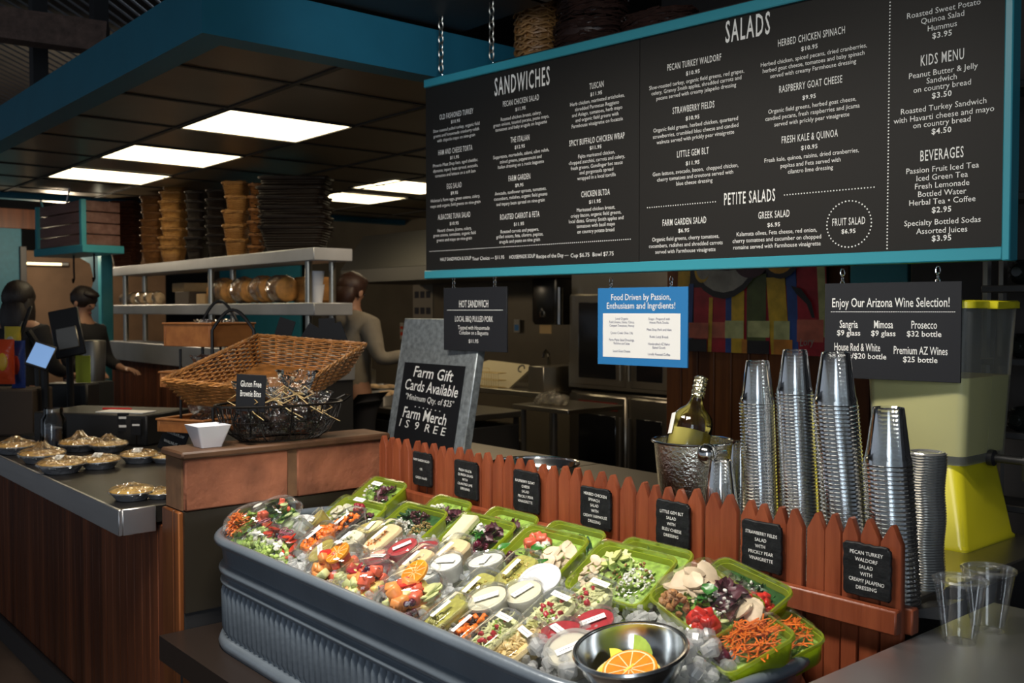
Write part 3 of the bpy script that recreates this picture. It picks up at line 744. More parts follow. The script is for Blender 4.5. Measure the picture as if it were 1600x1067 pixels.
q = MB(); tl(q, 'Food Driven by Passion,', w*0.49, -h*0.125, h*0.115, fit=w*0.66, bold=0.004); tl(q, 'Enthusiasm and Ingrdients!', w*0.49, -h*0.235, h*0.115, fit=w*0.76, bold=0.004); q.build('heading', m_white, PANEL[bs.name], 0)
q = MB()
for cx, lines in ((0.285, [('Local Organic', .40), ('Field Greens, Dates, Citrus,', .445), ('Campari Tomatoes, Honey', .49), ('Queen Creek Olive Oils', .585), ('Farm Made Salad Dressings,', .675), ('Relishes and Salsa', .72), ('Local Goat Cheese', .82)]),
                  (0.70, [('Soups - Prepared with', .40), ('House Made Stocks', .445), ('Meat Shop Pork and Ham', .535), ('Rustic Local Breads', .625), ('Handcrafted AZ Baker', .715), ('Baked Goods', .76), ('Locally Roasted Coffee', .845)])):
    for s, f in lines: text(q, s, h*0.045, Matrix.Translation((w*cx, -0.0016, -h*f)) @ XR, xs=0.8)
q.build('lettering', m_inkblue, crd, 0)
ws, w, h = hung('wine_sign', 'black hanging sign listing the Arizona wine selection and prices', (1289, 443.5), (1503, 438.5), (1287, 590), 2.62, 2.40, m_sign, 'signs hanging under the menu board', (0.135, 0.835), 0.035)
q = MB()
tl(q, 'Enjoy Our Arizona Wine Selection!', w*0.49, -h*0.21, h*0.135, fit=w*0.86, bold=0.008)
for k in range(70): x = w*(0.05+0.90*k/69); q.box((x, -0.0008, -h*0.305), (x+w*0.008, 0, -h*0.297))
for s, p, x in (('Sangria', '$9 glass', 0.19), ('Mimosa', '$9 glass', 0.452), ('Prosecco', '$32 bottle', 0.745)):
    tl(q, s, w*x, -h*0.435, h*0.115, fit=w*(0.14 if s != 'Prosecco' else 0.18), bold=0.008); tl(q, p, w*x, -h*0.525, h*0.08, bold=0.012)
tl(q, 'House Red & White', w*0.255, -h*0.675, h*0.115, fit=w*0.35, bold=0.006); tl(q, '$8 glass/$20 bottle', w*0.255, -h*0.765, h*0.08, bold=0.012)
tl(q, 'Premium AZ Wines', w*0.72, -h*0.695, h*0.115, fit=w*0.38, bold=0.006); tl(q, '$25 bottle', w*0.72, -h*0.785, h*0.08, bold=0.012)
q.build('lettering', m_white, PANEL[ws.name], 0)

# ================================================================ galvanized chalkboard
CY = 2.19
A = at(630, 497, y=CY+0.10); Bp = at(600, 690, y=CY+0.0); Cx = at(745, 585, y=CY+0.05)
gw = at(722, 690, y=CY).x - at(604, 690, y=CY).x
zT = A.z; zB = 0.9; hh = zT-zB
lean = math.degrees(math.atan2(0.095, zT-Bp.z))
o = at(604, 690, y=CY); ybase = CY-(o.z-zB)*math.tan(rad(lean))
GM = Matrix.Translation((o.x, ybase, zB)) @ Matrix.Rotation(rad(-lean), 4, 'X')
ga = thing('chalkboard_stand', 'leaning galvanized metal stand with hand-lettered chalkboard about farm gift cards', 'sign', M=GM)
L_ = hh/math.cos(rad(lean))
q = MB(); q.rbox((0, 0, 0), (gw, 0.012, L_), 0.003); q.rbox((gw-0.004, 0, 0), (gw+0.004, 0.035, L_), 0.002); q.rbox((-0.004, 0, 0), (0.004, 0.035, L_), 0.002); q.build('metal_panel', m_galv, ga)
z1 = L_*0.685; z0 = 0.06
q = MB(); q.box((gw*0.10, -0.004, z0), (gw*0.89, 0, z1)); cbd = q.build('chalkboard', m_chalk, ga, 0)
q = MB()
def ch(s, fx, fz_, size, wd, shear=0.12, b=0.008, rot=-2): text(q, s, size, Matrix.Translation((gw*fx, -0.0048, z0+(z1-z0)*fz_)) @ XR @ Matrix.Rotation(rad(rot), 4, 'Z'), fit=gw*wd, shear=shear, bold=b)
ch('Farm Gift', 0.50, 0.88, 0.062, 0.52); ch('Cards Available', 0.50, 0.715, 0.062, 0.70); ch('"Minimum Qty. of $25"', 0.50, 0.575, 0.034, 0.64, b=0.0); ch('. . . . . . .', 0.50, 0.50, 0.034, 0.34)
ch('Farm Merch', 0.47, 0.385, 0.062, 0.58); ch('1 S  9  R E E', 0.45, 0.255, 0.045, 0.62, b=0.0)
q.build('chalk_lettering', m_white, cbd, 0)

# ================================================================ cups
def cup_mesh(q, r0, r1, h, seg=40, lip=0.0022):
    """upside-down cup: base up"""
    pr = [(0.001, h-0.004), (r0*0.80, h-0.0035), (r0*0.86, h), (r0*0.97, h), (r0, h-0.003)]
    for k in range(1, 7): pr.append((r0+(r1-r0)*0.86*k/7, (h-0.003)*(1-k/7.5)))
    pr += [(r1*0.955, 0.016), (r1*0.975, 0.014), (r1*0.98, 0.004)]
    pr += [(r1+lip*0.3, 0.0035), (r1+lip, 0.002), (r1+lip*0.6, 0.0), (r1, 0.0005)]
    q.lathe(pr, seg)
q = MB(); cup_mesh(q, 0.031, 0.0475, 0.118)
cup0 = q.build('plastic_cup', m_cup, None, 35); first = [True]
def stack(px, pyt, pxb, pyb, d, wpx, where):
    sc = (wpx*d/F)/0.0985
    T = at(px, pyt, d=d); zt = T.z; h = 0.118*sc; step = 0.0088*sc
    n = int((zt-0.9-h)/step)+1; step = (zt-0.9-h)/(n-1)
    Bt = at(pxb, pyb, d=d); f = (Bt.z-0.9)/(zt-Bt.z) if zt != Bt.z else 0
    base = Bt + (Bt-T)*((Bt.z-0.9)/(T.z-Bt.z)); base.z = 0.9
    ax = (T-base)
    for k in range(n):
        p = base + ax*(k*step/(zt-0.9))
        lb = ('topmost upturned clear plastic cup of ' if k == n-1 else 'clear plastic cup nested upside down in ') + where
        M = Matrix.Translation(p) @ Matrix.Rotation(R.uniform(0, 6), 4, 'Z') @ Matrix.Scale(sc, 4)
        if first[0]: o = cup0; o.matrix_world = M; first[0] = False
        else: o = cup0.copy(); COL.objects.link(o); o.matrix_world = M
        tag(o, lb, 'cup', 'cups in ' + where)
stack(1181, 563, 1189, 790, 2.42, 57, 'the stack beside the wine bucket')
stack(1238, 546, 1250, 790, 2.36, 59, 'the tallest middle stack')
stack(1298, 550, 1318, 790, 2.18, 70, 'the stack overlapping the wine sign')
stack(1382, 636, 1397, 900, 1.97, 76, 'the shorter stack at the fence end')
def one(o, M, lb, cat, group=None):
    c = o.copy(); COL.objects.link(c); c.matrix_world = M; return tag(c, lb, cat, group)
# wide upturned tumblers by the bucket
p = at(1126, 800, d=2.3); zt = at(1126, 718, d=2.3).z
q = MB(); r0 = 17.5*2.3/F; cup_mesh(q, r0, 37*2.3/F, zt-0.9-0.05, 36)
tm = q.build('wide_tumbler', m_cup, None, 35); tm.matrix_world = Matrix.Translation((p.x, p.y, 0.9+0.05))
tag(tm, 'topmost wide upturned clear tumbler in front of the wine bucket', 'cup', 'wide tumblers by the wine bucket')
for k in range(6): one(tm, Matrix.Translation((p.x, p.y, 0.9+0.0083*k)), 'wide clear tumbler nested under the topmost one before the wine bucket', 'cup', 'wide tumblers by the wine bucket')
p2 = at(1158, 690, d=2.62)
for k in range(16): one(cup0, Matrix.Translation((p2.x, p2.y, 0.9+0.0088*k)) , 'clear cup in the short stack half hidden behind the bucket-side stack', 'cup', 'cups in the short hidden stack')
# lids stack
q = MB(); q.lathe([(0.001, 0.0045), (0.018, 0.0045), (0.022, 0.002), (0.030, 0.002), (0.034, 0.0065), (0.040, 0.0065), (0.0425, 0.001), (0.044, 0.0), (0.0452, 0.0022)], 36)
q.mi = 0
lid0 = q.build('cup_lid', mat('lid_stack_plastic', (0.62, 0.62, 0.60), 0.16, 0.75), None, 35)
lp = at(1446, 705, d=2.12); lb_ = at(1446, 925, d=2.12); n = int((lp.z-0.9)/0.0058)
for k in range(n):
    M = Matrix.Translation((lp.x+0.002*math.sin(k*0.3), lp.y, 0.9+0.0058*k)) @ Matrix.Scale(0.95, 4)
    if k == 0: lid0.matrix_world = M; o = lid0
    else: o = lid0.copy(); COL.objects.link(o); o.matrix_world = M
    tag(o, 'topmost flat clear lid of the tall lid stack' if k == n-1 else 'flat clear cup lid within the tall lid stack by the yellow dispenser', 'lid', 'lids stacked beside the cups')
# two lidded clear cups on the steel counter
def lidcup(px, py, wpx, lb):
    p = at(px, py, z=0.88); d = (p-Vector((0, 0, H))).dot(cF); r = wpx*d/F/2
    t = thing('lidded_cup', lb, 'cup', p, 'lidded cups on the steel counter')
    h = 0.118*r/0.049
    q = MB(); q.lathe([(0.001, 0.003), (r*0.52, 0.003), (r*0.56, 0.0), (r*0.60, 0.001), (r*0.62, 0.006)] + [(r*(0.62+0.33*k/8), 0.006+(h-0.008)*k/8) for k in range(1, 9)] + [(r*0.985, h-0.001), (r*0.985, h+0.001)], 40); q.build('cup_body', m_clear, t, 35)
    q = MB(); q.lathe([(r*1.01, h-0.004), (r*1.02, h+0.002), (r*0.96, h+0.004), (r*0.90, h+0.004), (r*0.86, h-0.001), (r*0.45, h-0.001), (r*0.42, h+0.002), (r*0.15, h+0.002), (r*0.13, h)], 40); q.build('lid', m_flange, t, 35)
lidcup(1499, 1003, 81, 'front lidded clear plastic cup standing on the steel counter')
lidcup(1543, 985, 80, 'lidded clear cup standing behind the front one on the steel counter')
# black tray edge
q = MB(); q.loft([[(-0.03, -0.06, 0.0), (0.05, -0.02, 0.0), (0.05, 0.05, 0.0), (-0.03, 0.05, 0.0)], [(-0.035, -0.065, 0.010), (0.055, -0.025, 0.032), (0.055, 0.055, 0.032), (-0.035, 0.055, 0.012)]])
o = q.build('black_tray', m_black, None); o.location = (-0.925, 1.87, 0.901); o.scale = (0.8, 0.8, 1); tag(o, 'angular black tray at the end of the picket fence below the cup lids', 'tray')

# ================================================================ wine bucket, bottle, bowl
d = 2.5; p = at(1083, 686, d=d); r = 64*d/F; zr = p.z; zb = 0.90
m_hammer = mat('hammered_steel', (0.72, 0.68, 0.58), 0.2, 1.0, bump=0.30, bscale=130)
bk = thing('wine_bucket', 'hammered steel wine bucket with round knob holding a bottle', 'bucket', (p.x, p.y, zb))
hb = zr-zb
q = MB(); pr = [(r*0.66, 0), (r*0.70, 0.01)] + [(r*(0.70+0.25*k/8), 0.01+(hb-0.015)*k/8) for k in range(1, 9)]
q.lathe(pr, 48, True); q.lathe([(r*0.93, hb-0.006), (r*0.68, 0.014)], 48, False, True); q.build('pail', m_hammer, bk)
q = MB(); q.lathe([(r*0.95+0.0035*math.cos(a*math.pi/4)+0.004, hb-0.004+0.0035*math.sin(a*math.pi/4)) for a in range(8)], 48, False, False, True); q.build('rim', m_chrome, bk)
kd = at(1105, 709, d=d-0.105)-Vector((p.x, p.y, zb))
q = MB(); q.blob(kd, 0.026, 16, 10); q.tube([kd, kd+Vector((0.05, 0.1, 0)).normalized()*0.05], 0.008, 8); q.build('knob', m_chrome, bk)
bt0 = at(1080, 668, d=2.52); bt1 = at(1096, 590, d=2.55)
ax = (bt1-bt0).normalized(); zq = ax.to_track_quat('Z', 'X').to_matrix().to_4x4()
Lb = (bt1-bt0).length
bo = thing('wine_bottle', 'clear bulbous bottle of white wine leaning in the hammered bucket', 'bottle', M=Matrix.Translation(bt0) @ zq)
s_ = 33*2.52/F
q = MB(); q.lathe([(0.01, -0.09), (s_*0.9, -0.085), (s_, -0.06), (s_*1.0, 0.0), (s_*0.97, 0.016), (s_*0.88, 0.032), (s_*0.70, 0.044), (s_*0.46, 0.054), (s_*0.32, 0.068), (s_*0.26, 0.095), (s_*0.24, Lb-0.01), (s_*0.28, Lb-0.008), (s_*0.28, Lb), (s_*0.2, Lb)], 32, True); q.build('glass_body', m_glass, bo)
q = MB(); q.lathe([(0.01, -0.086), (s_*0.86, -0.082), (s_*0.96, -0.06), (s_*0.96, -0.012)], 32, True, True); q.build('wine', clear('wine', (0.92, 0.85, 0.30), 1.2, 0.05, body=0.75, bcol=(1.0, 0.88, 0.25)), bo)
q = MB(); pr = [(s_*0.33, 0.083)]
for k in range(8): pr.append((s_*(0.30+0.05*(k % 2)), 0.088+(Lb-0.09)*k/7))
q.lathe(pr + [(s_*0.2, Lb+0.003)], 14, False, True); q.build('foil', mat('gold_silver_foil', (0.62, 0.58, 0.42), 0.22, 1.0, bump=0.8, bscale=90), bo, 20)
bx = (Matrix.Translation(bt0) @ zq).inverted() @ at(1055, 676, d=2.48)
la = math.atan2(bx.y, bx.x)
q = MB(); g = []
for i in range(9):
    for j in range(7):
        a = la-0.75+0.5*i/8; z = -0.030+0.055*j/6; g.append(((s_*1.02)*math.cos(a), (s_*1.02)*math.sin(a), z))
q.add(g, [(i*7+j, (i+1)*7+j, (i+1)*7+j+1, i*7+j+1) for i in range(8) for j in range(6)]); q.build('paper_label', mat('label_paper', (0.72, 0.70, 0.66), 0.6), bo)
# steel mixing bowl behind the fence
d = 2.97; p = at(836, 723, d=d); r = 68*d/F
q = MB(); n = 12
pr = [(r*math.sin(a*math.pi/2/n)*1.0, -r*0.62*math.cos(a*math.pi/2/n)) for a in range(1, n+1)] + [(r*1.03, 0.002), (r*1.035, -0.002), (r*1.0, -0.004)] + [((r-0.002)*math.sin(a*math.pi/2/n), -(r*0.62+0.002)*math.cos(a*math.pi/2/n)) for a in range(n-1, 0, -1)]
q.lathe(pr, 48, True, True); o = q.build('mixing_bowl', m_chrome, None)
o.location = (p.x, p.y, 0.902+r*0.62); o.scale = (1, 1, 1)
BOWLZ = p.z
o.location.z = p.z
tag(o, 'large polished steel mixing bowl behind the picket fence', 'bowl')
q = MB(); q.rbox((-0.13, -0.06, 0.9), (0.13, 0.09, p.z-r*0.62-0.003), 0.003); o = q.build('steel_box', m_steeldark, None); o.location = (p.x, p.y, 0); tag(o, 'low steel box under the mixing bowl behind the fence', 'box')

# ================================================================ lemonade dispenser
c0 = at(1516, 866, z=0.90)
dX1 = c0.x-0.01; dY0 = c0.y; dX0 = at(1363, 600, y=dY0+0.03).x-0.02; dY1 = at(1589, 843, x=dX1).y
cx, cy = (dX0+dX1)/2, (dY0+dY1)/2; wx, wy = dX1-dX0, dY1-dY0
dp = thing('drink_dispenser', 'tall lemonade dispenser with frosted tank and bright yellow base and lid', 'drink dispenser', (cx, cy, 0.9))
m_yel = mat('yellow_plastic', (0.72, 0.64, 0.02), 0.32, sss=0.0)
zt0 = at(1500, 728, d=2.47).z-0.9; zt1 = at(1503, 474, d=2.47).z-0.9
def rr(w, h, r, z): return [(a, b, z) for a, b in rrect(w, h, r)]
q = MB(); q.loft([rr(wx, wy, 0.015, 0), rr(wx, wy, 0.015, 0.006), rr(wx*0.97, wy*0.97, 0.02, 0.012), rr(wx*0.76, wy*0.80, 0.03, zt0-0.01), rr(wx*0.72, wy*0.76, 0.03, zt0)]); q.build('base', m_yel, dp)
tb = (wx*0.86, wy*0.86); tt = (wx*1.0, wy*0.98)
lev = at(1560, 586, d=2.6).z-0.9
def tk(f, ins=0): return rr(tb[0]+(tt[0]-tb[0])*f-ins, tb[1]+(tt[1]-tb[1])*f-ins, 0.025, zt0+0.002+(zt1-zt0)*f)
q = MB(); q.loft([rr(tb[0]*0.9, tb[1]*0.9, 0.02, zt0+0.0015), tk(0.0), tk(0.5), tk(1.0)], True, False); q.build('tank', m_frost, dp)
fl = (lev-zt0)/(zt1-zt0)
q = MB(); q.loft([tk(0.055, 0.006), tk(fl/2, 0.006), tk(fl, 0.006)]); q.build('lemonade', mat('lemonade', (0.92, 0.82, 0.30), 0.5, sss=0.0), dp)
q = MB(); a = (tt[0]+0.012, tt[1]+0.012)
q.loft([rr(*a, 0.028, zt1-0.012), rr(*a, 0.028, zt1+0.004), rr(a[0]*0.97, a[1]*0.97, 0.025, zt1+0.008)]); q.rbox((a[0]/2-0.03, -0.05, zt1-0.014), (a[0]/2+0.02, 0.05, zt1+0.006), 0.002); q.build('lid', m_yel, dp)
sp = at(1549, 715, x=dX1-0.015)-Vector((cx, cy, 0.9))
q = MB(); q.M = Matrix.Translation(sp) @ Matrix.Rotation(rad(90), 4, 'Y'); q.lathe([(0.001, -0.006), (0.021, -0.006), (0.021, 0.008), (0.011, 0.012), (0.011, 0.08), (0.016, 0.082), (0.016, 0.10), (0.001, 0.10)], 20)
q.M = Matrix.Translation(sp+Vector((0.09, 0, 0))); q.lathe([(0.012, -0.05), (0.014, -0.01), (0.014, 0.012), (0.001, 0.014)], 14, True); q.build('spigot', m_black, dp)

# ================================================================ painting
m_p = [mat('oil_'+n, c, 0.45, var=0.3, scale=14, bump=0.15) for n, c in (('red', (0.42, 0.018, 0.03)), ('dark', (0.012, 0.010, 0.014)), ('yellow', (0.68, 0.42, 0.03)), ('grey', (0.36, 0.34, 0.29)), ('green', (0.09, 0.11, 0.03)), ('orange', (0.60, 0.22, 0.03)), ('blue', (0.03, 0.08, 0.28)), ('salmon', (0.58, 0.15, 0.09)), ('pale', (0.52, 0.52, 0.22)), ('fruit', (0.68, 0.34, 0.03)), ('plum', (0.05, 0.015, 0.025)))]
PY = YP-0.03
A = at(1064, 552, y=PY); B = at(1288, 552, y=PY); zb = (A.z+B.z)/2; zt = zb+0.62
pt = thing('still_life_painting', 'colourful still life painting of fruit in a bowl on the plank wall', 'painting', (A.x, PY, zb))
pw = B.x-A.x; ph = zt-zb
q = MB(); q.rbox((0, 0, 0), (pw, 0.028, ph), 0.002); q.build('canvas', m_p[1], pt)
q = MB(); lay = [0]
def poly(mi, pts):
    lay[0] += 1; q.mi = mi; y = -0.0004*lay[0]
    q.add([(fx*pw, y, fz_*pw) for fx, fz_ in pts], [tuple(range(len(pts)))])
def pz(px, py): return ((px-1074)/211.0, (552-py)/211.0)
def rectp(mi, x0, y0, x1, y1, s=0): poly(mi, [pz(x0, y0), pz(x1, y0), pz(x1+s, y1), pz(x0+s, y1)])
rectp(0, 1095, 470, 1290, 552); rectp(2, 1070, 425, 1090, 552, -6); rectp(5, 1078, 475, 1088, 552, -8); rectp(6, 1087, 465, 1095, 552, -4)
rectp(2, 1120, 483, 1126, 552, -2); rectp(6, 1146, 480, 1155, 552); rectp(2, 1155, 475, 1174, 552); rectp(4, 1178, 455, 1206, 552); rectp(2, 1206, 460, 1232, 552, 8); rectp(6, 1232, 440, 1246, 552, 8)
rectp(0, 1246, 400, 1285, 552, 6); rectp(8, 1272, 400, 1282, 530, 8)
rectp(7, 1088, 515, 1120, 535); rectp(7, 1126, 514, 1146, 534); rectp(8, 1146, 512, 1174, 534); rectp(8, 1180, 512, 1212, 532); rectp(8, 1218, 512, 1240, 534); rectp(5, 1218, 534, 1244, 552); rectp(7, 1250, 510, 1285, 536)
rectp(1, 1088, 536, 1118, 552); rectp(1, 1180, 536, 1212, 552); rectp(5, 1172, 535, 1180, 552)
def ell(mi, cx, cy, rx, ry, a0=0, a1=360, n=24): poly(mi, [pz(cx+rx*math.cos(rad(a0+(a1-a0)*k/n)), cy+ry*math.sin(rad(a0+(a1-a0)*k/n))) for k in range(n+1)])
ell(1, 1144, 405, 62, 80); ell(3, 1144, 405, 57, 72); ell(2, 1110, 448, 12, 16); ell(3, 1112, 446, 11, 14)
ell(10, 1150, 420, 45, 30); ell(10, 1185, 440, 25, 20); ell(5, 1170, 422, 19, 17); ell(9, 1168, 420, 14, 12); rectp(10, 1135, 440, 1180, 448, -10)
ell(1, 1228, 430, 28, 32); ell(9, 1226, 428, 24, 28); ell(5, 1215, 438, 9, 12); ell(2, 1236, 425, 10, 14); ell(1, 1244, 434, 2.5, 4)
poly(1, [pz(1242, 470), pz(1256, 474), pz(1270, 490), pz(1275, 508), pz(1271, 508), pz(1264, 492), pz(1250, 480)])
q.mi = 3
text(q, 'Lory', 0.045, Matrix.Translation((pw*0.90, -0.016, pw*0.075)) @ XR @ Matrix.Rotation(rad(8), 4, 'Z'), xs=0.8, shear=0.3)
q.build('paint_layer', m_p, pt, 0)
# ================================================================ food in the tub
def fm(name, col, rough=0.4, var=0.2, sss=0.0, scale=60): return mat(name, col, rough, var=var, scale=scale)
f_let = fm('lettuce', (0.27, 0.42, 0.07), var=0.45); f_romaine = fm('romaine', (0.44, 0.58, 0.16), var=0.4); f_dkgreen = fm('dark_greens', (0.025, 0.085, 0.022), var=0.4)
f_basil = fm('basil', (0.03, 0.16, 0.02), 0.3); f_plum = fm('red_leaf', (0.09, 0.022, 0.035), var=0.5); f_chick = fm('chicken', (0.70, 0.55, 0.38), 0.5, 0.14, scale=40); f_cheese = fm('white_cheese', (0.82, 0.80, 0.72), 0.5, 0.08)
f_wedge = fm('cheese_wedge', (0.76, 0.70, 0.47), 0.45, 0.06); f_carrot = fm('carrot', (0.82, 0.19, 0.02), 0.4); f_straw = fm('strawberry', (0.62, 0.03, 0.02), 0.25, 0.3); f_melon = fm('watermelon', (0.72, 0.13, 0.07), 0.3, 0.2)
f_rasp = fm('raspberry', (0.33, 0.012, 0.03), 0.35); f_cranb = fm('cranberry', (0.055, 0.010, 0.014), 0.35, 0.5); f_nut = fm('walnut', (0.36, 0.17, 0.06), 0.5, 0.5, scale=90); f_pecan = fm('pecan', (0.17, 0.065, 0.02), 0.4, 0.4)
f_quin = fm('quinoa', (0.36, 0.25, 0.08), 0.5, 0.4); f_avo = fm('avocado', (0.55, 0.58, 0.20), 0.4, 0.15); f_avos = fm('avocado_rim', (0.25, 0.36, 0.08), 0.4, 0.2); f_onion = fm('red_onion', (0.36, 0.10, 0.16), 0.35)
f_cuc = fm('cucumber', (0.50, 0.60, 0.28), 0.35, 0.2); f_olive = fm('black_olive', (0.018, 0.016, 0.03), 0.25); f_tom = fm('tomato', (0.60, 0.05, 0.02), 0.25, 0.25); f_orange = fm('orange', (0.82, 0.25, 0.012), 0.3, 0.15); f_peel = fm('orange_peel', (0.82, 0.30, 0.012), 0.4, 0.1)
f_cant = fm('cantaloupe', (0.82, 0.30, 0.08), 0.35, 0.12); f_honey = fm('honeydew', (0.62, 0.66, 0.30), 0.35, 0.12); f_pine = fm('pineapple', (0.78, 0.62, 0.20), 0.35, 0.2); f_grape = fm('dark_grape', (0.10, 0.012, 0.03), 0.2, 0.3); f_blueb = fm('blueberry', (0.02, 0.025, 0.06), 0.35)
f_humm = fm('hummus', (0.72, 0.54, 0.30), 0.5, 0.08); f_pesto = fm('green_dip', (0.36, 0.34, 0.07), 0.45, 0.3); f_salsa = fm('red_salsa', (0.42, 0.035, 0.045), 0.3, 0.2); f_cream = fm('cream_dip', (0.74, 0.69, 0.52), 0.4, 0.05); f_white = fm('white_dip', (0.82, 0.82, 0.76), 0.4, 0.04)
f_bean = fm('black_bean', (0.03, 0.014, 0.012), 0.3); f_slaw = fm('cabbage', (0.66, 0.66, 0.36), 0.4, 0.25); f_pasta = fm('pasta', (0.74, 0.56, 0.26), 0.4, 0.15); f_pastag = fm('green_pasta', (0.42, 0.40, 0.14), 0.4, 0.2); f_mustard = fm('yellow_sauce', (0.52, 0.42, 0.10), 0.35, 0.15); f_lime = fm('lime', (0.42, 0.58, 0.10), 0.3, 0.15); f_lemon = fm('lemon', (0.85, 0.68, 0.08), 0.3, 0.1); f_pith = fm('pith', (0.85, 0.75, 0.45), 0.5, 0.05)
f_vinred = clear('red_dressing', (0.75, 0.25, 0.3), 1.4, 0.05, body=0.6, bcol=(0.45, 0.03, 0.06))

def rpos(cx, cy, rx, ry, box=False):
    if box: return cx+R.uniform(-rx, rx), cy+R.uniform(-ry, ry), 0.7
    a = R.uniform(0, 6.283); r = math.sqrt(R.random()); return cx+rx*r*math.cos(a), cy+ry*r*math.sin(a), 1-r*r
def leaf(q, c, L, W_, rot, curl=0.3):
    vs = []; fs = []; n = 5
    c1 = R.uniform(-curl, curl)*L; c2 = R.uniform(0.2, 1)*curl*L; ph = R.uniform(0, 6)
    for i in range(n):
        t = i/(n-1); w = W_*math.sin(math.pi*(0.12+0.82*t))*(1+0.2*math.sin(ph+7*t))
        for j in (-1, -0.5, 0, 0.5, 1):
            v = rot @ Vector((L*(t-0.5), w*j*0.5, c1*(t-0.5)**2*4+c2*j*j*0.6+0.1*L*math.sin(ph+5*t+3*j)*0.5*abs(j)))
            vs.append((c[0]+v.x, c[1]+v.y, c[2]+v.z))
    for i in range(n-1):
        for j in range(4): fs.append((i*5+j, (i+1)*5+j, (i+1)*5+j+1, i*5+j+1))
    q.add(vs, fs)
def tiltm(m=0.5): return Matrix.Rotation(R.uniform(0, 6.28), 3, 'Z') @ Matrix.Rotation(R.uniform(-m, m), 3, 'X') @ Matrix.Rotation(R.uniform(-m, m), 3, 'Y')
def pile(q, kind, n, reg, z0, z1, s, box=False):
    cx, cy, rx, ry = reg
    for _ in range(n):
        x, y, h = rpos(cx, cy, rx, ry, box); z = z0+(z1-z0)*(h*R.uniform(0.6, 1.0)); k = s*R.uniform(0.75, 1.25)
        if z < 0: f = 1+z*5.5; x *= f; y *= f
        if kind == 'leaf': leaf(q, (x, y, z), k*1.5, k, tiltm(0.6))
        elif kind == 'cube':
            K = q.M; q.M = K @ Matrix.Translation((x, y, z)) @ rotm().to_4x4(); w = k/2
            q.rbox((-w, -w*R.uniform(0.6, 1), -w*R.uniform(0.5, 1)), (w, w*R.uniform(0.6, 1), w*R.uniform(0.5, 1)), w*0.2); q.M = K
        elif kind == 'slice': q.blob((x, y, z), (k*R.uniform(0.8, 1.2), k*R.uniform(0.55, 0.8), k*0.2), 10, 5, 0.06, tiltm(0.5))
        elif kind == 'ball': q.blob((x, y, z), k*0.5, 8, 6, 0.03)
        elif kind == 'bean': q.blob((x, y, z), (k*0.6, k*0.35, k*0.33), 7, 5, 0.03, rotm())
        elif kind == 'crumb': q.blob((x, y, z), (k*0.5, k*0.4, k*0.35), 6, 4, 0.28, rotm())
        elif kind == 'shred':
            a = R.uniform(0, 6.28); c = R.uniform(-1.2, 1.2); pts = []
            for i in range(6):
                t = (i/5-0.5); b = a+c*t; pts.append((x+k*t*math.cos(b), y+k*t*math.sin(b), z+R.uniform(-0.002, 0.003)+0.1*k*(0.25-t*t)))
            q.tube(pts, 0.0013+0.0004*R.random(), 4)
        elif kind == 'ring':
            m = tiltm(0.4); q.tube([Vector((x, y, z)) + m @ Vector((k*0.5*math.cos(i*math.pi/7), k*0.5*math.sin(i*math.pi/7), 0)) for i in range(14)], k*0.06, 5, False, True)
        elif kind == 'pasta':
            m = tiltm(0.4); L = k*1.5
            for ph in (0, math.pi): q.tube([Vector((x, y, z)) + m @ Vector((L*(i/14-0.5), k*0.22*math.cos(i*0.95+ph), k*0.22*math.sin(i*0.95+ph))) for i in range(15)], k*0.13, 5)
        elif kind == 'wedge':
            m = tiltm(0.3); K = q.M; q.M = K @ Matrix.Translation((x, y, z)) @ m.to_4x4(); q.prism([(-k, -k*0.3), (k, -k*0.35), (k*0.9, k*0.35), (-k*0.9, k*0.25)], -k*0.15, k*0.15); q.M = K
def fills(t, items, z0, z1):
    """items: (part name, material, kind, count, region, size[, lift])"""
    for it in items:
        nm, m, kind, n, reg, s = it[:6]; lift = it[6] if len(it) > 6 else 0
        q = MB(); pile(q, kind, n, reg, z0+lift, z1+lift, s); q.build(nm, m, t, 50)
def sticker(t, x, y, z, L, W_, ang, tilt=0):
    t = next((c for c in t.children if c.name.startswith('lid')), t)
    q = MB(); q.M = Matrix.Translation((x, y, z)) @ Matrix.Rotation(rad(ang), 4, 'Z') @ Matrix.Rotation(rad(tilt), 4, 'X')
    q.box((-L/2, -W_/2, 0), (L/2, W_/2, 0.0004)); q.mi = 1
    k = -0.36
    while k < 0.36:
        w = R.uniform(0.03, 0.09); q.box((L*k, -W_*0.09, 0.0004), (L*min(0.38, k+w), W_*0.09, 0.0006)); k += w+0.03
    q.build('label_sticker', [m_paper, m_inkgrey], t, 0)
def rrs(L, W_, r, z): return [(a, b, z) for a, b in rrect(L, W_, r, 6)]

def ICE(x, y): return 0.862+0.17*(y-1.12)
nI = Vector((0, -0.17, 1)).normalized()
def onice(px, py, lift=0.03, hy=0.0, hx=0.0):
    """point over the ice; hy, hx keep a container's half size inside the tub walls"""
    p = at(px, py, plane=(Vector((0, 1.12, 0.862+lift)), nI))
    if p.y < TYa+0.03+hy: p = at(px, py, y=TYa+0.03+hy)
    if p.x < TXa+0.05+hx: p = at(px, py, x=TXa+0.05+hx)
    return p

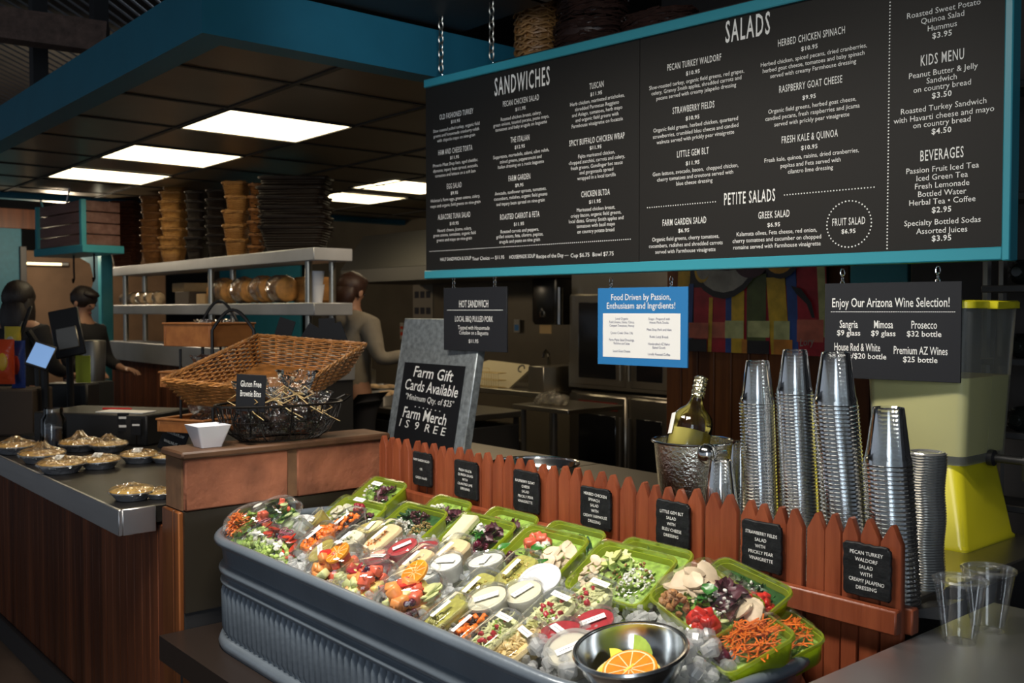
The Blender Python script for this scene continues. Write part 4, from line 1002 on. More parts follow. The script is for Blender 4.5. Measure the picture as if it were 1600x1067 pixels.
def clam(name, lb, M, L, W_, items, deep=0.05, lidh=0.018, label=None, group='green trayed salads in the tub'):
    t = thing(name, lb, 'salad box', group=group, M=M)
    q = MB(); r = 0.022
    q.loft([rrs(L*0.80, W_*0.76, r, -deep), rrs(L*0.84, W_*0.80, r, -deep*0.93), rrs(L*0.955, W_*0.945, r, -0.006), rrs(L*0.965, W_*0.955, r, 0.0), rrs(L*1.0, W_*1.0, r, 0.0), rrs(L*1.01, W_*1.012, r, -0.006), rrs(L*1.0, W_*1.0, r, -0.007), rrs(L*0.94, W_*0.92, r, -0.008), rrs(L*0.82, W_*0.78, r, -deep*0.9)], False, True)
    q.build('tray', m_green, t, 45)
    q = MB(); q.loft([rrs(L*0.99, W_*0.99, r, 0.0008), rrs(L*0.985, W_*0.985, r, 0.004), rrs(L*0.93, W_*0.91, r, 0.005), rrs(L*0.90, W_*0.87, r, lidh*0.9), rrs(L*0.88, W_*0.845, r, lidh), rrs(L*0.80, W_*0.74, r, lidh), rrs(L*0.79, W_*0.73, r, lidh-0.002)], False, True)
    q.build('lid', m_lid, t, 35)
    fills(t, items, -deep*0.55, lidh*0.35)
    q = MB(); q.loft([rrs(L*0.79, W_*0.75, r, -deep*0.88), rrs(L*0.88, W_*0.86, r, -deep*0.4), rrs(L*0.80, W_*0.78, r, -deep*0.32)], False, True); q.build('greens_bed', f_let if items[0][1] is not f_dkgreen else f_dkgreen, t)
    if label: sticker(t, label[0], label[1], lidh+0.0006, 0.05, 0.016, label[2])
    return t
def quad(TLp, TRp, BLp, dTL, dTR, dBL):
    a = at(*TLp, d=dTL); b = at(*TRp, d=dTR); c = at(*BLp, d=dBL)
    X = (b-a); Y = (a-c); L = X.length; W_ = Y.length; X.normalize(); Y = (Y - X*Y.dot(X)).normalized(); Z = X.cross(Y); o = (b+c)/2
    return Matrix(((X.x, Y.x, Z.x, o.x), (X.y, Y.y, Z.y, o.y), (X.z, Y.z, Z.z, o.z), (0, 0, 0, 1))), L, W_
CL, CW = 0.20, 0.155
def cm(px, py, yaw=0, tilt=30, y=1.50, roll=0): return fr(at(px, py, y=y), yaw, tilt, roll)
GR = lambda n, s=0.022: ('lettuce', f_let, 'leaf', n, (0, 0, CL*0.40, CW*0.38), s)
# front row, left to right: centre pixel of each tray's rim
clam('salad_box', 'green salad box with shredded chicken and raspberries, leftmost of the front row', cm(545, 806, 4, 30, 1.50), 0.215, CW,
     [GR(46), ('shredded_chicken', fm('pale_chicken', (0.72, 0.68, 0.52)), 'slice', 26, (-0.055, 0.0, 0.035, 0.05), 0.013, 0.012), ('raspberries', f_rasp, 'ball', 18, (0.02, 0.028, 0.022, 0.026), 0.016, 0.016), ('red_leaves', f_plum, 'leaf', 22, (0.06, -0.01, 0.03, 0.05), 0.02, 0.010)], label=(0.0, 0.055, 0))
clam('salad_box', 'green salad box of kale, cranberries, feta and quinoa in the front row', cm(637, 818, 2, 30, 1.50), CL, CW,
     [('kale', f_dkgreen, 'leaf', 60, (-0.03, 0.01, 0.055, 0.055), 0.022), ('cranberries', f_cranb, 'bean', 46, (0.01, 0.035, 0.045, 0.022), 0.012, 0.014), ('feta', f_cheese, 'crumb', 46, (-0.01, -0.012, 0.026, 0.026), 0.009, 0.016), ('quinoa', f_quin, 'crumb', 120, (0.062, -0.015, 0.026, 0.05), 0.007, 0.012)])
wm = clam('salad_box', 'green salad box with a pale cheese wedge, goat cheese and grapes', cm(737, 838, 2, 30, 1.50), CL, CW,
     [GR(30, 0.024), ('red_leaves', f_plum, 'leaf', 30, (0.04, 0.0, 0.05, 0.055), 0.024, 0.008), ('goat_cheese', f_cheese, 'crumb', 9, (0.015, 0.025, 0.02, 0.018), 0.022, 0.016), ('spinach', f_basil, 'leaf', 12, (0.02, 0.0, 0.03, 0.03), 0.02, 0.016), ('grapes', f_grape, 'ball', 22, (0.06, -0.035, 0.025, 0.03), 0.017, 0.012)])
q = MB(); q.M = Matrix.Translation((-0.05, 0.012, 0.006)) @ Matrix.Rotation(rad(8), 4, 'Z'); q.rbox((-0.028, -0.055, -0.015), (0.026, 0.05, 0.008), 0.006); q.build('cheese_wedge', f_wedge, wm)
t = clam('salad_box', 'green salad box with watermelon, sliced chicken and basil leaves', cm(842, 862, 2, 30, 1.495), 0.205, CW,
     [GR(36), ('watermelon', f_melon, 'cube', 22, (-0.035, 0.03, 0.03, 0.028), 0.022, 0.012), ('chicken', f_chick, 'slice', 26, (0.05, -0.005, 0.042, 0.055), 0.022, 0.014), ('goat_cheese', f_cheese, 'crumb', 8, (0.0, 0.01, 0.014, 0.018), 0.02, 0.02), ('blackberries', f_cranb, 'ball', 22, (-0.055, -0.04, 0.024, 0.018), 0.015, 0.012)])
q = MB()
for x, y, a in ((0.012, -0.008, 20), (0.058, -0.045, 35), (-0.08, -0.03, 60)): leaf(q, (x, y, 0.022), 0.036, 0.022, Matrix.Rotation(rad(a), 3, 'Z'), 0.15)
q.build('basil_leaves', f_basil, t)
clam('salad_box', 'bright green salad box of avocado slices, chicken and blue cheese', cm(968, 893, 2, 30, 1.50), 0.215, CW,
     [('romaine', f_romaine, 'leaf', 60, (0, 0, 0.085, 0.06), 0.022), ('avocado_slices', f_avo, 'wedge', 12, (-0.02, 0.02, 0.035, 0.034), 0.017, 0.016), ('avocado_skin', f_avos, 'wedge', 7, (-0.01, 0.0, 0.035, 0.03), 0.016, 0.013), ('chicken', f_chick, 'slice', 24, (-0.068, -0.015, 0.022, 0.05), 0.013, 0.013), ('blue_cheese', f_cheese, 'crumb', 90, (0.05, -0.012, 0.04, 0.05), 0.007, 0.014), ('bacon', f_nut, 'crumb', 20, (0.03, 0.0, 0.05, 0.05), 0.007, 0.018)], label=None)
M, L, W_ = quad((1105, 879), (1205, 946), (1006, 927), 1.93, 1.80, 1.86)
clam('salad_box', 'large clear-lidded salad of sliced chicken, walnuts and strawberries', M, L, W_,
     [('lettuce', f_let, 'leaf', 44, (0, 0, L*.40, W_*.38), 0.024), ('dark_leaves', f_plum, 'leaf', 34, (0.03, 0.03, 0.06, 0.04), 0.026, 0.010), ('chicken', f_chick, 'slice', 15, (-0.045, 0.012, 0.04, 0.045), 0.030, 0.016), ('walnuts', f_nut, 'crumb', 46, (-0.028, -0.052, 0.034, 0.022), 0.016, 0.018), ('strawberries', f_straw, 'cube', 22, (0.045, -0.05, 0.028, 0.022), 0.02, 0.014), ('blue_cheese', f_cheese, 'crumb', 30, (0.03, 0.01, 0.03, 0.025), 0.008, 0.024), ('spinach', f_basil, 'leaf', 10, (0.01, -0.005, 0.02, 0.025), 0.02, 0.022)], lidh=0.03)
M, L, W_ = quad((1160, 935), (1236, 985), (1078, 1004), 1.86, 1.70, 1.79)
clam('salad_box', 'tilted salad box with orange carrot shreds, pecans and a green side, right foreground', M, L, W_,
     [('lettuce', f_romaine, 'leaf', 34, (0, 0, L*.38, W_*.38), 0.024), ('carrot_shreds', f_carrot, 'shred', 110, (L*.14, 0.01, L*.30, W_*.28), 0.045, 0.020), ('pecans', f_pecan, 'bean', 14, (-L*.30, -0.03, 0.016, W_*.24), 0.026, 0.016), ('turkey', f_chick, 'slice', 8, (-L*.2, 0.045, 0.03, 0.03), 0.024, 0.018), ('apple', f_honey, 'slice', 8, (-L*.36, 0.0, 0.014, 0.04), 0.022, 0.012), ('grapes', f_grape, 'ball', 14, (0.0, -W_*.36, 0.04, 0.016), 0.02, 0.006)], lidh=0.032)
# back row leaning on the fence
def back(px, py, lb, items, L=CL, tilt=34, y=1.625, yaw=0, label=None): clam('salad_box', lb, cm(px, py, yaw, tilt, y), L, 0.12, items, lidh=0.012, label=label)
mx = lambda m1, n1, m2, n2: [('lettuce', f_let, 'leaf', 40, (0, 0, CL*0.42, 0.045), 0.02), (n1, m1, 'leaf', 20, (0.03, 0.0, 0.05, 0.04), 0.02, 0.006), (n2, m2, 'crumb', 22, (-0.04, 0.0, 0.035, 0.035), 0.011, 0.010)]
back(590, 768, 'green salad box in the far back corner below the first slate plate', mx(f_plum, 'red_leaves', f_cheese, 'cheese'), 0.19, 32, 1.63, 0, (-0.02, 0.02, 0))
back(690, 800, 'green salad box with crumbled cheese tucked behind the kale box', mx(f_plum, 'red_leaves', f_cheese, 'cheese'), 0.17, 34, 1.625)
back(785, 822, 'green salad box behind the cheese wedge box', mx(f_plum, 'red_leaves', f_nut, 'nuts'), 0.19)
back(884, 847, 'green salad box behind the watermelon box', mx(f_dkgreen, 'spinach', f_chick, 'chicken'), 0.19)
back(1010, 878, 'green salad box with corn and pasta behind the avocado box', mx(f_romaine, 'romaine', f_pasta, 'pasta'), 0.20)
M, L, W_ = quad((1112, 880), (1226, 935), (1085, 905), 1.98, 1.83, 1.95)
clam('salad_box', 'green salad box with strawberries partly hidden behind the chicken and walnut salad', M, L, 0.12, [('dark_leaves', f_dkgreen, 'leaf', 36, (0, 0, L*.42, 0.045), 0.02), ('strawberries', f_straw, 'cube', 20, (L*.3, -0.01, 0.035, 0.03), 0.018, 0.008), ('blue_cheese', f_cheese, 'crumb', 16, (L*.1, 0.01, 0.03, 0.03), 0.008, 0.01)], lidh=0.014)
M, L, W_ = quad((1220, 940), (1281, 985), (1160, 1005), 1.90, 1.78, 1.82)
clam('salad_box', 'green salad box of carrot shreds at the far right end of the tub', M, L, W_*0.9, [('lettuce', f_romaine, 'leaf', 26, (0, 0, L*.36, W_*.3), 0.022), ('carrot_shreds', f_carrot, 'shred', 60, (0.0, 0.02, L*.3, W_*.25), 0.04, 0.016)], lidh=0.022)

# ---- round domed bowls
def dome(px, py, r, lb, items, tilt=22, yaw=0, lift=0.035, name='salad_bowl', group='round domed salad bowls', lab=None, cat='salad bowl'):
    p = onice(px, py, lift, r*0.82, r*0.8); t = thing(name, lb, cat, group=group, M=fr(p, yaw, tilt))
    q = MB(); q.lathe([(0.001, -0.048), (r*0.62, -0.048), (r*0.70, -0.042), (r*0.95, -0.004), (r*1.0, 0.0), (r*1.03, 0.001)], 36); q.build('bowl', m_clear, t, 35)
    q = MB(); q.lathe([(r*1.035, 0.0), (r*1.03, 0.004), (r*0.97, 0.005), (r*0.93, 0.018), (r*0.80, 0.034), (r*0.60, 0.042), (r*0.3, 0.044), (0.001, 0.044)], 36); q.mi = 1; q.lathe([(r*1.0, -0.003), (r*1.05, 0.0), (r*1.045, 0.005), (r*0.98, 0.006)], 36); q.build('lid', [m_lid, m_flange], t, 35)
    its = [(i[0], i[1], i[2], int(i[3]*1.35)+1, tuple(v*r for v in i[4]), i[5]) + tuple(i[6:]) for i in items]
    fills(t, its, -0.036, 0.026)
    if lab: sticker(t, lab[0]*r, lab[1]*r, 0.0446, 0.024, 0.010, lab[2])
    return t
dome(393, 818, 0.085, 'round domed salad with shredded carrot at the left end of the tub', [('lettuce', f_let, 'leaf', 50, (0, 0, .85, .85), 0.022), ('carrot_shreds', f_carrot, 'shred', 90, (-.35, -.25, .42, .42), 0.03, 0.014), ('tomatoes', f_melon, 'cube', 9, (.35, .35, .25, .25), 0.022, 0.012), ('radish', f_cheese, 'slice', 9, (-.05, .45, .35, .25), 0.014, 0.014), ('carrot_base', f_carrot, 'shred', 40, (-.5, -.4, .3, .3), 0.03, -0.004)])
dome(432, 806, 0.075, 'round domed green salad behind the carrot salad', [('lettuce', f_let, 'leaf', 50, (0, 0, .8, .8), 0.022), ('spinach', f_dkgreen, 'leaf', 20, (0, 0, .7, .6), 0.024, 0.008), ('tomatoes', f_melon, 'cube', 4, (0, .4, .3, .2), 0.02, 0.010), ('cucumber', f_cuc, 'slice', 4, (.4, .3, .3, .2), 0.018, 0.012)])
GK = [('romaine', f_romaine, 'crumb', 150, (0, 0, .92, .9), 0.017), ('feta', f_cheese, 'crumb', 16, (.1, .0, .5, .45), 0.018, 0.014), ('tomatoes', f_tom, 'slice', 10, (.5, .35, .32, .3), 0.014, 0.014), ('olives', f_olive, 'ball', 4, (-.3, .25, .55, .25), 0.015, 0.016), ('cucumber', f_cuc, 'slice', 8, (-.3, .05, .4, .35), 0.015, 0.012), ('red_onion', f_onion, 'ring', 6, (.0, .5, .5, .25), 0.03, 0.018)]
dome(404, 842, 0.072, 'round domed Greek salad half hidden behind the front one', GK)
dome(428, 858, 0.082, 'front round domed Greek salad with feta, olives and tomato', GK)
FR = [('honeydew', f_honey, 'cube', 10, (0, -.3, .7, .5), 0.028), ('cantaloupe', f_cant, 'cube', 12, (-.1, -.1, .7, .6), 0.028, 0.004), ('pineapple', f_pine, 'cube', 9, (0, 0, .75, .7), 0.028), ('watermelon', f_melon, 'cube', 7, (.2, .1, .6, .5), 0.026, 0.012)]
t = dome(526, 882, 0.082, 'leftmost fruit salad bowl with orange slices and strawberries', FR + [('strawberries', f_straw, 'slice', 7, (-.4, .0, .4, .35), 0.018, 0.014), ('raspberries', f_rasp, 'bean', 4, (-.3, .1, .4, .3), 0.03, 0.016)], name='fruit_bowl', group='fruit salads along the tub edge', lab=(-.1, .35, 10), cat='fruit bowl')
def oslice(t, x, y, z, r, tx=0, nm='orange_slice'):
    q = MB(); q.M = Matrix.Translation((x, y, z)) @ Matrix.Rotation(rad(tx), 4, 'X')
    q.lathe([(0.001, -0.003), (r*0.9, -0.003), (r*0.9, 0.003), (0.001, 0.003)], 24); q.mi = 1
    q.lathe([(r*0.9, -0.0035), (r, -0.003), (r, 0.003), (r*0.9, 0.0035)], 24, False, False, True); q.mi = 2
    for k in range(9):
        a = k*2*math.pi/9; q.M = Matrix.Translation((x, y, z)) @ Matrix.Rotation(rad(tx), 4, 'X') @ Matrix.Rotation(a, 4, 'Z'); q.box((r*0.1, -0.0006, 0.003), (r*0.88, 0.0006, 0.0034))
    return q.build(nm, [f_orange, f_peel, f_pith], t, 40)
oslice(t, 0.012, 0.008, 0.030, 0.032, 15)
t = dome(570, 908, 0.080, 'middle fruit salad bowl with dark grapes and a blueberry', FR + [('grapes', f_grape, 'ball', 4, (.0, .2, .5, .3), 0.03, 0.014), ('blueberries', f_blueb, 'ball', 4, (.3, .2, .5, .5), 0.014, 0.02), ('strawberries', f_rasp, 'slice', 5, (-.3, .1, .4, .4), 0.02, 0.014)], name='fruit_bowl', group='fruit salads along the tub edge', cat='fruit bowl')
t = dome(640, 928, 0.084, 'rightmost fruit salad bowl topped with an orange slice and strawberry', FR + [('grapes', f_grape, 'ball', 6, (.65, -.45, .25, .25), 0.016, 0.0), ('strawberries', f_straw, 'slice', 5, (.1, .0, .4, .35), 0.02, 0.016), ('melon_top', f_honey, 'slice', 3, (.5, .25, .3, .2), 0.026, 0.016), ('cantaloupe_front', f_cant, 'cube', 6, (.1, -.5, .5, .3), 0.03, 0.008)], name='fruit_bowl', group='fruit salads along the tub edge', cat='fruit bowl')
oslice(t, -0.010, 0.034, 0.030, 0.034, 20)

# ---- oblong deli boxes: long axis runs up the ice
def deli(px, py, L, W_, lb, base, items, yaw=0, tilt=30, lift=0.028, lab=(0, 0, 90), deep=0.035, sc=1):
    p = onice(px, py, lift, L*0.40); t = thing('deli_box', lb, 'deli container', group='oblong deli boxes on the ice', M=fr(p, yaw, tilt, R.uniform(-4, 4), sc))
    r = min(L, W_)*0.30
    q = MB(); q.loft([rrs(W_*0.74, L*0.78, r*0.8, -deep), rrs(W_*0.95, L*0.95, r, -0.004), rrs(W_*0.97, L*0.97, r, 0)], True, False); q.build('box', m_clear, t, 35)
    q = MB(); q.loft([rrs(W_, L, r, -0.003), rrs(W_*1.06, L*1.05, r, 0.0), rrs(W_*1.03, L*1.03, r, 0.005), rrs(W_*0.92, L*0.93, r*0.9, 0.0052)], False, False)
    q.mi = 1; q.loft([rrs(W_*0.92, L*0.93, r*0.9, 0.0052), rrs(W_*0.86, L*0.89, r*0.85, 0.011), rrs(W_*0.80, L*0.84, r*0.8, 0.012)], False, True); q.build('lid', [m_flange, m_lid], t, 35)
    q = MB(); top = rrs(W_*0.82, L*0.84, r*0.9, -0.008)
    q.loft([rrs(W_*0.68, L*0.72, r*0.8, -deep*0.95), top, rrs(W_*0.74, L*0.78, r*0.8, -0.001)], True, True); q.build('filling', base, t)
    fills(t, [(i[0], i[1], i[2], i[3], (i[4][0]*W_, i[4][1]*L, i[4][2]*W_, i[4][3]*L), i[5]) + tuple(i[6:]) for i in items], -0.006, 0.006)
    if lab: sticker(t, lab[0]*W_, lab[1]*L, 0.0126, 0.050, 0.013, lab[2])
    return t
A_ = (0, 0, .37, .39)
BN = [('black_beans', f_bean, 'bean', 34, A_, 0.011), ('carrots', f_carrot, 'cube', 26, (.05, .0, .36, .40), 0.014, 0.002)]
SL_ = [('cabbage_shreds', f_slaw, 'shred', 60, A_, 0.035), ('red_apple', f_salsa, 'crumb', 10, (0, 0, .3, .35), 0.013, 0.006), ('herbs', f_let, 'crumb', 14, A_, 0.007, 0.004)]
PS = [('fusilli', f_pasta, 'pasta', 16, A_, 0.020), ('green_fusilli', f_pastag, 'pasta', 6, (-.1, .15, .3, .25), 0.02)]
deli(537, 816, 0.125, 0.088, 'oblong deli box of roasted carrots and black beans beside the raspberry salad', f_bean, BN)
deli(494, 838, 0.115, 0.08, 'oblong carrot deli box behind the tilted yellow cup', f_carrot, BN, lift=0.02)
deli(596, 838, 0.125, 0.088, 'oblong deli box of orange hummus left of the red salsa cup', f_humm, [('lentils', f_cant, 'crumb', 50, (-.1, -.1, .35, .4), 0.006, -0.001)])
deli(540, 846, 0.115, 0.075, 'oblong pale hummus box behind the leftmost fruit bowl', f_cream, [('herbs', f_let, 'crumb', 20, A_, 0.005)], lift=0.02)
deli(699, 864, 0.13, 0.095, 'oblong hummus box beside the white ranch cup', f_humm, [])
deli(646, 878, 0.12, 0.08, 'oblong tan hummus box behind the rightmost fruit bowl', f_humm, [('crumbs', f_cream, 'crumb', 20, A_, 0.006)], lift=0.022)
deli(803, 892, 0.13, 0.09, 'oblong olive green deli box in front of the watermelon salad', f_pesto, [('chopped_olive', f_mustard, 'crumb', 60, A_, 0.008)])
deli(740, 920, 0.125, 0.078, 'oblong olive green deli box half sunk in the crushed ice', f_pesto, [('chopped_olive', f_mustard, 'crumb', 50, A_, 0.008)], lift=0.02)
deli(693, 958, 0.12, 0.082, 'oblong green dip box next to the grapes of the fruit bowl', f_pesto, [('green_fusilli', f_pastag, 'pasta', 8, (0, -.2, .36, .2), 0.016)], yaw=-8)
deli(726, 981, 0.118, 0.085, 'oblong carrot and bean box at the front edge of the tub', f_bean, BN, yaw=-8)
deli(770, 988, 0.12, 0.088, 'oblong slaw box second from the front edge pasta box', f_slaw, SL_, yaw=-10, lab=(.05, .28, 0))
deli(806, 1004, 0.125, 0.100, 'nearest oblong deli box holding spiral pasta salad', f_pasta, PS, yaw=-12, lab=(.12, .18, -6), lift=0.034)
deli(858, 956, 0.12, 0.088, 'oblong cabbage slaw box behind the red salsa cups', f_slaw, SL_, yaw=-4, lab=(.05, .30, 0))
deli(915, 936, 0.125, 0.095, 'oblong cabbage slaw box in front of the avocado salad', f_slaw, SL_, yaw=-4, lab=(.1, .32, 0))

# ---- round portion cups
def pcup(px, py, r, lb, fillm, bodym, tilt=26, yaw=0, lift=0.03, lab=45, h=0.045, lidm=None, name='portion_cup'):
    p = onice(px, py, lift, r*0.8); t = thing(name, lb, 'portion cup', group='round portion cups on the ice', M=fr(p, yaw, tilt))
    q = MB(); q.lathe([(0.001, -h), (r*0.74, -h), (r*0.78, -h+0.003), (r*0.96, -0.006), (r*0.99, 0)], 32); q.build('cup', bodym, t, 35)
    q = MB(); q.lathe([(0.001, -h*0.94), (r*0.72, -h*0.94), (r*0.90, -0.010), (r*0.90, -0.004), (0.001, -0.003)], 32); q.build('dip', fillm, t, 35)
    q = MB(); q.lathe([(r*0.90, 0.002), (r*0.86, -0.001), (0.001, -0.0005)], 32); q.mi = 1; q.lathe([(r*1.0, -0.006), (r*1.05, -0.004), (r*1.05, 0.002), (r*0.98, 0.0045), (r*0.90, 0.002)], 32); q.build('lid', [lidm or m_lid, lidm or m_flange], t, 35)
    if lab is not None: sticker(t, 0, 0, 0.0006, r*1.15, r*0.36, lab)
    return t
pcup(628, 852, 0.042, 'clear cup of red salsa with a slanted white label, middle of the tub', f_salsa, m_clear, 24, lab=62)
pcup(590, 868, 0.040, 'red salsa cup partly under the middle fruit bowl', f_salsa, m_clear, 20, lift=0.012, lab=20)
pcup(664, 850, 0.036, 'pink cup lying behind the red salsa cup', f_salsa, m_milky, 10, lift=0.015, lab=None)
pcup(500, 858, 0.042, 'tilted cup of yellow green dressing beside the leftmost fruit bowl', f_mustard, m_clear, 38, -8, lab=-25)
pcup(488, 811, 0.040, 'tilted cup of yellow dressing beside the clear empty cup', f_mustard, m_clear, 48, -25, lab=10)
pcup(462, 826, 0.038, 'clear tilted cup behind the Greek salad', m_frost, m_clear, 60, -20, lab=None)
pcup(578, 821, 0.042, 'cup of mustard dressing in front of the kale salad', f_mustard, m_clear, 16, lab=-60)
pcup(696, 876, 0.040, 'white ranch cup leaning in front of the hummus box', f_white, m_milky, 22, 8, lab=20)
pcup(758, 873, 0.044, 'white herbed dip cup below the watermelon salad', f_white, m_milky, 14, -12, lab=-50, h=0.05)
pcup(664, 893, 0.038, 'white cup beside the orange topped fruit bowl', f_white, m_milky, 24, lab=15, lift=0.015)
pcup(760, 932, 0.046, 'cream dressing cup beside the sunken olive box', f_cream, m_milky, 24, lab=50, h=0.05)
pcup(816, 922, 0.044, 'cream dressing cup between the olive box and white lidded tub', f_cream, m_milky, 22, 10, lab=72, h=0.05)
t = pcup(843, 905, 0.045, 'white lidded paper tub printed with small black words', f_white, m_ceramic, 30, 15, lab=None, lidm=m_ceramic)
pcup(873, 984, 0.044, 'red salsa cup behind the spiral pasta box', f_salsa, m_clear, 16, lab=-15, h=0.05)
pcup(926, 968, 0.044, 'red salsa cup behind the steel bowl rim', f_salsa, m_clear, 22, lab=58, h=0.05)
pcup(890, 1012, 0.046, 'white lidded cup touching the steel bowl at the left', f_cream, m_milky, 26, 14, lab=50, lidm=m_milky)

# ---- steel bowl with citrus
p = onice(985, 1014, 0.060); rb = 84*1.70/F; p_bowl = p
bw = thing('steel_bowl', 'round stainless bowl of citrus slices bedded in the ice at front', 'bowl', M=fr(p, 0, 10))
q = MB(); n = 14; hb = rb*0.72
pr = [(rb*0.45, -hb)] + [(rb*(0.45+0.53*math.sin(k*math.pi/2/n)), -hb*math.cos(k*math.pi/2/n)**1.3) for k in range(1, n+1)]
q.lathe(pr + [(rb*0.985, 0.004), (rb*1.03, 0.005), (rb*1.055, 0.001), (rb*1.04, -0.003)], 56, True)
q.lathe([(rb*0.975, 0.003)] + [(r-0.0025, z+0.002) for r, z in reversed(pr)], 56, False, True)
q.build('bowl_shell', brushed('bowl_steel', (0.70, 0.70, 0.68), 0.20, (8, 8, 60), 0.05), bw)
BWM = fr(p, 0, 10)
def inb(x, y, z): return BWM @ Vector((x*rb, y*rb, z*rb))
def citrus(nm, lb, loc, r, yaw, tilt, roll, mats, wedge=False):
    q = MB()
    if wedge:
        n = 10; q.add([(0, -r, 0), (0, r, 0)] + [(r*0.45*math.sin(k*math.pi/n)*0+ (-0.0), r*math.cos(k*math.pi/n), 0) for k in range(0)], [])
        A = []; 
        for s in (-0.5, 0.0, 0.5):
            A.append([(r*math.sin(k*math.pi/n)*math.cos(s)*0.9, -r*math.cos(k*math.pi/n), r*math.sin(k*math.pi/n)*math.sin(s)*0.9) for k in range(n+1)])
        vs = [p_ for a in A for p_ in a]; m = n+1
        q.mi = 1; q.add(vs, [(i*m+k, i*m+k+1, (i+1)*m+k+1, (i+1)*m+k) for i in range(2) for k in range(n)])
        q.mi = 0; q.add(A[0], [tuple(range(m))]); q.add(A[2], [tuple(reversed(range(m)))])
    else:
        th = 0.010
        q.lathe([(0.001, 0), (r*0.9, 0), (r*0.9, 0.0001)], 28); q.lathe([(0.001, th), (r*0.88, th)], 28); q.mi = 1
        q.lathe([(r*0.9, -0.0004), (r, 0.001), (r, th-0.001), (r*0.9, th+0.0004)], 28, False, False, True); q.mi = 2
        q.lathe([(r*0.86, th+0.0002), (r*0.92, th+0.0003)], 28)
        for k in range(10):
            q.M = Matrix.Rotation(k*math.pi/5, 4, 'Z'); q.box((r*0.08, -0.0007, th), (r*0.87, 0.0007, th+0.0003))
    o = q.build(nm, mats, None, 40); o.matrix_world = fr(loc, yaw, tilt, roll); return tag(o, lb, 'citrus')
OM = [f_orange, f_peel, f_pith]; LM = [f_lemon, f_lemon, f_pith]; GM_ = [f_lime, f_lime, f_pith]
citrus('orange_slice', 'thick orange half slice at the front of the steel bowl', inb(0.24, -0.30, -0.26), 0.046, 15, 24, 0, OM)
citrus('lemon_slice', 'lemon slice lying left of the orange slice in the bowl', inb(-0.12, -0.22, -0.34), 0.040, -20, 24, -8, LM)
citrus('lemon_wedge', 'yellow lemon wedge at the left in the steel bowl', inb(-0.48, -0.05, -0.34), 0.032, 50, 20, 20, LM, True)
citrus('lime_wedge', 'lime wedge standing upright in the steel bowl', inb(-0.10, 0.12, -0.26), 0.040, 35, 60, 15, GM_, True)
citrus('lime_wedge', 'lime wedge behind the lemon wedge in the bowl', inb(-0.32, 0.15, -0.36), 0.034, -30, 40, 5, GM_, True)
citrus('lemon_wedge', 'pale lemon wedge behind the orange slice in the bowl', inb(0.25, 0.02, -0.46), 0.034, 80, 30, -10, LM, True)

# ---- ice
q = MB(); n = 40; g = []
for k in range(16):
    f = k/15; ring = outline(-0.035-0.20*f if f < 1 else -0.235, 150)
    g.append([(x*(1 if f < 1 else 0.98), y, ICE(0, y+tc_.y)-0.045-(0.09 if math.hypot(x+tc_.x-p_bowl.x, y+tc_.y-p_bowl.y) < rb else 0)-max(0, (y+tc_.y)-1.45)*0.35-BZ+R.uniform(-0.004, 0.004)) for x, y in ring])
q.mi = 1; q.loft(g, False, True); q.mi = 0
q.M = Matrix.Translation((-tc_.x, -tc_.y, -BZ))
for _ in range(2300):
    x = R.uniform(TXa+0.05, TXb-0.05); y = R.uniform(TYa+0.05, TYb-0.05)
    ex = max(0, abs(x-tc_.x)-((TXb-TXa)/2-TCr)); ey = max(0, abs(y-tc_.y)-((TYb-TYa)/2-TCr))
    if math.hypot(ex, ey) > TCr-0.05: continue
    if math.hypot(x-p_bowl.x, y-p_bowl.y) < rb*1.12: continue
    k = R.uniform(0.007, 0.015); m = rotm(); z = ICE(x, y)+R.uniform(-0.034, -0.006)-max(0, y-1.45)*0.35-max(0, -2.25-x)*0.12
    q.blob((x, y, z), (k, k*R.uniform(0.6, 1), k*R.uniform(0.5, 0.9)), 6, 4, 0.16, m)
for _ in range(210):      # larger cubes by the steel bowl
    px = R.uniform(830, 1120); py = R.uniform(985, 1067); c = onice(px, py, 0.012)
    if not (TXa+0.06 < c.x < TXb-0.05 and TYa+0.05 < c.y < TYb-0.06): continue
    if math.hypot(c.x-p_bowl.x, c.y-p_bowl.y) < rb*1.12: continue
    k = R.uniform(0.010, 0.017); K = q.M; q.M = K @ Matrix.Translation(c) @ rotm().to_4x4(); q.rbox((-k, -k*0.8, -k*0.7), (k, k*0.8, k*0.7), k*0.3); q.M = K
o = q.build('crushed_ice', [m_ice, m_icebed], None, 30); o.location = tc_; o['kind'] = 'stuff'; tag(o, 'crushed ice and ice cubes filling the grey tub', 'ice')
# ================================================================ pass counter and overshelf
YS = 2.83
xl = at(171, 540, y=YS).x; xr = at(492, 560, y=YS).x; SD = at(552, 400, x=xr).y-YS; print('SD', SD)
za = (at(300, 541, y=YS).z+at(430, 551, y=YS).z)/2; zb_ = (at(300, 577, y=YS).z+at(430, 588, y=YS).z)/2
pc = thing('pass_counter', 'kitchen pass counter with steel apron over reddish vertical planks', 'counter')
mb = MB(); mb.rbox((xl, YS, zb_), (xr, YS+SD+0.01, za), 0.004); mb.build('steel_top', m_apron, pc)
mb = MB(); x = xl
while x < xr-0.08: mb.rbox((x, YS+0.02, 0), (x+0.087, YS+0.04, zb_-0.001), 0.003); x += 0.09
mb.build('plank_front', m_rustic, pc)
mb = MB(); mb.box((xl, YS+0.041, 0), (xr-0.01, YS+SD, zb_-0.001)); mb.build('body', m_dark, pc, 0)
ov = thing('overshelf', 'two-tier stainless overshelf above the pass carrying baskets and bread', 'shelf')
z2 = (at(178, 412, y=YS).z+at(490, 394, y=YS).z)/2; z1 = (at(178, 476, y=YS).z+at(490, 474, y=YS).z)/2
sxr = at(490, 400, y=YS).x; sxl = at(176, 415, y=YS).x
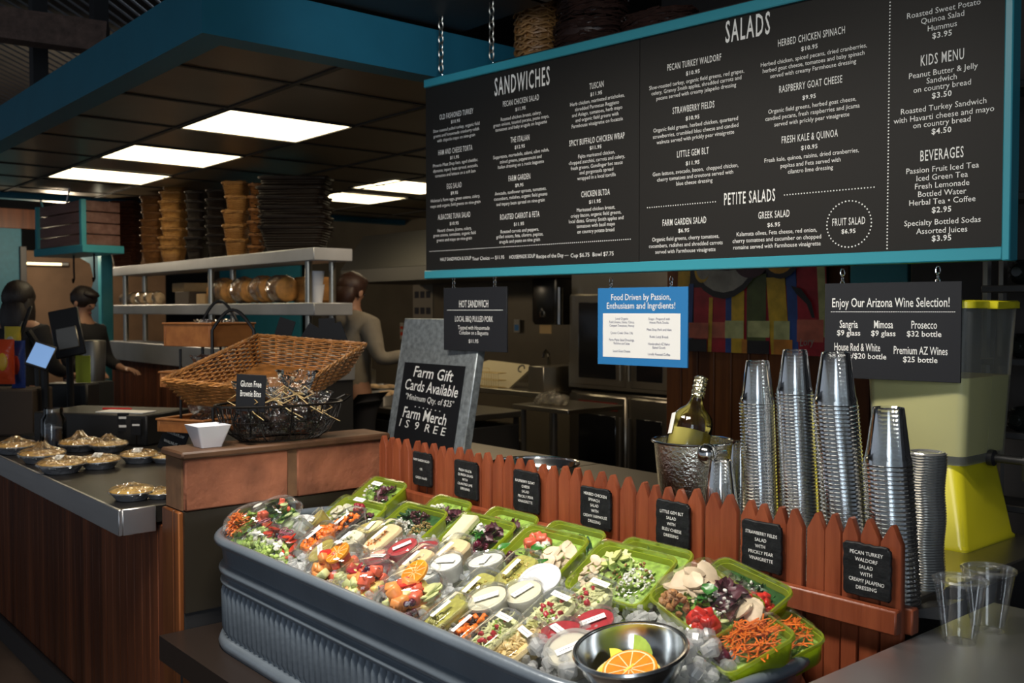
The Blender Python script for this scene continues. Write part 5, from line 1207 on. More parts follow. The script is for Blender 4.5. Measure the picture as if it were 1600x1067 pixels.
def sh(z, nm): 
    q = MB(); q.rbox((sxl, YS, z-0.075), (sxr, YS+SD, z), 0.004); q.build(nm, m_apron, ov)
sh(z2, 'top_shelf'); sh(z1, 'lower_shelf')
for px in (196, 330, 482):
    for yy in (YS+0.05, YS+SD-0.05):
        x = at(px, 440, y=YS+0.05).x
        q = MB(); q.tube([(x, yy, za+0.001), (x, yy, z1-0.076)], 0.022, 10); q.tube([(x, yy, z1), (x, yy, z2-0.076)], 0.022, 10); q.build('post', m_steelmid, ov)

# ---------------------------------------------------------------- baskets
def basket_mesh(L, W_, h, twig=False):
    q = MB(); n = 6
    def ring(f, z, o=0): return [(a, b, z) for a, b in rrect(L*f+o, W_*f+o, 0.03*f+0.004, 3)]
    rings = []
    for k in range(21):
        t = k/20; rings.append(ring(0.76+0.24*t, h*t, 0.010*(k % 2)))
    q.loft(rings + [ring(0.97, h), ring(0.70, 0.012)], True, True)
    top = [Vector(p) for p in ring(1.0, h, 0.008)]
    for s in (0, 1): q.tube([p+Vector((0, 0, 0.006*math.sin(i*2.1+s*3.14)))+p.normalized()*0.003*math.cos(i*2.1+s*3.14) for i, p in enumerate(top)], 0.008, 5, False, True)
    if twig:
        for i in range(40):
            a = R.choice(top); d = Vector((R.uniform(-1, 1), R.uniform(-1, 1), R.uniform(-0.6, 0.8))).normalized()*R.uniform(0.02, 0.06); b = a*R.uniform(0.9, 1.0); b.z = R.uniform(0.2, 1)*h; q.tube([b, b+d], 0.002, 4)
    return q
def bstack(px, pyt, pyb, wpx, m, lb, grp, step, twig=False, dy=0.17, asp=0.8, lean=0.0, yw=-40):
    yy = YS+dy; b = at(px, pyb, y=yy); tp = at(px, pyt, y=yy); d = (b-Vector((0, 0, H))).dot(cF)
    w = wpx*d/F*1.05; h = min(0.16, w*0.62); tot = tp.z-z2; n = max(2, int((tot-h)/step)+1); step = (tot-h)/(n-1)
    o = basket_mesh(w, w*asp, h, twig).build('basket', m, None, 45)
    for k in range(n):
        c = o if k == 0 else o.copy()
        if k: COL.objects.link(c)
        c.matrix_world = Matrix.Translation((b.x+R.uniform(-0.008, 0.008)+lean*k, yy+R.uniform(-0.008, 0.008), z2+0.002+k*step)) @ Matrix.Rotation(rad(yw+R.uniform(-4, 4)), 4, 'Z') @ Matrix.Rotation(rad(R.uniform(-2.5, 2.5)), 4, 'X')
        tag(c, ('topmost ' if k == n-1 else '')+lb, 'basket', grp)
bstack(200, 318, 410, 44, m_wickerred, 'dark reddish wicker basket nested in the stack nearest the teal post', 'reddish baskets by the post', 0.055)
bstack(240, 310, 408, 34, m_wicker, 'brown wicker basket in the second stack from the teal post', 'baskets in the second stack', 0.06)
bstack(272, 289, 404, 38, m_wickerlt, 'honey wicker basket in the tall third stack from the post', 'baskets in the third stack', 0.07, lean=0.004)
bstack(309, 302, 402, 33, m_wickerdk, 'blackish basket in the fourth stack between honey stacks', 'baskets in the fourth stack', 0.06)
bstack(342, 300, 399, 36, m_wickerdk, 'blackish basket in the fifth stack left of the honey stack', 'baskets in the fifth stack', 0.055)
bstack(372, 288, 396, 40, m_wickerlt, 'honey wicker basket in the stack left of the big black baskets', 'baskets in the sixth stack', 0.09)
bstack(402, 290, 394, 24, m_wicker, 'narrow brown basket squeezed beside the big black stack', 'baskets in the narrow stack', 0.08, dy=0.26)
bstack(462, 280, 392, 98, m_wickerdk, 'large black twig basket in the wide stack at the shelf end', 'large black twig baskets', 0.055, True, 0.20, 0.55, yw=46)
# ---------------------------------------------------------------- bread and boxes on the lower shelf
m_bag = clear('bread_bag', (0.97, 0.95, 0.9), 1.45, 0.12, body=0.12, bcol=(0.9, 0.85, 0.75), k=1.4, wrinkle=0.8, wscale=30)
f_bread = mat('bread_crust', (0.52, 0.24, 0.06), 0.6, var=0.4, scale=14); f_roll = mat('roll', (0.62, 0.42, 0.24), 0.6, var=0.3, scale=18); m_card = mat('cardboard', (0.42, 0.27, 0.13), 0.8, var=0.1); m_carddk = mat('brown_box', (0.05, 0.032, 0.02), 0.7)
def onsh(px, py, dy=0.10): 
    p = at(px, py, y=YS+dy); return Vector((p.x, YS+dy, z1))
def bag(loc, r, m, lb, group, nm='bread_bag'):
    t = thing(nm, lb, 'bagged bread', loc, group)
    q = MB(); 
    for k in range(5): q.blob((r[0]*(k-2)*0.36, R.uniform(-0.01, 0.01), r[2]*0.52), (r[0]*0.3, r[1]*0.8, r[2]*0.48), 10, 7, 0.05)
    q.build('loaf', m, t)
    q = MB(); q.blob((0, 0, r[2]*0.56), (r[0], r[1], r[2]*0.55), 14, 9, 0.05); q.build('wrapper', m_bag, t, 20); return t
for i, px in enumerate((196, 208, 221, 234, 247)):
    bag(onsh(px, 470), (0.05, 0.05, 0.10), f_roll, 'small bagged roll in the row at the shelf left end', 'bagged rolls in a row', 'roll_bag')
def bx(nm, px, py0, py1, wpx, dp, m, lb, dy=0.06, zbase=None, cat='box'):
    p = at(px, py1, y=YS+dy); d = (p-Vector((0, 0, H))).dot(cF); w = wpx*d/F*1.25; h = (py1-py0)*d/F
    q = MB(); q.rbox((-w/2, 0, 0), (w/2, dp, h), 0.004); o = q.build(nm, m, None); o.location = (p.x, YS+dy, zbase if zbase is not None else z1+0.001); tag(o, lb, cat); return h
h = bx('dark_box', 284, 452, 472, 44, 0.25, m_carddk, 'dark brown box on the lower shelf under the tan box')
bx('cardboard_box', 278, 437, 451, 38, 0.2, m_card, 'open tan cardboard box on the dark box', 0.13, z1+h+0.002)
bx('folded_cartons', 313, 456, 472, 26, 0.2, m_card, 'flat stack of folded tan cartons beside the bread bags')
for i, px in enumerate((350, 382, 413, 440)):
    bag(onsh(px, 472, 0.14), (0.13, 0.10, 0.17), f_bread, ('leftmost bulging' if i == 0 else 'second bulging' if i == 1 else 'third bulging' if i == 2 else 'rightmost bulging')+' bread bag on the lower shelf', 'bread bags on the lower shelf')
q = MB(); q.rbox((0, 0, 0), (0.20, 0.22, 0.17), 0.02); o = q.build('bread_loaf', f_bread, None); o.location = onsh(455, 472, 0.2)+Vector((0, 0, 0.001)); tag(o, 'big square bread loaf at the end of the bread bags', 'bread')
for k in range(2):
    p = onsh(492, 474, 0.12); q = MB(); q.lathe([(0.045, 0), (0.06, 0.11), (0.063, 0.112), (0.058, 0.11), (0.043, 0.004)], 20, True, True); o = q.build('paper_tub', m_ceramic, None)
    o.location = (p.x, p.y, z1+0.001+0.08*k); tag(o, ('upper' if k else 'lower')+' white paper tub at the right end of the lower shelf', 'paper tub', 'white paper tubs')

# ================================================================ back kitchen
def panel_back(nm, x0, x1, y0, y1, yy, m, dp=0.03):
    a = at(x0, y1, y=yy); b = at(x1, y1, y=yy); c = at((x0+x1)/2, y0, y=yy); e = at((x0+x1)/2, y1, y=yy)
    q = MB(); q.rbox((a.x, yy, max(0, e.z)), (b.x, yy+dp, c.z), 0.003); return q.build(nm, m, None)
YB = 5.9
o = panel_back('door_1', 345, 470, 400, 640, YB-0.04, m_teal); struct(o)
o = panel_back('wall_teal_strip', 1328, 1418, 400, 445, 3.4, m_teal); struct(o)
hd = thing('exhaust_hood', 'long stainless exhaust hood over the back cooking line', 'hood')
a = at(532, 430, y=5.0); b = at(800, 430, y=5.0); zt = at(600, 418, y=5.0).z; zb2 = at(600, 440, y=5.0).z
q = MB(); q.rbox((a.x, 5.0, zb2), (b.x, 5.9, zt), 0.005); q.build('lip', m_hood, hd)
q = MB(); q.loft([[(a.x, 5.0+0.9*k*0.3, zt+0.35*k), (b.x, 5.0+0.9*k*0.3, zt+0.35*k), (b.x, 5.89, zt+0.35*k), (a.x, 5.89, zt+0.35*k)] for k in (0, 1)]); q.build('canopy', m_hood, hd, 0)
# wall posters
pp_ = thing('wall_poster', 'pale poster with six dark pictures on the kitchen wall', 'poster', at(662, 470, y=5.955))
wq = 0.36; q = MB(); q.box((-wq/2, -0.012, -0.28), (wq/2, -0.008, 0.20)); q.build('sheet', mat('dull_paper', (0.30, 0.26, 0.20), 0.7), pp_, 0)
for r_ in range(2):
    for c_ in range(3): q = MB(); q.box((-0.15+c_*0.105, -0.0135, 0.03-r_*0.17), (-0.07+c_*0.105, -0.012, 0.10-r_*0.17)); q.build('picture', m_ink, pp_, 0)
q = MB(); q.box((-0.035, -0.01, -0.09), (0.035, -0.006, 0.09)); q.mi = 1; q.box((-0.025, -0.012, -0.05), (0.025, -0.01, -0.01)); q.box((-0.025, -0.012, 0.02), (0.025, -0.01, 0.05))
o = q.build('safety_notice', [mat('dull_white', (0.4, 0.37, 0.3), 0.7), f_tom], None, 0); o.location = at(629, 517, y=5.945); tag(o, 'narrow white and red notice on the kitchen wall', 'notice')
# prep table with trays
TY = 3.75; tz = 0.84
ta = at(550, 640, y=TY); tb_ = at(648, 640, y=TY)
tz = at(590, 636, y=TY).z
pt_ = thing('prep_table', 'steel prep table with trays of bread behind the basket', 'table')
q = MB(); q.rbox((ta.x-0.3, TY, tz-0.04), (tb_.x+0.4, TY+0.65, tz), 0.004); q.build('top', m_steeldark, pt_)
for x in (ta.x-0.25, tb_.x+0.35):
    for y in (TY+0.05, TY+0.6):
        q = MB(); q.tube([(x, y, 0), (x, y, tz-0.041)], 0.02, 8); q.build('leg', m_steeldark, pt_)
q = MB(); q.rbox((ta.x-0.28, TY+0.03, 0.1), (tb_.x+0.38, TY+0.6, tz-0.09), 0.004); q.build('cabinet', m_dark, pt_)
def tray(px, py, wpx, lb, rolls, yy, zb):
    p = at(px, py, y=yy); d = (p-Vector((0, 0, H))).dot(cF); w = wpx*d/F
    t = thing('food_tray', lb, 'tray', (p.x, yy, zb), 'steel trays on the prep table')
    q = MB(); rg = lambda s, z: [(a, b, z) for a, b in rrect(w*s, 0.32*s, 0.02, 3)]
    q.loft([rg(0.9, 0), rg(1, 0.075), rg(1.04, 0.075), rg(1.04, 0.07), rg(1.0, 0.068)], True, False); q.loft([rg(0.98, 0.07), rg(0.88, 0.006)], False, True); q.build('pan', m_steel, t)
    q = MB()
    for k in range(rolls): q.blob((R.uniform(-w*0.35, w*0.35), R.uniform(-0.1, 0.1), 0.06), (0.06, 0.035, 0.03), 10, 6, 0.06, Matrix.Rotation(R.uniform(0, 3), 3, 'Z'))
    q.build('bread', f_roll, t)
tray(602, 630, 92, 'steel tray of pale rolls at the prep table front', 5, TY+0.2, tz+0.001)
tray(596, 612, 84, 'steel tray with flat bread further back on the prep table', 4, TY+0.45+0.09, tz+0.001)
q = MB(); q.rbox((-0.2, 0, 0), (0.2, 0.25, 0.2), 0.01); o = q.build('steamer', m_steeldark, None); p = at(575, 590, y=4.4); o.location = (p.x, 3.75+0.36, tz+0.001); tag(o, 'dull steel steam pan beneath the cook in the hoodie', 'steam pan')
# sink line with cutting board
SYk = 4.75
sa = at(742, 618, y=SYk); sb_ = at(884, 618, y=SYk); sz = at(780, 608, y=SYk).z
sk = thing('sink_counter', 'dull steel sink counter along the back wall', 'counter')
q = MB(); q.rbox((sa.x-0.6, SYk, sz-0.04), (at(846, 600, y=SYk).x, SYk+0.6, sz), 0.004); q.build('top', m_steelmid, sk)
q = MB(); q.rbox((at(822, 600, y=SYk).x, SYk+0.02, sz+0.001), (at(846, 600, y=SYk).x, SYk+0.6, sz+0.19), 0.004); q.build('side_splash', m_steelmid, sk)
for x in (sa.x-0.5, sb_.x-0.25):
    q = MB(); q.tube([(x, SYk+0.1, 0), (x, SYk+0.1, sz-0.041)], 0.02, 8); q.build('leg', m_steeldark, sk)
cb = thing('cutting_board', 'white cutting board with a hook hole leaning on the sink counter', 'cutting board', (at(775, 605, y=SYk+0.12).x, SYk+0.12, sz+0.001))
q = MB(); q.M = Matrix.Rotation(rad(-24), 4, 'X'); q.loft([[(a, y, b) for a, b in ((-0.26, 0), (0.16, 0), (0.33, 0.17), (0.30, 0.20), (-0.20, 0.22), (-0.26, 0.20))] for y in (0, 0.02)]); q.build('board', mat('cutting_plastic', (0.66, 0.57, 0.36), 0.5), cb)
q = MB(); q.M = Matrix.Rotation(rad(-24), 4, 'X'); q.tube([(0.23+0.035*math.cos(a*0.55), -0.003, 0.165+0.028*math.sin(a*0.55)) for a in range(10)], 0.005, 5); q.build('hook_hole', m_ink, cb)
wb = thing('wire_basket', 'low brass coloured wire basket in front of the cutting board', 'wire basket', (at(760, 608, y=SYk+0.05).x, SYk+0.05, sz+0.001))
q = MB(); m_brass = mat('brass_wire', (0.35, 0.24, 0.08), 0.35, 0.8); L_ = 0.34
for z in (0.004, 0.06, 0.115): q.tube([(-L_/2, -0.02, z), (L_/2, -0.02, z), (L_/2, 0.06, z), (-L_/2, 0.06, z)], 0.0025, 4, False, True)
for k in range(13): x = -L_/2+L_*k/12; q.tube([(x, -0.02, 0.004), (x, -0.02, 0.115)], 0.0018, 4)
q.tube([(-0.06, -0.02, 0.115), (-0.05, -0.02, 0.15), (0.06, -0.02, 0.15), (0.07, -0.02, 0.115)], 0.0025, 4); q.build('wires', m_brass, wb)
# low table with bag
LYk = 4.2; la_ = at(800, 632, y=LYk); lb2 = at(884, 632, y=LYk); lz = at(845, 636, y=LYk).z
lt_ = thing('low_table', 'low steel side table beside the double oven', 'table')
q = MB(); q.rbox((la_.x, LYk, lz-0.03), (lb2.x+0.02, LYk+0.5, lz), 0.003); q.build('top', m_steelmid, lt_)
for x in (at(856, 640, y=LYk).x, la_.x+0.05):
    q = MB(); q.tube([(x, LYk+0.06, 0), (x, LYk+0.06, lz-0.031)], 0.018, 8); q.build('leg', m_steeldark, lt_)
q = MB()
for k in range(7): q.blob((R.uniform(-0.11, 0.11), R.uniform(-0.03, 0.05), 0.035), (0.07, 0.05, 0.035), 10, 7, 0.2, rotm())
o = q.build('clear_bag', m_bag, None, 20); o.location = (at(866, 630, y=LYk+0.15).x, LYk+0.15, lz+0.001); tag(o, 'crumpled clear bag on the low table beside the oven', 'plastic bag')
q = MB(); q.tube([(0, 0, 0), (0, 0, 0.22), (0.01, -0.02, 0.27), (0.03, -0.06, 0.29), (0.05, -0.1, 0.27), (0.05, -0.11, 0.24)], 0.012, 8); o = q.build('faucet', m_chrome, None); o.location = (at(858, 600, y=5.1).x, 5.1, sz+0.001); tag(o, 'curved steel faucet left of the oven', 'faucet')
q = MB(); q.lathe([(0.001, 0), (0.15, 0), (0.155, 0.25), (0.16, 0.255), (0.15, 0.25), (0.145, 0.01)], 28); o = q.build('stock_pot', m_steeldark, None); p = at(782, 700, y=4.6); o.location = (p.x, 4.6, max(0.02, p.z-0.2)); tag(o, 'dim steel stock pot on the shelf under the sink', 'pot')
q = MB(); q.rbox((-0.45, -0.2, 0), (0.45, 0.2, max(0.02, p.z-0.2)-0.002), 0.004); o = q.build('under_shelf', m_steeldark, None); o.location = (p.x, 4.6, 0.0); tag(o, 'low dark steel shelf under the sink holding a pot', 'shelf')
# towel dispenser and notices on the back wall
td = thing('towel_dispenser', 'black paper towel dispenser mounted on the steel kitchen wall', 'dispenser', (at(863, 465, y=5.6).x, 5.6, 0))
ztp = at(863, 422, y=5.6).z; zbt = at(863, 507, y=5.6).z; wd = 0.16
q = MB(); rr_ = lambda z, s: [(a, b, z) for a, b in rrect(wd*2*s, 0.22*s, 0.05, 4)]
q.loft([rr_(zbt, 0.9), rr_(zbt+0.03, 1), rr_(ztp-0.03, 1), rr_(ztp, 0.92)]); q.build('housing', mat('black_gloss', (0.015, 0.014, 0.013), 0.25), td)
q = MB(); q.box((-0.06, -0.09, zbt-0.075), (0.085, -0.085, zbt+0.001)); q.build('paper_towel', mat('kraft_paper', (0.55, 0.38, 0.18), 0.8), td, 0)
q = MB(); q.tube([(-0.03, -0.113, zbt+0.10), (0.0, -0.115, zbt+0.13), (0.03, -0.113, zbt+0.10), (0.02, -0.113, zbt+0.07), (-0.02, -0.113, zbt+0.07)], 0.008, 5, False, True); q.build('lever', m_chrome, td)
q = MB(); q.box((-0.04, -0.006, -0.06), (0.04, 0, 0.06)); q.mi = 1; q.box((-0.03, -0.008, -0.045), (0.03, -0.006, 0.01)); o = q.build('hygiene_sticker', [mat('dull_white2', (0.4, 0.37, 0.3), 0.7), m_signblue], None, 0); o.location = at(808, 509, y=5.92); tag(o, 'small white and blue notice between sign and towel dispenser', 'notice')
# double oven
YO = 4.95
ox0 = at(887, 600, y=YO).x; ox1 = at(1046, 600, y=YO).x; ozm = at(890, 606, y=YO).z; ozt = 1.82
ow = ox1-ox0
on = thing('double_oven', 'stacked double convection oven with dark glass doors and red nameplate', 'oven', (ox0, YO, 0))
m_ovs = brushed('oven_steel', (0.34, 0.31, 0.26), 0.36); m_gldk = mat('oven_glass', (0.008, 0.008, 0.009), 0.12)
def deck(z0, z1, lab):
    q = MB(); q.rbox((0, 0.03, z0), (ow, 0.75, z1), 0.01); q.build('body', m_ovs, on)
    q = MB(); q.rbox((0.01, 0.0, z0+0.02), (ow*0.60, 0.03, z1-0.20 if not lab else z1-0.02), 0.012); q.rbox((ow*0.63, 0.0, z0+0.02), (ow-0.01, 0.03, z1-0.20 if not lab else z1-0.02), 0.012); q.build('doors', m_ovs, on)
    zt_ = z1-0.26 if not lab else z1-0.16
    q = MB(); q.rbox((ow*0.12, -0.004, z0+0.08), (ow*0.50, 0.001, zt_), 0.003); q.rbox((ow*0.70, -0.004, z0+0.08), (ow-0.06, 0.001, zt_), 0.003); q.build('glass', m_gldk, on)
    q = MB(); q.tube([(ow*0.575, -0.03, z0+0.08), (ow*0.575, -0.03, zt_)], 0.012, 8); q.tube([(ow*0.66, -0.03, z0+0.08), (ow*0.66, -0.03, zt_)], 0.012, 8); q.build('door_handle', m_steelmid, on)
    if lab:
        q = MB(); q.box((ow*0.12, -0.004, z1-0.125), (ow*0.52, 0.0, z1-0.065)); q.build('nameplate', mat('maroon_plate', (0.10, 0.012, 0.010), 0.4), on, 0)
        q = MB(); text(q, 'BLODGETT', 0.06, Matrix.Translation((ow*0.32, -0.005, z1-0.096)) @ XR, fit=ow*0.36, bold=0.02); q.build('lettering', mat('red_letter', (0.25, 0.02, 0.015), 0.5), on, 0)
        q = MB()
        for k in range(5): q.tube([(ow*0.13, 0.005, z0+0.2+k*0.1), (ow*0.5, 0.005, z0+0.2+k*0.1)], 0.003, 4)
deck(0.12, ozm-0.012, True); deck(ozm+0.005, ozt, False)
q = MB(); q.rbox((0, 0.005, ozm+0.006), (ow, 0.03, ozm+0.19), 0.006); q.build('control_panel', m_ovs, on)
q = MB(); q.box((ow*0.10, 0.002, ozm+0.10), (ow*0.145, 0.005, ozm+0.15)); q.build('energy_sticker', m_signblue, on, 0)
q = MB(); q.tube([(-0.03, -0.05, ozt-0.42), (-0.03, -0.05, ozt-0.15)], 0.022, 8); q.build('side_handle', m_chrome, on)
for x in (0.06, ow-0.06):
    for y in (0.1, 0.68):
        q = MB(); q.tube([(x, y, 0), (x, y, 0.121)], 0.03, 8); q.build('leg', m_steeldark, on)
# dark shelf unit at the right edge
ru = thing('dark_rack', 'dark storage rack behind the dispenser at the right edge', 'rack', (0.0, 0, 0))
rx = at(1545, 600, y=2.86).x
q = MB()
for z in (0.95, 1.15, 1.35, 1.55, 1.8, 2.1): q.rbox((rx+0.02, 2.755, z), (0.5, 2.89, z+0.02), 0.003)
q.build('shelf', m_dark, ru)
for x in (rx+0.03, 0.45):
    for y in (2.77, 2.87): q = MB(); q.tube([(x, y, 0), (x, y, 2.3)], 0.012, 6); q.build('upright', m_steeldark, ru)
for k in range(4):
    for j in range(3):
        q = MB(); q.M = Matrix.Rotation(rad(90), 4, 'X'); q.lathe([(0.03, 0), (0.034, 0.02), (0.034, 0.12), (0.013, 0.15)], 14, True, True); o = q.build('dark_bottle', mat('bottle_glass', (0.01, 0.012, 0.01), 0.1) if k+j == 0 else bpy.data.materials['bottle_glass'], None)
        o.location = (rx+0.12+0.1*k, 2.89, 1.15+0.02+0.035+0.2*j); tag(o, 'dark bottle lying on its side in the rack at the right edge', 'bottle', 'bottles lying in the dark rack')
# things on top behind the menu board
tsx = at(842, 80, d=3.9)
sfz = at(842, 101, d=3.9).z
q = MB(); q.rbox((-0.11, -0.16, 0), (1.3, 0.18, 0.02), 0.003); q.M = Matrix.Translation((0, 0, 0)); o = q.build('hanging_shelf', m_dark, None); o.matrix_world = Matrix.Translation((tsx.x, tsx.y, sfz-0.022)) @ Matrix.Rotation(math.atan2(bu.y, bu.x), 4, 'Z'); tag(o, 'dark shelf hidden behind the top of the menu board carrying baskets', 'shelf')
SHM = o.matrix_world.copy()
def willow(L, h, m, n, seedk):
    q = MB()
    for lay in range(n):
        z = h*lay/n+0.006
        f = 0.82+0.18*abs(math.sin(lay*math.pi*3/n))
        q.tube([(f*L*math.cos(a*math.pi/12)+R.uniform(-.004, .004), f*L*math.sin(a*math.pi/12)+R.uniform(-.004, .004), z+0.007*math.sin(a*2.3+lay*2)) for a in range(24)], 0.0055, 5, False, True)
    for k in range(16):
        a = k*math.pi/8; q.tube([(L*0.84*math.cos(a), L*0.84*math.sin(a), 0), (L*0.86*math.cos(a), L*0.86*math.sin(a), h)], 0.004, 4)
    q.mi = 0; q.lathe([(L*0.78, 0.002), (L*0.78, h)], 24, True, True)
    return q
for k in range(4):
    o = willow(0.098, 0.082, m_strand, 8, k).build('willow_basket', m_strand, None); o.matrix_world = SHM @ Matrix.Translation((0.0+R.uniform(-0.006, 0.006), 0, 0.022+0.088*k)); tag(o, ('topmost ' if k == 3 else 'lowest ' if k == 0 else 'second ' if k == 1 else 'third ')+'honey willow basket in the stack behind the menu board top', 'basket', 'willow baskets behind the board')
def wreath(x, r, z, lb, hh):
    q = MB()
    for k in range(170):
        a0 = R.uniform(0, 6.28); rr2 = r*R.uniform(0.85, 1.05); z0 = R.uniform(0, hh); pts = [(rr2*math.cos(a0+i*0.25)*(1+R.uniform(-.02, .02)), 0.8*rr2*math.sin(a0+i*0.25), z0+R.uniform(-0.008, 0.008)) for i in range(8)]; q.tube(pts, 0.0035, 4)
    q.lathe([(r*0.70, 0.0), (r*0.82, hh*0.5), (r*0.80, hh*0.9)], 24, True); o = q.build('twig_basket', m_stranddk, None); o.matrix_world = SHM @ Matrix.Translation((x, 0.0, z)); o.scale = (1, 0.8, 1); tag(o, lb, 'basket', 'dark twig baskets behind the board')
wreath(0.26, 0.155, 0.022, 'dark twig basket beside the honey willow stack behind the board', 0.12)
wreath(0.58, 0.15, 0.022, 'flat dark twig basket further right behind the board top', 0.075)
wreath(0.27, 0.15, 0.15, 'upper dark twig basket stacked beside the honey willow baskets', 0.12)
q = MB(); q.tube([(-0.13, 0, 0.0)]+[(-0.13+0.26*k/10, 0, 0.15*math.sin(k*math.pi/10)) for k in range(1, 10)]+[(0.13, 0, 0)], 0.010, 6); 

# ================================================================ people
def skin(name, verts, edges, radii, m, parent, root=0, sub=2):
    me = bpy.data.meshes.new(name); me.from_pydata(verts, edges, []); me.materials.append(m)
    o = bpy.data.objects.new(name, me); COL.objects.link(o); o.parent = parent
    mod = o.modifiers.new('skin', 'SKIN'); mod.use_smooth_shade = True
    sv = me.skin_vertices[0].data if me.skin_vertices else None
    if sv is None:
        bpy.context.view_layer.objects.active = o
    for i, r in enumerate(radii):
        me.skin_vertices[0].data[i].radius = (r, r) if not isinstance(r, tuple) else r
        me.skin_vertices[0].data[i].use_root = (i == root)
    s2 = o.modifiers.new('sub', 'SUBSURF'); s2.levels = sub; s2.render_levels = sub
    return o
def human(lb, M, skinc, topm, legm, hairm, hair, armL, armR, headturn=0.0, nod=0.0, sc=1.0, hood=False):
    """local: faces +y. arms = (elbow, wrist, finger direction) points"""
    t = thing('person', lb, 'person', M=M @ Matrix.Scale(sc, 4))
    m_sk = skinc
    hc = Vector((0, 0.02, 1.62)); Q = Matrix.Rotation(headturn, 3, 'Z') @ Matrix.Rotation(nod, 3, 'X')
    V = [(0, 0, 0.95), (0, -0.01, 1.12), (0, 0, 1.30), (0, -0.005, 1.44), (0, 0.012, 1.50), tuple(hc+Q @ Vector((0, 0.005, -0.045))), tuple(hc+Q @ Vector((0, 0, 0.03))), tuple(hc+Q @ Vector((0, -0.005, 0.095)))]
    Rr = [0.13, 0.115, 0.135, 0.085, 0.055, 0.068, 0.086, 0.055]; E = [(i, i+1) for i in range(7)]
    Vn = tuple(hc+Q @ Vector((0, 0.098, -0.01))); V.append(Vn); Rr.append(0.016); E.append((6, 8))
    def chain(st, pts, rs):
        p = st
        for q_, r in zip(pts, rs): V.append(tuple(q_)); Rr.append(r); E.append((p, len(V)-1)); p = len(V)-1
        return p
    for s, arm in ((-1, armL), (1, armR)):
        sh_ = Vector((s*0.17, 0, 1.41)); el, wr, fd = [Vector(a) for a in arm]
        k = chain(3, [sh_, sh_.lerp(el, 0.5), el, el.lerp(wr, 0.5), wr], [0.062, 0.048, 0.040, 0.036, 0.025])
        fd = fd.normalized(); side = fd.cross(Vector((0, 0, 1))); side = side.normalized() if side.length > 0.1 else Vector((1, 0, 0)); up = side.cross(fd)
        pm = wr+fd*0.06; k2 = chain(k, [pm], [0.032])
        for j, (off, L) in enumerate(((-0.030, 0.062), (-0.010, 0.075), (0.010, 0.070), (0.030, 0.055))):
            b = pm+side*off+fd*0.025; chain(k2, [b, b+fd*L*0.5-up*0.010, b+fd*L*0.85-up*0.035], [0.0095, 0.009, 0.007])
        b = pm-side*s*0.03-fd*0.01; chain(k2, [b-side*s*0.018, b-side*s*0.035+fd*0.035], [0.011, 0.008])
    for s in (-1, 1): chain(0, [(s*0.095, 0, 0.86), (s*0.10, 0.01, 0.50), (s*0.10, -0.01, 0.09), (s*0.11, 0.11, 0.04)], [0.095, 0.062, 0.042, 0.035])
    skin('body', V, E, Rr, m_sk, t)
    # clothing follows the same joints
    cv = [(0, 0, 0.90), (0, -0.01, 1.10), (0, 0, 1.30), (0, -0.005, 1.43), (0, 0.008, 1.475)]; cr = [0.165, 0.15, 0.165, 0.11, 0.075]; ce = [(0, 1), (1, 2), (2, 3), (3, 4)]
    for s, arm in ((-1, armL), (1, armR)):
        sh_ = Vector((s*0.18, 0, 1.40)); el, wr, fd = [Vector(a) for a in arm]; b = len(cv)
        cv += [tuple(sh_), tuple(sh_.lerp(el, 0.55)), tuple(el), tuple(el.lerp(wr, 0.75))]; cr += [0.082, 0.066, 0.056, 0.044]; ce += [(3, b), (b, b+1), (b+1, b+2), (b+2, b+3)]
    if hood:
        b = len(cv); cv += [(0, -0.10, 1.46), (0, -0.15, 1.40)]; cr += [0.085, 0.06]; ce += [(3, b), (b, b+1)]
    skin('sweater' if hood else 'shirt', cv, ce, cr, topm, t)
    lv = [(0, 0, 0.97)]; lr = [0.15]; le = []
    for s in (-1, 1):
        b = len(lv); lv += [(s*0.095, 0, 0.86), (s*0.10, 0.01, 0.50), (s*0.10, -0.01, 0.12)]; lr += [0.11, 0.08, 0.062]; le += [(0, b), (b, b+1), (b+1, b+2)]
    skin('trousers', lv, le, lr, legm, t)
    for s in (-1, 1):
        q = MB(); q.blob((s*0.11, 0.07, 0.04), (0.05, 0.14, 0.045), 12, 8); q.build('shoe', m_black, t)
    q = MB(); q.M = Matrix.Translation(hc) @ Q.to_4x4()
    for c, r in hair: q.blob(c, r, 16, 10, 0.05)
    q.build('hair', hairm, t, 80)
    q = MB(); q.M = Matrix.Translation(hc) @ Q.to_4x4()
    for s in (-1, 1): q.blob((s*0.033, 0.083, 0.012), (0.012, 0.008, 0.006), 8, 6)
    q.build('eyes', m_ink, t)
    q = MB(); q.M = Matrix.Translation(hc) @ Q.to_4x4(); q.blob((0, 0.082, -0.052), (0.024, 0.008, 0.007), 10, 6); q.build('mouth', mat('lips', (0.30, 0.09, 0.07), 0.5), t)
    for s in (-1, 1):
        q = MB(); q.M = Matrix.Translation(hc) @ Q.to_4x4(); q.blob((s*0.088, -0.005, -0.005), (0.010, 0.018, 0.028), 8, 6); q.build('ear', m_sk, t)
    return t
m_skin = mat('skin', (0.42, 0.22, 0.14), 0.5); m_hair = mat('dark_hair', (0.018, 0.011, 0.009), 0.5, var=0.3, scale=80, bump=0.4, bscale=120, stretch=(1, 1, 0.1)); m_hairb = mat('brown_hair', (0.05, 0.022, 0.015), 0.5, var=0.3, scale=80)
m_blk = mat('black_cloth', (0.012, 0.011, 0.013), 0.8, var=0.3, scale=8); m_hoodie = mat('grey_sweater', (0.27, 0.235, 0.18), 0.9, var=0.15, scale=12, bump=0.3, bscale=10); m_jean = mat('dark_trousers', (0.02, 0.02, 0.025), 0.8)
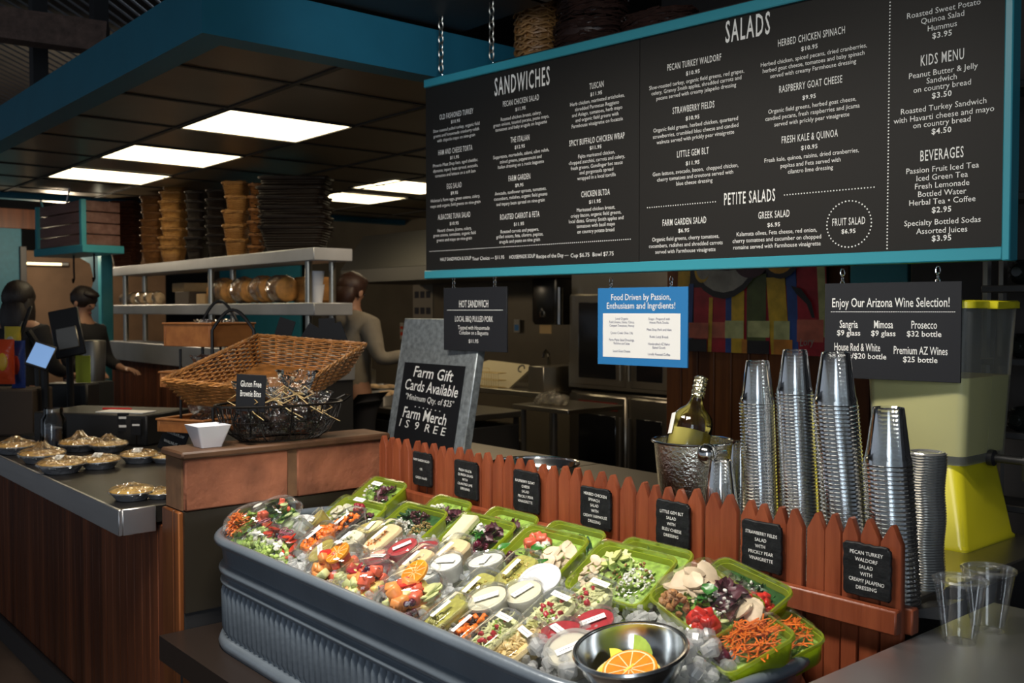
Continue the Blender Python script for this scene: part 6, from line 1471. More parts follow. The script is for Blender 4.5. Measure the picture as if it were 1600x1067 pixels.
ARM0 = ((-0.24, 0.05, 1.15), (-0.20, 0.24, 1.08), (0, 1, -0.1)); ARM1 = ((0.24, 0.05, 1.15), (0.20, 0.24, 1.08), (0, 1, -0.1))
yawcam = math.degrees(YAW)
def stand(px, d): p = at(px, 485, d=d); return Vector((p.x, p.y, 0))
SHORT = [((0, -0.018, 0.045), (0.100, 0.108, 0.095)), ((0, 0.03, 0.095), (0.075, 0.07, 0.035))]
LONG = [((0, -0.025, 0.03), (0.112, 0.108, 0.112)), ((0, -0.06, -0.12), (0.115, 0.075, 0.16)), ((-0.07, -0.02, -0.08), (0.05, 0.06, 0.14)), ((0.07, -0.02, -0.08), (0.05, 0.06, 0.14))]
human('person with long dark hair in black seen from behind at the far left', Matrix.Translation(stand(30, 6.7)) @ Matrix.Rotation(YAW+rad(-20), 4, 'Z'), m_skin, m_blk, m_jean, m_hair, LONG, ARM0, ARM1, 0, 0, 0.97)
human('person with short dark hair and black shirt looking down behind the registers', Matrix.Translation(stand(128, 7.6)) @ Matrix.Rotation(YAW+rad(-105), 4, 'Z'), m_skin, m_blk, m_jean, m_hair, SHORT, ARM0, ARM1, 0, -0.35, 0.96)
human('kitchen worker in a grey hooded sweater with back turned, reaching right', Matrix.Translation(stand(547, 6.6)) @ Matrix.Rotation(YAW+rad(-35), 4, 'Z'), m_skin, m_hoodie, m_jean, m_hairb, SHORT+[((0, -0.06, -0.02), (0.085, 0.06, 0.10))], ARM0, ((0.25, 0.02, 1.17), (0.44, 0.16, 1.22), (1, 0.5, 0.0)), 0.0, -0.3, 1.0, True)
# ================================================================ far left room details
XW = -11.0
def pl(nm, x0, x1, y0, y1, xx, m, dp=0.03):
    a = at(x0, (y0+y1)/2, x=xx); b = at(x1, (y0+y1)/2, x=xx); c = at((x0+x1)/2, y0, x=xx); e = at((x0+x1)/2, y1, x=xx)
    q = MB(); q.rbox((xx-dp, a.y, max(0, e.z)), (xx, b.y, c.z), 0.003); return q.build(nm, m, None)
m_tan = mat('tan_wall', (0.22, 0.13, 0.075), 0.6, var=0.2, scale=3)
struct(pl('wall_tan', 40, 260, 395, 700, XW, m_tan)); struct(pl('wall_teal_far', -40, 36, 355, 700, XW+0.3, m_wallteal)); struct(pl('wall_upper_wood', -40, 60, 325, 356, XW+0.35, m_rustic))
struct(pl('trim_door_frame', 34, 44, 385, 700, XW+0.35, m_dark))
struct(pl('trim_far_beam', -40, 172, 298, 305, XW+2.2, m_blue, 0.1))
hb_ = thing('hanging_cabinet', 'wood panelled box in a teal frame hanging at the far left', 'cabinet')
p0 = at(62, 390, d=8.2); p1 = at(130, 390, d=7.6); zt = at(95, 318, d=7.9).z; zb3 = p0.z
u = (Vector((p1.x, p1.y, 0))-Vector((p0.x, p0.y, 0))); w = u.length; u.normalize(); n = Vector((u.y, -u.x, 0))
HM = Matrix(((u.x, -n.x, 0, p0.x), (u.y, -n.y, 0, p0.y), (0, 0, 1, zb3), (0, 0, 0, 1))); hb_.matrix_world = HM; hh = zt-zb3
q = MB()
for k in range(4): q.rbox((0.01, 0, hh*k/4+0.004), (w-0.01, 0.3, hh*(k+1)/4-0.004), 0.004)
q.build('plank_panel', wood('pinkish_plank', (0.14, 0.06, 0.045), (0.26, 0.14, 0.12), 0.5, 2, 'x'), hb_)
q = MB(); q.rbox((-0.05, -0.03, -0.06), (w+0.06, 0.30, 0.0), 0.004); q.rbox((-0.04, -0.02, 0), (-0.002, 0.02, hh), 0.003); q.rbox((w-0.02, -0.02, 0), (w+0.02, 0.02, hh), 0.003); q.build('frame', m_teal, hb_)
q = MB(); q.tube([(0.02, 0.02, hh), (-0.15, 0.02, hh+0.28)], 0.008, 5); q.tube([(w*0.6, 0.02, hh), (w*0.75, 0.02, hh+0.25)], 0.008, 5); q.build('stay_rod', m_steel, hb_)
# pale wavy cut-out panel beside the post
pz0 = pp.y
wv = [(-0.02, 0.95), (-0.10, 1.02), (-0.13, 1.16), (-0.32, 1.38), (-0.33, 1.48), (-0.20, 1.60), (-0.14, 1.78), (-0.18, 1.92), (-0.32, 1.99), (-0.34, 2.06), (-0.24, 2.13), (-0.06, 2.15), (-0.02, 2.14)]
q = MB(); q.loft([[(a, y, b) for a, b in wv] for y in (-0.012, 0.012)]); o = q.build('wavy_panel', mat('pale_blue_paint', (0.22, 0.36, 0.42), 0.5), None); o.location = (pp.x-0.045, pp.y+0.03, 0); o.rotation_euler = (0, 0, YAW*0.6); tag(o, 'pale wavy-edged cut-out panel fixed beside the teal post', 'panel')
for px in (95, 128):
    p = HM @ Vector((w*(0.45 if px < 100 else 0.9), 0.12, -0.079)); q = MB(); q.tube([(0, 0, 0.02), (0, 0, -0.10), (0.01, 0, -0.17), (-0.02, 0, -0.20), (-0.03, 0, -0.17)], 0.008, 5); o = q.build('hanging_hook', m_wire, None); o.location = p; tag(o, ('black hook hanging under the left of the far wooden box' if px < 100 else 'black hook hanging near the wavy panel'), 'hook')
fl_ = thing('shelf_light', 'bright strip lamp above the tan wall at the far left', 'lamp', at(62, 412, x=XW+0.05)); q = MB(); q.rbox((-0.05, -0.28, -0.02), (0.05, 0.28, 0.02), 0.01); q.build('housing', m_steel, fl_); q = MB(); q.box((0.051, -0.2, -0.015), (0.055, 0.2, 0.01)); q.build('tube', mat('warm_tube', (1, .9, .7), .5, emit=((1, 0.75, 0.4), 3)), fl_, 0)
pn = at(95, 415, d=8.9); ld = bpy.data.lights.new('back_room_lamp', 'POINT'); ld.energy = 45; ld.color = WARM; ld.shadow_soft_size = 0.1; lo = bpy.data.objects.new('back_room_lamp', ld); COL.objects.link(lo); lo.location = (pn.x, pn.y, 2.15)

# ================================================================ on the left counter
def onct(px, py): return at(px, py, z=CT)
def rot2(a): return Matrix.Rotation(rad(a), 4, 'Z')
# pies
f_pie = mat('pie_crust', (0.85, 0.44, 0.11), 0.4, var=0.45, scale=26, bump=0.6, bscale=55, coat=0.7); m_foil = mat('foil', (0.55, 0.57, 0.62), 0.38, 0.7, bump=0.5, bscale=60)
def pie(px, py, wpx, lb, lab=True, yaw=0, peak=0):
    p = onct(px, py); d = (p-Vector((0, 0, H))).dot(cF); r = wpx*d/F/2
    t = thing('wrapped_pie', lb, 'pie', (p.x, p.y, CT+0.001), 'plastic wrapped pies on the left counter')
    q = MB(); n = 40
    def rg(s, z, w=0): return [(r*s*(1+w*math.sin(k*2*math.pi*10/n*1.0))*math.cos(2*math.pi*k/n), r*s*(1+w*math.sin(k*2*math.pi*10/n))*math.sin(2*math.pi*k/n), z) for k in range(n)]
    q.loft([rg(0.70, 0), rg(0.74, 0.004), rg(0.97, r*0.36, 0.02), rg(1.04, r*0.38, 0.015), rg(1.03, r*0.40, 0.01), rg(0.97, r*0.38)], True, False); q.build('foil_tin', m_foil, t, 50)
    q = MB(); q.loft([rg(0.95, r*0.34), rg(1.0, r*0.42, 0.015), rg(0.93, r*0.47, 0.03), rg(0.80, r*0.44), rg(0.55, r*0.52, 0.02), rg(0.3, r*0.56), rg(0.05, r*0.57)], True, True); q.build('crust', f_pie, t, 60)
    q = MB(); rings = [rg(1.05, r*0.30)]
    for s, z in ((1.06, 0.44), (0.95, 0.54), (0.7, 0.60), (0.4, 0.64+peak*0.12), (0.14, 0.66+peak*0.55)): rings.append([(x*R.uniform(0.92, 1.06), y*R.uniform(0.92, 1.06), r*z*R.uniform(0.9, 1.12)) for x, y, _ in rg(s, 0)])
    q.loft(rings, False, True); q.build('plastic_wrap', m_wrap, t, 15)
    if lab: q = MB(); q.M = Matrix.Translation((r*0.1, -r*0.15, r*0.69)) @ rot2(yaw+30) @ Matrix.Rotation(rad(28), 4, 'X'); q.box((-0.018, -0.014, 0), (0.018, 0.014, 0.0006)); q.build('price_label', m_paper, t, 0)
pie(96, 738, 70, 'nearest wrapped pie by the counter front edge with white label', True, 0, 0.12)
pie(156, 731, 60, 'wrapped pie right of the nearest pie with square white label', True, 10, 0.1)
pie(218, 722, 56, 'labelled wrapped pie under the two small card holders', True, 20, 0.1)
pie(258, 722, 42, 'wrapped pie half hidden behind the stone ledge', False, 0, 0.1)
pie(66, 722, 66, 'loosely wrapped pie behind the nearest pie', False, 0, 0.5)
pie(125, 704, 60, 'peaked wrapped pie behind the middle row', False, 0, 0.6)
pie(170, 705, 56, 'wrapped pie in the back row near the glass jar', False, 0, 0.5)
pie(24, 708, 60, 'wrapped pie at the far left end of the row', False, 0, 0.3)
pie(206, 780, 66, 'small wrapped pastry pie near the counter steel corner', False, 0, 0.15)
pie(250, 778, 44, 'wrapped pastry beside the stone ledge near the counter corner', False, 0, 0.2)
# card holders
def card(px, py0, py1, wpx, lb, lines, yaw=None, tilt=0, stem=True, d=None, m=m_chalk, nm='price_card', zb=CT):
    p = at(px, py1, z=zb) if d is None else at(px, py1, d=d); dd = (p-Vector((0, 0, H))).dot(cF); s = dd/F
    w = wpx*s; h = (py1-py0)*s
    t = thing(nm, lb, 'card', M=Matrix.Translation(p) @ Matrix.Rotation(YAW if yaw is None else rad(yaw), 4, 'Z'))
    ch_ = h*0.58 if stem else h
    q = MB(); q.M = Matrix.Translation((0, 0, h-ch_)) @ Matrix.Rotation(rad(tilt), 4, 'Y'); q.rbox((-w/2, -0.002, 0), (w/2, 0.002, ch_), 0.001); cf_ = q.build('card_face', m, t)
    if stem: q = MB(); q.tube([(0, 0.003, 0), (0, 0.003, h-ch_*0.8)], 0.0025, 5); q.tube([(0.012*math.cos(a), 0.004, h-ch_*0.85+0.012*math.sin(a)) for a in [k*0.7 for k in range(8)]], 0.002, 4); q.lathe([(0.018, 0), (0.018, 0.003), (0.001, 0.004)], 12, True); q.build('wire_stand', m_wire, t)
    q = MB(); q.M = Matrix.Translation((0, 0, h-ch_)) @ Matrix.Rotation(rad(tilt), 4, 'Y')
    for i, (sx_, f, bl) in enumerate(lines):
        if bl: q.box((-w*0.36, -0.0028, ch_*f-h*0.035), (w*0.36, -0.002, ch_*f+h*0.035))
        else: text(q, sx_, h*0.14, Matrix.Translation((0, -0.0028, ch_*f)) @ XR, fit=w*0.7)
    
    if lines: q.build('lettering', m_white if not lines[0][2] else m_paper, cf_, 0)
card(193, 645, 696, 18, 'small black card holder with two white strips behind the pies', [('', 0.75, True), ('', 0.30, True)])
card(213, 655, 698, 16, 'smaller black card holder with one white strip above the labelled pie', [('', 0.65, True)])
card(264, 664, 706, 40, 'slanted chalk card reading Chocolate Chip Walnut leaning by the white bowl', [('CHOCOLATE CHIP', 0.70, False), ('WALNUT  $', 0.35, False)], tilt=22, stem=False)
# white square bowl on the ledge
p = at(325, 706, z=CAP+0.0); s = (p-Vector((0, 0, H))).dot(cF)/F
q = MB(); a0 = 26*s*1.25; a1 = 41*s*1.25; hh = 44*s
q.loft([rrs(a0*1.35, a0*1.35, 0.008, 0.0), rrs(a0*1.38, a0*1.38, 0.009, 0.004), rrs(a1*1.40, a1*1.40, 0.008, hh), rrs(a1*1.34, a1*1.34, 0.008, hh), rrs(a0*1.28, a0*1.28, 0.008, 0.008)]); o = q.build('square_bowl', m_ceramic, None, 35)
p = Vector((LXW-0.068, at(325, 700, x=LXW-0.068).y, CAP+0.001)); o.matrix_world = Matrix.Translation(p) @ rot2(0) @ Matrix.Scale(0.80, 4); tag(o, 'white flared square ceramic bowl on the stone ledge', 'bowl')
# wire basket with cellophane bags
p = Vector((LXW-0.068, at(438, 690, x=LXW-0.068).y, CAP)); s = (p-Vector((0, 0, H))).dot(cF)/F; Lb_ = 0.205; Wb = 0.115; hb2 = 0.115
wk = thing('wire_bread_basket', 'dark wire basket of tied cellophane treat bags on the stone ledge', 'wire basket', M=Matrix.Translation(p+Vector((0, 0, 0.001))) @ rot2(90-8))
q = MB()
def ov_(f, z): return [(Lb_*f*math.cos(2*math.pi*k/28), Wb*f*math.sin(2*math.pi*k/28), z) for k in range(28)]
for f, z, r in ((0.62, 0.004, 0.003), (0.80, 0.03, 0.0015), (0.92, 0.065, 0.0015), (1.0, hb2, 0.004)): q.tube(ov_(f, z), r, 5, False, True)
for k in range(12):
    a = 2*math.pi*k/12; q.tube([(Lb_*f*math.cos(a), Wb*f*math.sin(a), z) for f, z in ((0.62, 0.004), (0.80, 0.03), (0.92, 0.065), (1.0, hb2))], 0.0025, 4)
q.build('frame', m_wire, wk)
q = MB()
for k in range(46):
    a = 2*math.pi*k/46
    for sg in (-1, 1): q.tube([(Lb_*f*math.cos(a+sg*b), Wb*f*math.sin(a+sg*b), z) for f, z, b in ((0.62, 0.004, 0), (0.80, 0.03, 0.12), (0.92, 0.065, 0.24), (1.0, hb2, 0.36))], 0.0009, 3)
q.build('mesh', m_wire, wk)
q = MB(); q.tube([(Lb_*0.98, -0.03, hb2), (Lb_*1.12, -0.02, hb2+0.015), (Lb_*1.12, 0.02, hb2+0.015), (Lb_*0.98, 0.03, hb2)], 0.004, 5); q.build('handle', m_wire, wk)
f_brown = mat('brownie', (0.035, 0.016, 0.01), 0.6, var=0.4, scale=30); m_raffia = mat('raffia', (0.55, 0.38, 0.16), 0.6)
def cbag(loc, sc, lb, yaw=0, grp='tied treat bags in the wire basket', ri=True):
    t = thing('treat_bag', lb, 'treat bag', M=Matrix.Translation(loc) @ rot2(yaw) @ Matrix.Scale(sc, 4), group=grp)
    q = MB(); n = 22; rings = []
    for z, r, w in ((0.0, 0.04, 0.02), (0.02, 0.055, 0.05), (0.06, 0.055, 0.08), (0.085, 0.035, 0.10), (0.10, 0.014, 0.1), (0.115, 0.03, 0.15), (0.15, 0.052, 0.18), (0.165, 0.058, 0.2)):
        rings.append([(r*(1+R.uniform(-w, w))*math.cos(2*math.pi*k/n), r*(1+R.uniform(-w, w))*0.8*math.sin(2*math.pi*k/n), z+R.uniform(-w, w)*0.02) for k in range(n)])
    q.loft(rings, True, False); q.build('cellophane', m_cello, t, 50)
    q = MB()
    for k in range(8): q.M = Matrix.Translation((R.uniform(-.028, .028), R.uniform(-.02, .02), R.uniform(0.018, 0.06))) @ rotm().to_4x4(); q.rbox((-.014, -.014, -.011), (.014, .014, .011), 0.003)
    q.build('brownies', f_brown, t)
    if ri:
        q = MB(); q.tube([(0.014*math.cos(k*0.63), 0.012*math.sin(k*0.63), 0.10) for k in range(10)], 0.003, 4, False, True)
        for s_ in (-1, 1): q.tube([(0, -0.013, 0.10), (s_*0.03, -0.03, 0.125), (s_*0.06, -0.035, 0.105), (s_*0.03, -0.03, 0.09), (0, -0.014, 0.10)], 0.0016, 4)
        q.tube([(0, -0.013, 0.10), (0.05, -0.04, 0.07), (0.09, -0.045, 0.05)], 0.0014, 4); q.build('raffia_tie', m_raffia, t)
WK = wk.matrix_world.copy()
for i, (x, y, z, s_, lb) in enumerate(((-0.105, -0.02, 0.03, 0.95, 'leftmost cellophane bag behind the gluten free card'), (-0.02, -0.015, 0.025, 1.05, 'tied cellophane bag in the middle of the wire basket'), (0.06, 0.0, 0.03, 1.12, 'puffy cellophane bag with a raffia bow right of the middle one'), (0.12, -0.01, 0.015, 0.8, 'low cellophane bag at the right end of the wire basket'), (0.02, 0.045, 0.02, 0.85, 'cellophane bag at the back of the wire basket'))):
    cbag(WK @ Vector((x, y, z)), s_, lb, 40+R.uniform(-20, 20))
card(391, 585, 685, 46, 'black chalk card reading Gluten Free Brownie Bites on a wire stand', [('Gluten Free', 0.74, False), ('Brownie Bites', 0.48, False)], d=2.98, stem=True, tilt=3, nm='chalk_card')
# big wicker tray behind
A = at(292, 583, d=3.42); Bq = at(415, 628, d=3.12); C_ = at(545, 549, d=3.75)
wt_c = at(428, 592, d=3.5)
X = (C_-Bq); Lx = X.length; X.normalize(); Y = (A-Bq); Ly = Y.length; Y = (Y-X*Y.dot(X)).normalized(); Z = X.cross(Y)
if Z.z < 0: Z = -Z
o3 = (A+C_)/2
WM = Matrix(((X.x, Y.x, Z.x, o3.x), (X.y, Y.y, Z.y, o3.y), (X.z, Y.z, Z.z, o3.z), (0, 0, 0, 1)))
q = MB(); dpw = 0.095
def wrg(f, z): return [(a, b, z) for a, b in rrect(Lx*f, Ly*f, 0.02, 3)]
def loopr(Lr, Wr, z, n): 
    per = 2*(Lr+Wr); out = []
    for k in range(n):
        s_ = per*k/n
        if s_ < Lr: out.append((-Lr/2+s_, -Wr/2, z))
        elif s_ < Lr+Wr: out.append((Lr/2, -Wr/2+s_-Lr, z))
        elif s_ < 2*Lr+Wr: out.append((Lr/2-(s_-Lr-Wr), Wr/2, z))
        else: out.append((-Lr/2, Wr/2-(s_-2*Lr-Wr), z))
    return out
nst = 112
for k in range(15):
    f = 0.80+0.20*k/14; z = -dpw+dpw*k/14; L2, W2 = Lx*f, Ly*f; pts = loopr(L2, W2, z, nst)
    pts = [(x+(0.004 if (i//2+k) % 2 else -0.004)*(1 if abs(x) >= L2/2-0.002 else 0)*(1 if x > 0 else -1), y+(0.004 if (i//2+k) % 2 else -0.004)*(1 if abs(y) >= W2/2-0.002 else 0)*(1 if y > 0 else -1), zz) for i, (x, y, zz) in enumerate(pts)]
    q.tube(pts, 0.0035, 4, False, True)
for i, (x, y, z) in enumerate(loopr(Lx, Ly, 0, nst//4)):
    q.tube([(x*0.80, y*0.80, -dpw), (x, y, 0)], 0.0035, 4)
x = -Ly*0.4
while x < Ly*0.4: q.tube([(-Lx*0.4+Lx*0.8*i/24, x, -dpw+(0.003 if i % 2 else -0.003)) for i in range(25)], 0.004, 4); x += 0.0085
wt = thing('wicker_tray', 'large tilted empty honey wicker tray basket above the wire basket', 'basket', M=WM)
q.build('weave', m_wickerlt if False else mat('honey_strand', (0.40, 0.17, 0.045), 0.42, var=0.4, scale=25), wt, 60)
q = MB(); q.loft([wrg(0.81, -dpw-0.004), wrg(0.81, -dpw+0.0)]); q.build('base_backing', mat('strand_backing', (0.22, 0.09, 0.025), 0.6), wt)  # backing sheet in a darker brown than the strands
q = MB()
for s_ in (0, 1, 2): q.tube([(x*(1+0.006*math.cos(i*1.3+s_*2.1)), y*(1+0.006*math.cos(i*1.3+s_*2.1)), 0.004+0.005*math.sin(i*1.3+s_*2.1)) for i, (x, y, z) in enumerate(loopr(Lx, Ly, 0, 150))], 0.0048, 4, False, True)
q.build('braided_rim', bpy.data.materials['honey_strand'], wt, 60)
# tiered rack with wooden trays
rk_d = 4.1
rc_ = at(340, 600, d=rk_d)
def RK(px, py, d=rk_d): return at(px, py, d=d)
rk = thing('tiered_rack', 'black arched iron rack holding orange wooden trays behind the wicker tray', 'rack')
q = MB()
def arch(pxl, pxr, pyt, pyb, d, r=0.007):
    a = at(pxl, pyb, d=d); b = at(pxr, pyb, d=d); z0 = max(CT, at(pxl, pyb, d=d).z); zs = at(pxl, pyt+32, d=d).z; zt_ = at(pxl, pyt, d=d).z
    pts = [(a.x, a.y, z0), (a.x, a.y, zs)]
    for k in range(1, 12):
        f = k/12; pts.append((a.x+(b.x-a.x)*f, a.y+(b.y-a.y)*f, zs+(zt_-zs)*math.sin(math.pi*f)))
    pts += [(b.x, b.y, zs), (b.x, b.y, z0)]; q.tube(pts, r, 6)
arch(333, 398, 484, 690, 4.0); arch(318, 372, 470, 690, 4.5)
a = RK(283, 690); q.tube([(a.x, a.y, CT), (a.x, a.y, at(286, 545, d=rk_d).z)], 0.006, 5); a = at(345, 600, d=4.4); q.tube([(a.x, a.y, CT), (a.x, a.y, at(345, 530, d=4.4).z)], 0.006, 5)
q.build('iron_frame', m_wire, rk)
m_crate = wood('orange_crate', (0.30, 0.10, 0.025), (0.48, 0.19, 0.05), 0.5, 2, 'x')
def crate(TLp, TRp, h_px, d0, d1, depth, lb):
    a = at(*TLp, d=d0); b = at(*TRp, d=d1); u = Vector((b.x-a.x, b.y-a.y, 0)); w = u.length; u.normalize(); n = Vector((u.y, -u.x, 0)); z = (a.z+b.z)/2; h = h_px*(d0+d1)/2/F
    M = Matrix(((u.x, -n.x, 0, a.x), (u.y, -n.y, 0, a.y), (0, 0, 1, z-h), (0, 0, 0, 1))); t = thing('wooden_tray', lb, 'tray', M=M, group='orange wooden trays on the rack')
    q = MB()
    q.rbox((0, 0, 0), (w, 0.012, h), 0.002); q.rbox((0, depth-0.012, 0), (w, depth, h), 0.002); q.rbox((0, 0.012, 0), (0.012, depth-0.012, h), 0.002); q.rbox((w-0.012, 0.012, 0), (w, depth-0.012, h), 0.002); q.rbox((0.012, 0.012, 0), (w-0.012, depth-0.012, 0.01), 0.002); q.build('box', m_crate, t)
    q = MB(); q.rbox((-0.005, -0.005, h), (w+0.005, 0.02, h+0.008), 0.002); q.rbox((-0.005, depth-0.02, h), (w+0.005, depth+0.005, h+0.008), 0.002); q.rbox((-0.005, 0.02, h), (0.02, depth-0.02, h+0.008), 0.002); q.rbox((w-0.02, 0.02, h), (w+0.005, depth-0.02, h+0.008), 0.002); q.build('rim', m_crate, t)
    return M, w, h
M, w, h = crate((330, 514), (398, 500), 34, 4.02, 4.25, 0.27, 'upper orange wooden tray of clear bags under the rack arches')
M = M @ Matrix.Translation((0, 0, 0.011))
for k in range(4): cbag(M @ Vector((w*(0.14+0.24*k), 0.07+0.08*(k % 2), 0.0)), 0.62, 'crinkled clear bag in the upper wooden tray of the rack', 30*k, 'clear bags in the upper rack tray', False)
M, w, h = crate((324, 586), (385, 578), 22, 4.0, 4.25, 0.24, 'middle wooden tray of the rack behind the wicker tray')
M = M @ Matrix.Translation((0, 0, 0.011))
for k in range(3): cbag(M @ Vector((w*(0.2+0.28*k), 0.08, 0)), 0.75, 'crinkled clear bag in the middle wooden tray of the rack', 30*k, 'clear bags in the middle rack tray', False)
M, w, h = crate((318, 660), (372, 652), 18, 3.95, 4.15, 0.24, 'lowest wooden tray of the rack by the white bowl')
for k in range(3): cbag(M @ Vector((w*(0.2+0.28*k), 0.08, 0.012)), 0.6, 'crinkled clear bag in the lowest wooden tray of the rack', 30*k, 'clear bags in the lowest rack tray', False)
# row of black tags with clip behind the wicker tray
for i, (px, py0, py1, tl_, wpx) in enumerate(((439, 497, 560, 18, 26), (482, 508, 562, 32, 34), (512, 497, 560, -2, 26), (532, 504, 562, -20, 26))):
    card(px, py0, py1, wpx, ('leftmost', 'second', 'third', 'rightmost')[i]+' black clip card sticking up behind the wicker tray', [], tilt=tl_, stem=True, d=4.0, nm='clip_card')
# POS terminals and register block
def tablet(px, py, wpx, hpx, d, lb, screen, yaw, tilt, zb=CT, roll=0):
    p = at(px, py, d=d); s = d/F; w = wpx*s; h = hpx*s
    M = Matrix.Translation(p) @ Matrix.Rotation(YAW+rad(yaw), 4, 'Z'); t = thing('register_tablet', lb, 'register', M=M)
    TM = Matrix.Rotation(rad(roll), 4, 'Y') @ Matrix.Rotation(rad(tilt), 4, 'X')
    q = MB(); q.M = TM; q.rbox((-w/2, -0.008, -h/2), (w/2, 0.008, h/2), 0.005); q.build('tablet', mat('tablet_case', (0.02, 0.02, 0.022), 0.3) if 'tablet_case' not in bpy.data.materials else bpy.data.materials['tablet_case'], t)
    q = MB(); q.M = TM
    if screen: q.box((-w*0.44, -0.0092, -h*0.42), (w*0.44, -0.008, h*0.42)); q.build('screen', mat('screen_glow', (0.2, 0.4, 0.8), 0.2, emit=((0.30, 0.52, 0.95), 0.45)), t, 0)
    else: q.rbox((-w*0.35, -0.022, -h*0.35), (w*0.35, -0.008, h*0.1), 0.004); q.build('back_bracket', m_steeldark, t)
    hz = p.z-zb
    q = MB(); q.tube([(0, 0.02, -h*0.1), (0, 0.06, -h*0.4), (0, 0.07, -hz*0.7), (0, 0.07, -hz+0.012)], 0.018, 8); q.lathe([(0.001, -hz+0.001), (0.09, -hz+0.001), (0.085, -hz+0.012), (0.02, -hz+0.02)], 24); q.M = Matrix.Translation((0, 0.07, 0)); q.build('stand', m_black, t)
tablet(105, 520, 44, 78, 5.0, 'black tablet register on a tall stand seen from behind', False, 15, -16, roll=-12)
tablet(37, 510, 18, 66, 5.2, 'leftmost slanted dark tablet seen edge on', False, -55, -20, roll=-14)
q_ = tablet(64, 556, 34, 42, 4.6, 'small customer screen glowing blue on the counter', True, 12, -25, roll=20)
q = MB(); q.rbox((-0.28, -0.15, 0), (0.30, 0.18, 0.135), 0.006); o = q.build('register_block', m_black, None); p = onct(135, 690); o.matrix_world = Matrix.Translation((p.x, p.y+0.1, CT+0.001)) @ rot2(math.degrees(YAW)-14); tag(o, 'long black register box behind the pies', 'register box')
RB = o.matrix_world.copy()
q = MB(); q.box((0, 0, 0), (0.24, 0.10, 0.004)); o = q.build('notepad', m_paper, None); o.matrix_world = RB @ Matrix.Translation((0.02, -0.12, 0.137)); tag(o, 'white notepad lying on the black register box', 'notepad')
q = MB(); q.M = Matrix.Rotation(rad(90), 4, 'Y'); q.lathe([(0.001, 0), (0.005, 0.004), (0.005, 0.13), (0.002, 0.14)], 8); o = q.build('red_pen', mat('red_plastic', (0.6, 0.02, 0.02), 0.4), None); o.matrix_world = RB @ Matrix.Translation((-0.02, -0.02, 0.143)) @ rot2(10); tag(o, 'red pen on top of the register box', 'pen')
q = MB(); q.rbox((-0.12, -0.08, 0), (0.12, 0.08, 0.20), 0.01); o = q.build('receipt_printer', m_black, None); p = at(112, 640, d=5.3); o.matrix_world = Matrix.Translation((p.x, p.y, CT+0.001)) @ rot2(math.degrees(YAW)); tag(o, 'black printer box under the registers', 'printer')
# glass jar, chip bags, little blue sign
jr = thing('glass_jar', 'clear glass jar with dark filling behind the pies', 'jar', onct(84, 700)+Vector((0, 0, 0.001))); s = (onct(84, 700)-Vector((0, 0, H))).dot(cF)/F
q = MB(); rj = 19*s; hj = 62*s; q.lathe([(0.001, 0), (rj*0.92, 0), (rj, 0.006), (rj, hj*0.72), (rj*0.75, hj*0.85), (rj*0.75, hj), (rj*0.70, hj), (rj*0.70, hj*0.86), (rj*0.95, hj*0.70), (rj*0.95, 0.008)], 28); q.build('glass', m_glass, jr)
q = MB(); q.lathe([(0.001, 0.009), (rj*0.9, 0.009), (rj*0.9, hj*0.5), (0.001, hj*0.55)], 20); q.build('filling', mat('dark_filling', (0.02, 0.025, 0.05), 0.5, var=0.5, scale=60), jr)
jr2 = thing('glass_canister', 'glass canister of wrapped sweets at the left edge', 'jar', onct(12, 668)+Vector((0, 0, 0.001))); q = MB(); rj = 0.065; q.lathe([(0.001, 0), (rj, 0), (rj, 0.15), (rj*0.9, 0.16), (rj*0.9, 0.155)], 24); q.build('glass', m_glass, jr2)
q = MB()
for k in range(40): pile(q, 'crumb', 1, (0, 0, 0.045, 0.045), 0.02, 0.12, 0.035)
q.build('sweets', mat('foil_sweets', (0.3, 0.27, 0.22), 0.3, 0.7), jr2)
card(41, 634, 668, 24, 'small blue sign with white lines by the glass jar', [('', 0.65, True), ('', 0.40, True)], stem=False, m=mat('navy', (0.02, 0.04, 0.10), 0.5), nm='blue_sign')
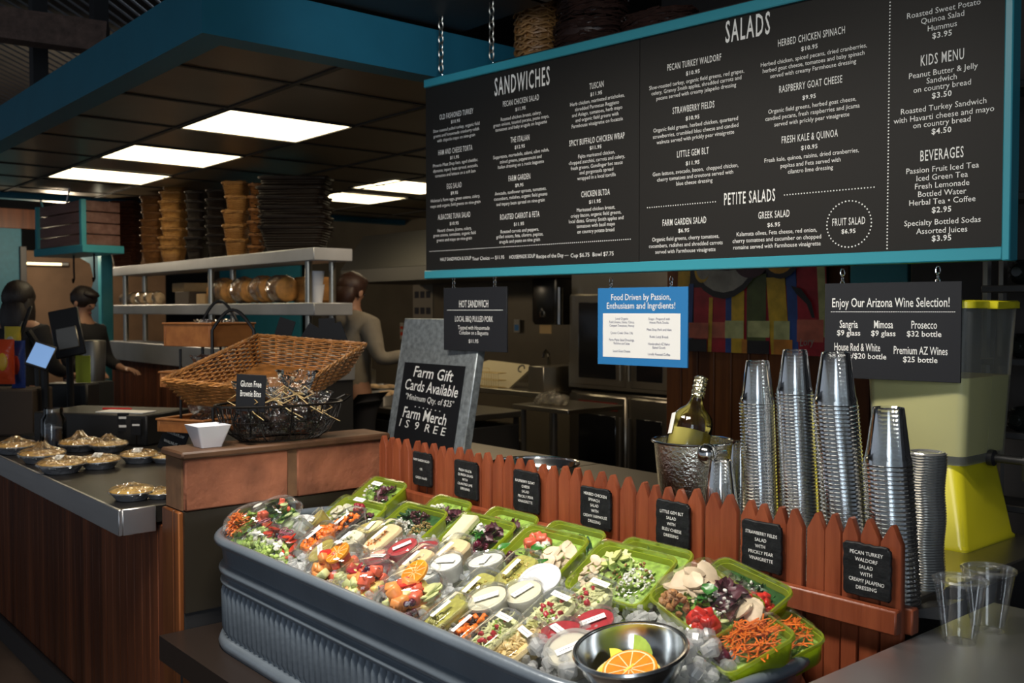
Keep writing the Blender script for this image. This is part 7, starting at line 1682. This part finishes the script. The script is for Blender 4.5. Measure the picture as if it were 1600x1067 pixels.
def chips(px, py, wpx, hpx, d, c1, c2, lb, tilt=0):
    p = at(px, py, d=d); s = d/F; w = wpx*s; h = hpx*s; t = thing('snack_bag', lb, 'snack bag', M=Matrix.Translation(p) @ Matrix.Rotation(YAW, 4, 'Z') @ Matrix.Rotation(rad(tilt), 4, 'Y'), group='upright snack bags at the left edge')
    q = MB(); rg = []
    for k in range(9):
        f = k/8; th = 0.03*math.sin(math.pi*f)+0.002; rg.append([(w/2*math.cos(a*math.pi/8)*(1-0.06*math.sin(math.pi*f)), th*math.sin(a*math.pi/8), -h/2+h*f) for a in range(16)])
    q.loft(rg); q.build('bag', mat('bag_'+lb[:9].replace(' ', '_'), c1, 0.3, bump=0.5, bscale=30), t)
    q = MB(); q.blob((0, -0.026, 0.0), (w*0.28, 0.006, h*0.2), 14, 6); q.build('print_patch', mat('patch_'+lb[:9].replace(' ', '_'), c2, 0.4), t)
chips(8, 565, 30, 70, 4.6, (0.55, 0.06, 0.015), (0.6, 0.35, 0.02), 'orange red snack bag at the left edge')
chips(29, 570, 22, 76, 4.7, (0.03, 0.06, 0.25), (0.5, 0.05, 0.02), 'blue snack bag with red print beside the customer screen')
chips(20, 535, 26, 50, 4.9, (0.60, 0.45, 0.05), (0.5, 0.5, 0.4), 'yellow snack bag standing behind the orange one')
q = MB(); q.rbox((-0.14, -0.1, 0), (0.14, 0.1, 0.10), 0.004); o = q.build('snack_tray', m_carddk, None); p = at(22, 640, d=4.7); o.matrix_world = Matrix.Translation((p.x, p.y, CT+0.001)) @ rot2(math.degrees(YAW)); o.scale = (1, 1, max(0.3, (at(20, 605, d=4.75).z-CT)/0.10)); tag(o, 'brown box the snack bags stand in at the left edge', 'box')
q = MB(); q.lathe([(0.001, 0), (0.07, 0), (0.08, 0.26), (0.075, 0.27), (0.001, 0.275)], 20); o = q.build('coffee_urn', m_steeldark, None); p = at(147, 620, d=6.6); o.location = (p.x, p.y, CT+0.12); tag(o, 'dark urn beside the teal post behind the registers', 'urn')
q = MB(); q.rbox((-0.10, -0.10, 0), (0.10, 0.10, CT+0.119), 0.005); o = q.build('side_stand', m_dark, None); p2 = p; o.location = (p.x, p.y, 0); tag(o, 'dark stand carrying the urn by the teal post', 'stand')
q2 = bpy.data.objects['coffee_urn']; q2.location = (p.x, p.y, CT+0.12)
pq = at(124, 570, d=5.27); q = MB(); q.rbox((-0.02, -0.002, CT+0.202-pq.z), (0.06, 0.002, 0.05), 0.001); o = q.build('yellow_tag', mat('neon_yellow', (0.55, 0.62, 0.03), 0.5), None); o.matrix_world = Matrix.Translation(pq) @ Matrix.Rotation(YAW, 4, 'Z'); tag(o, 'neon yellow card standing behind the tall tablet stand', 'card')
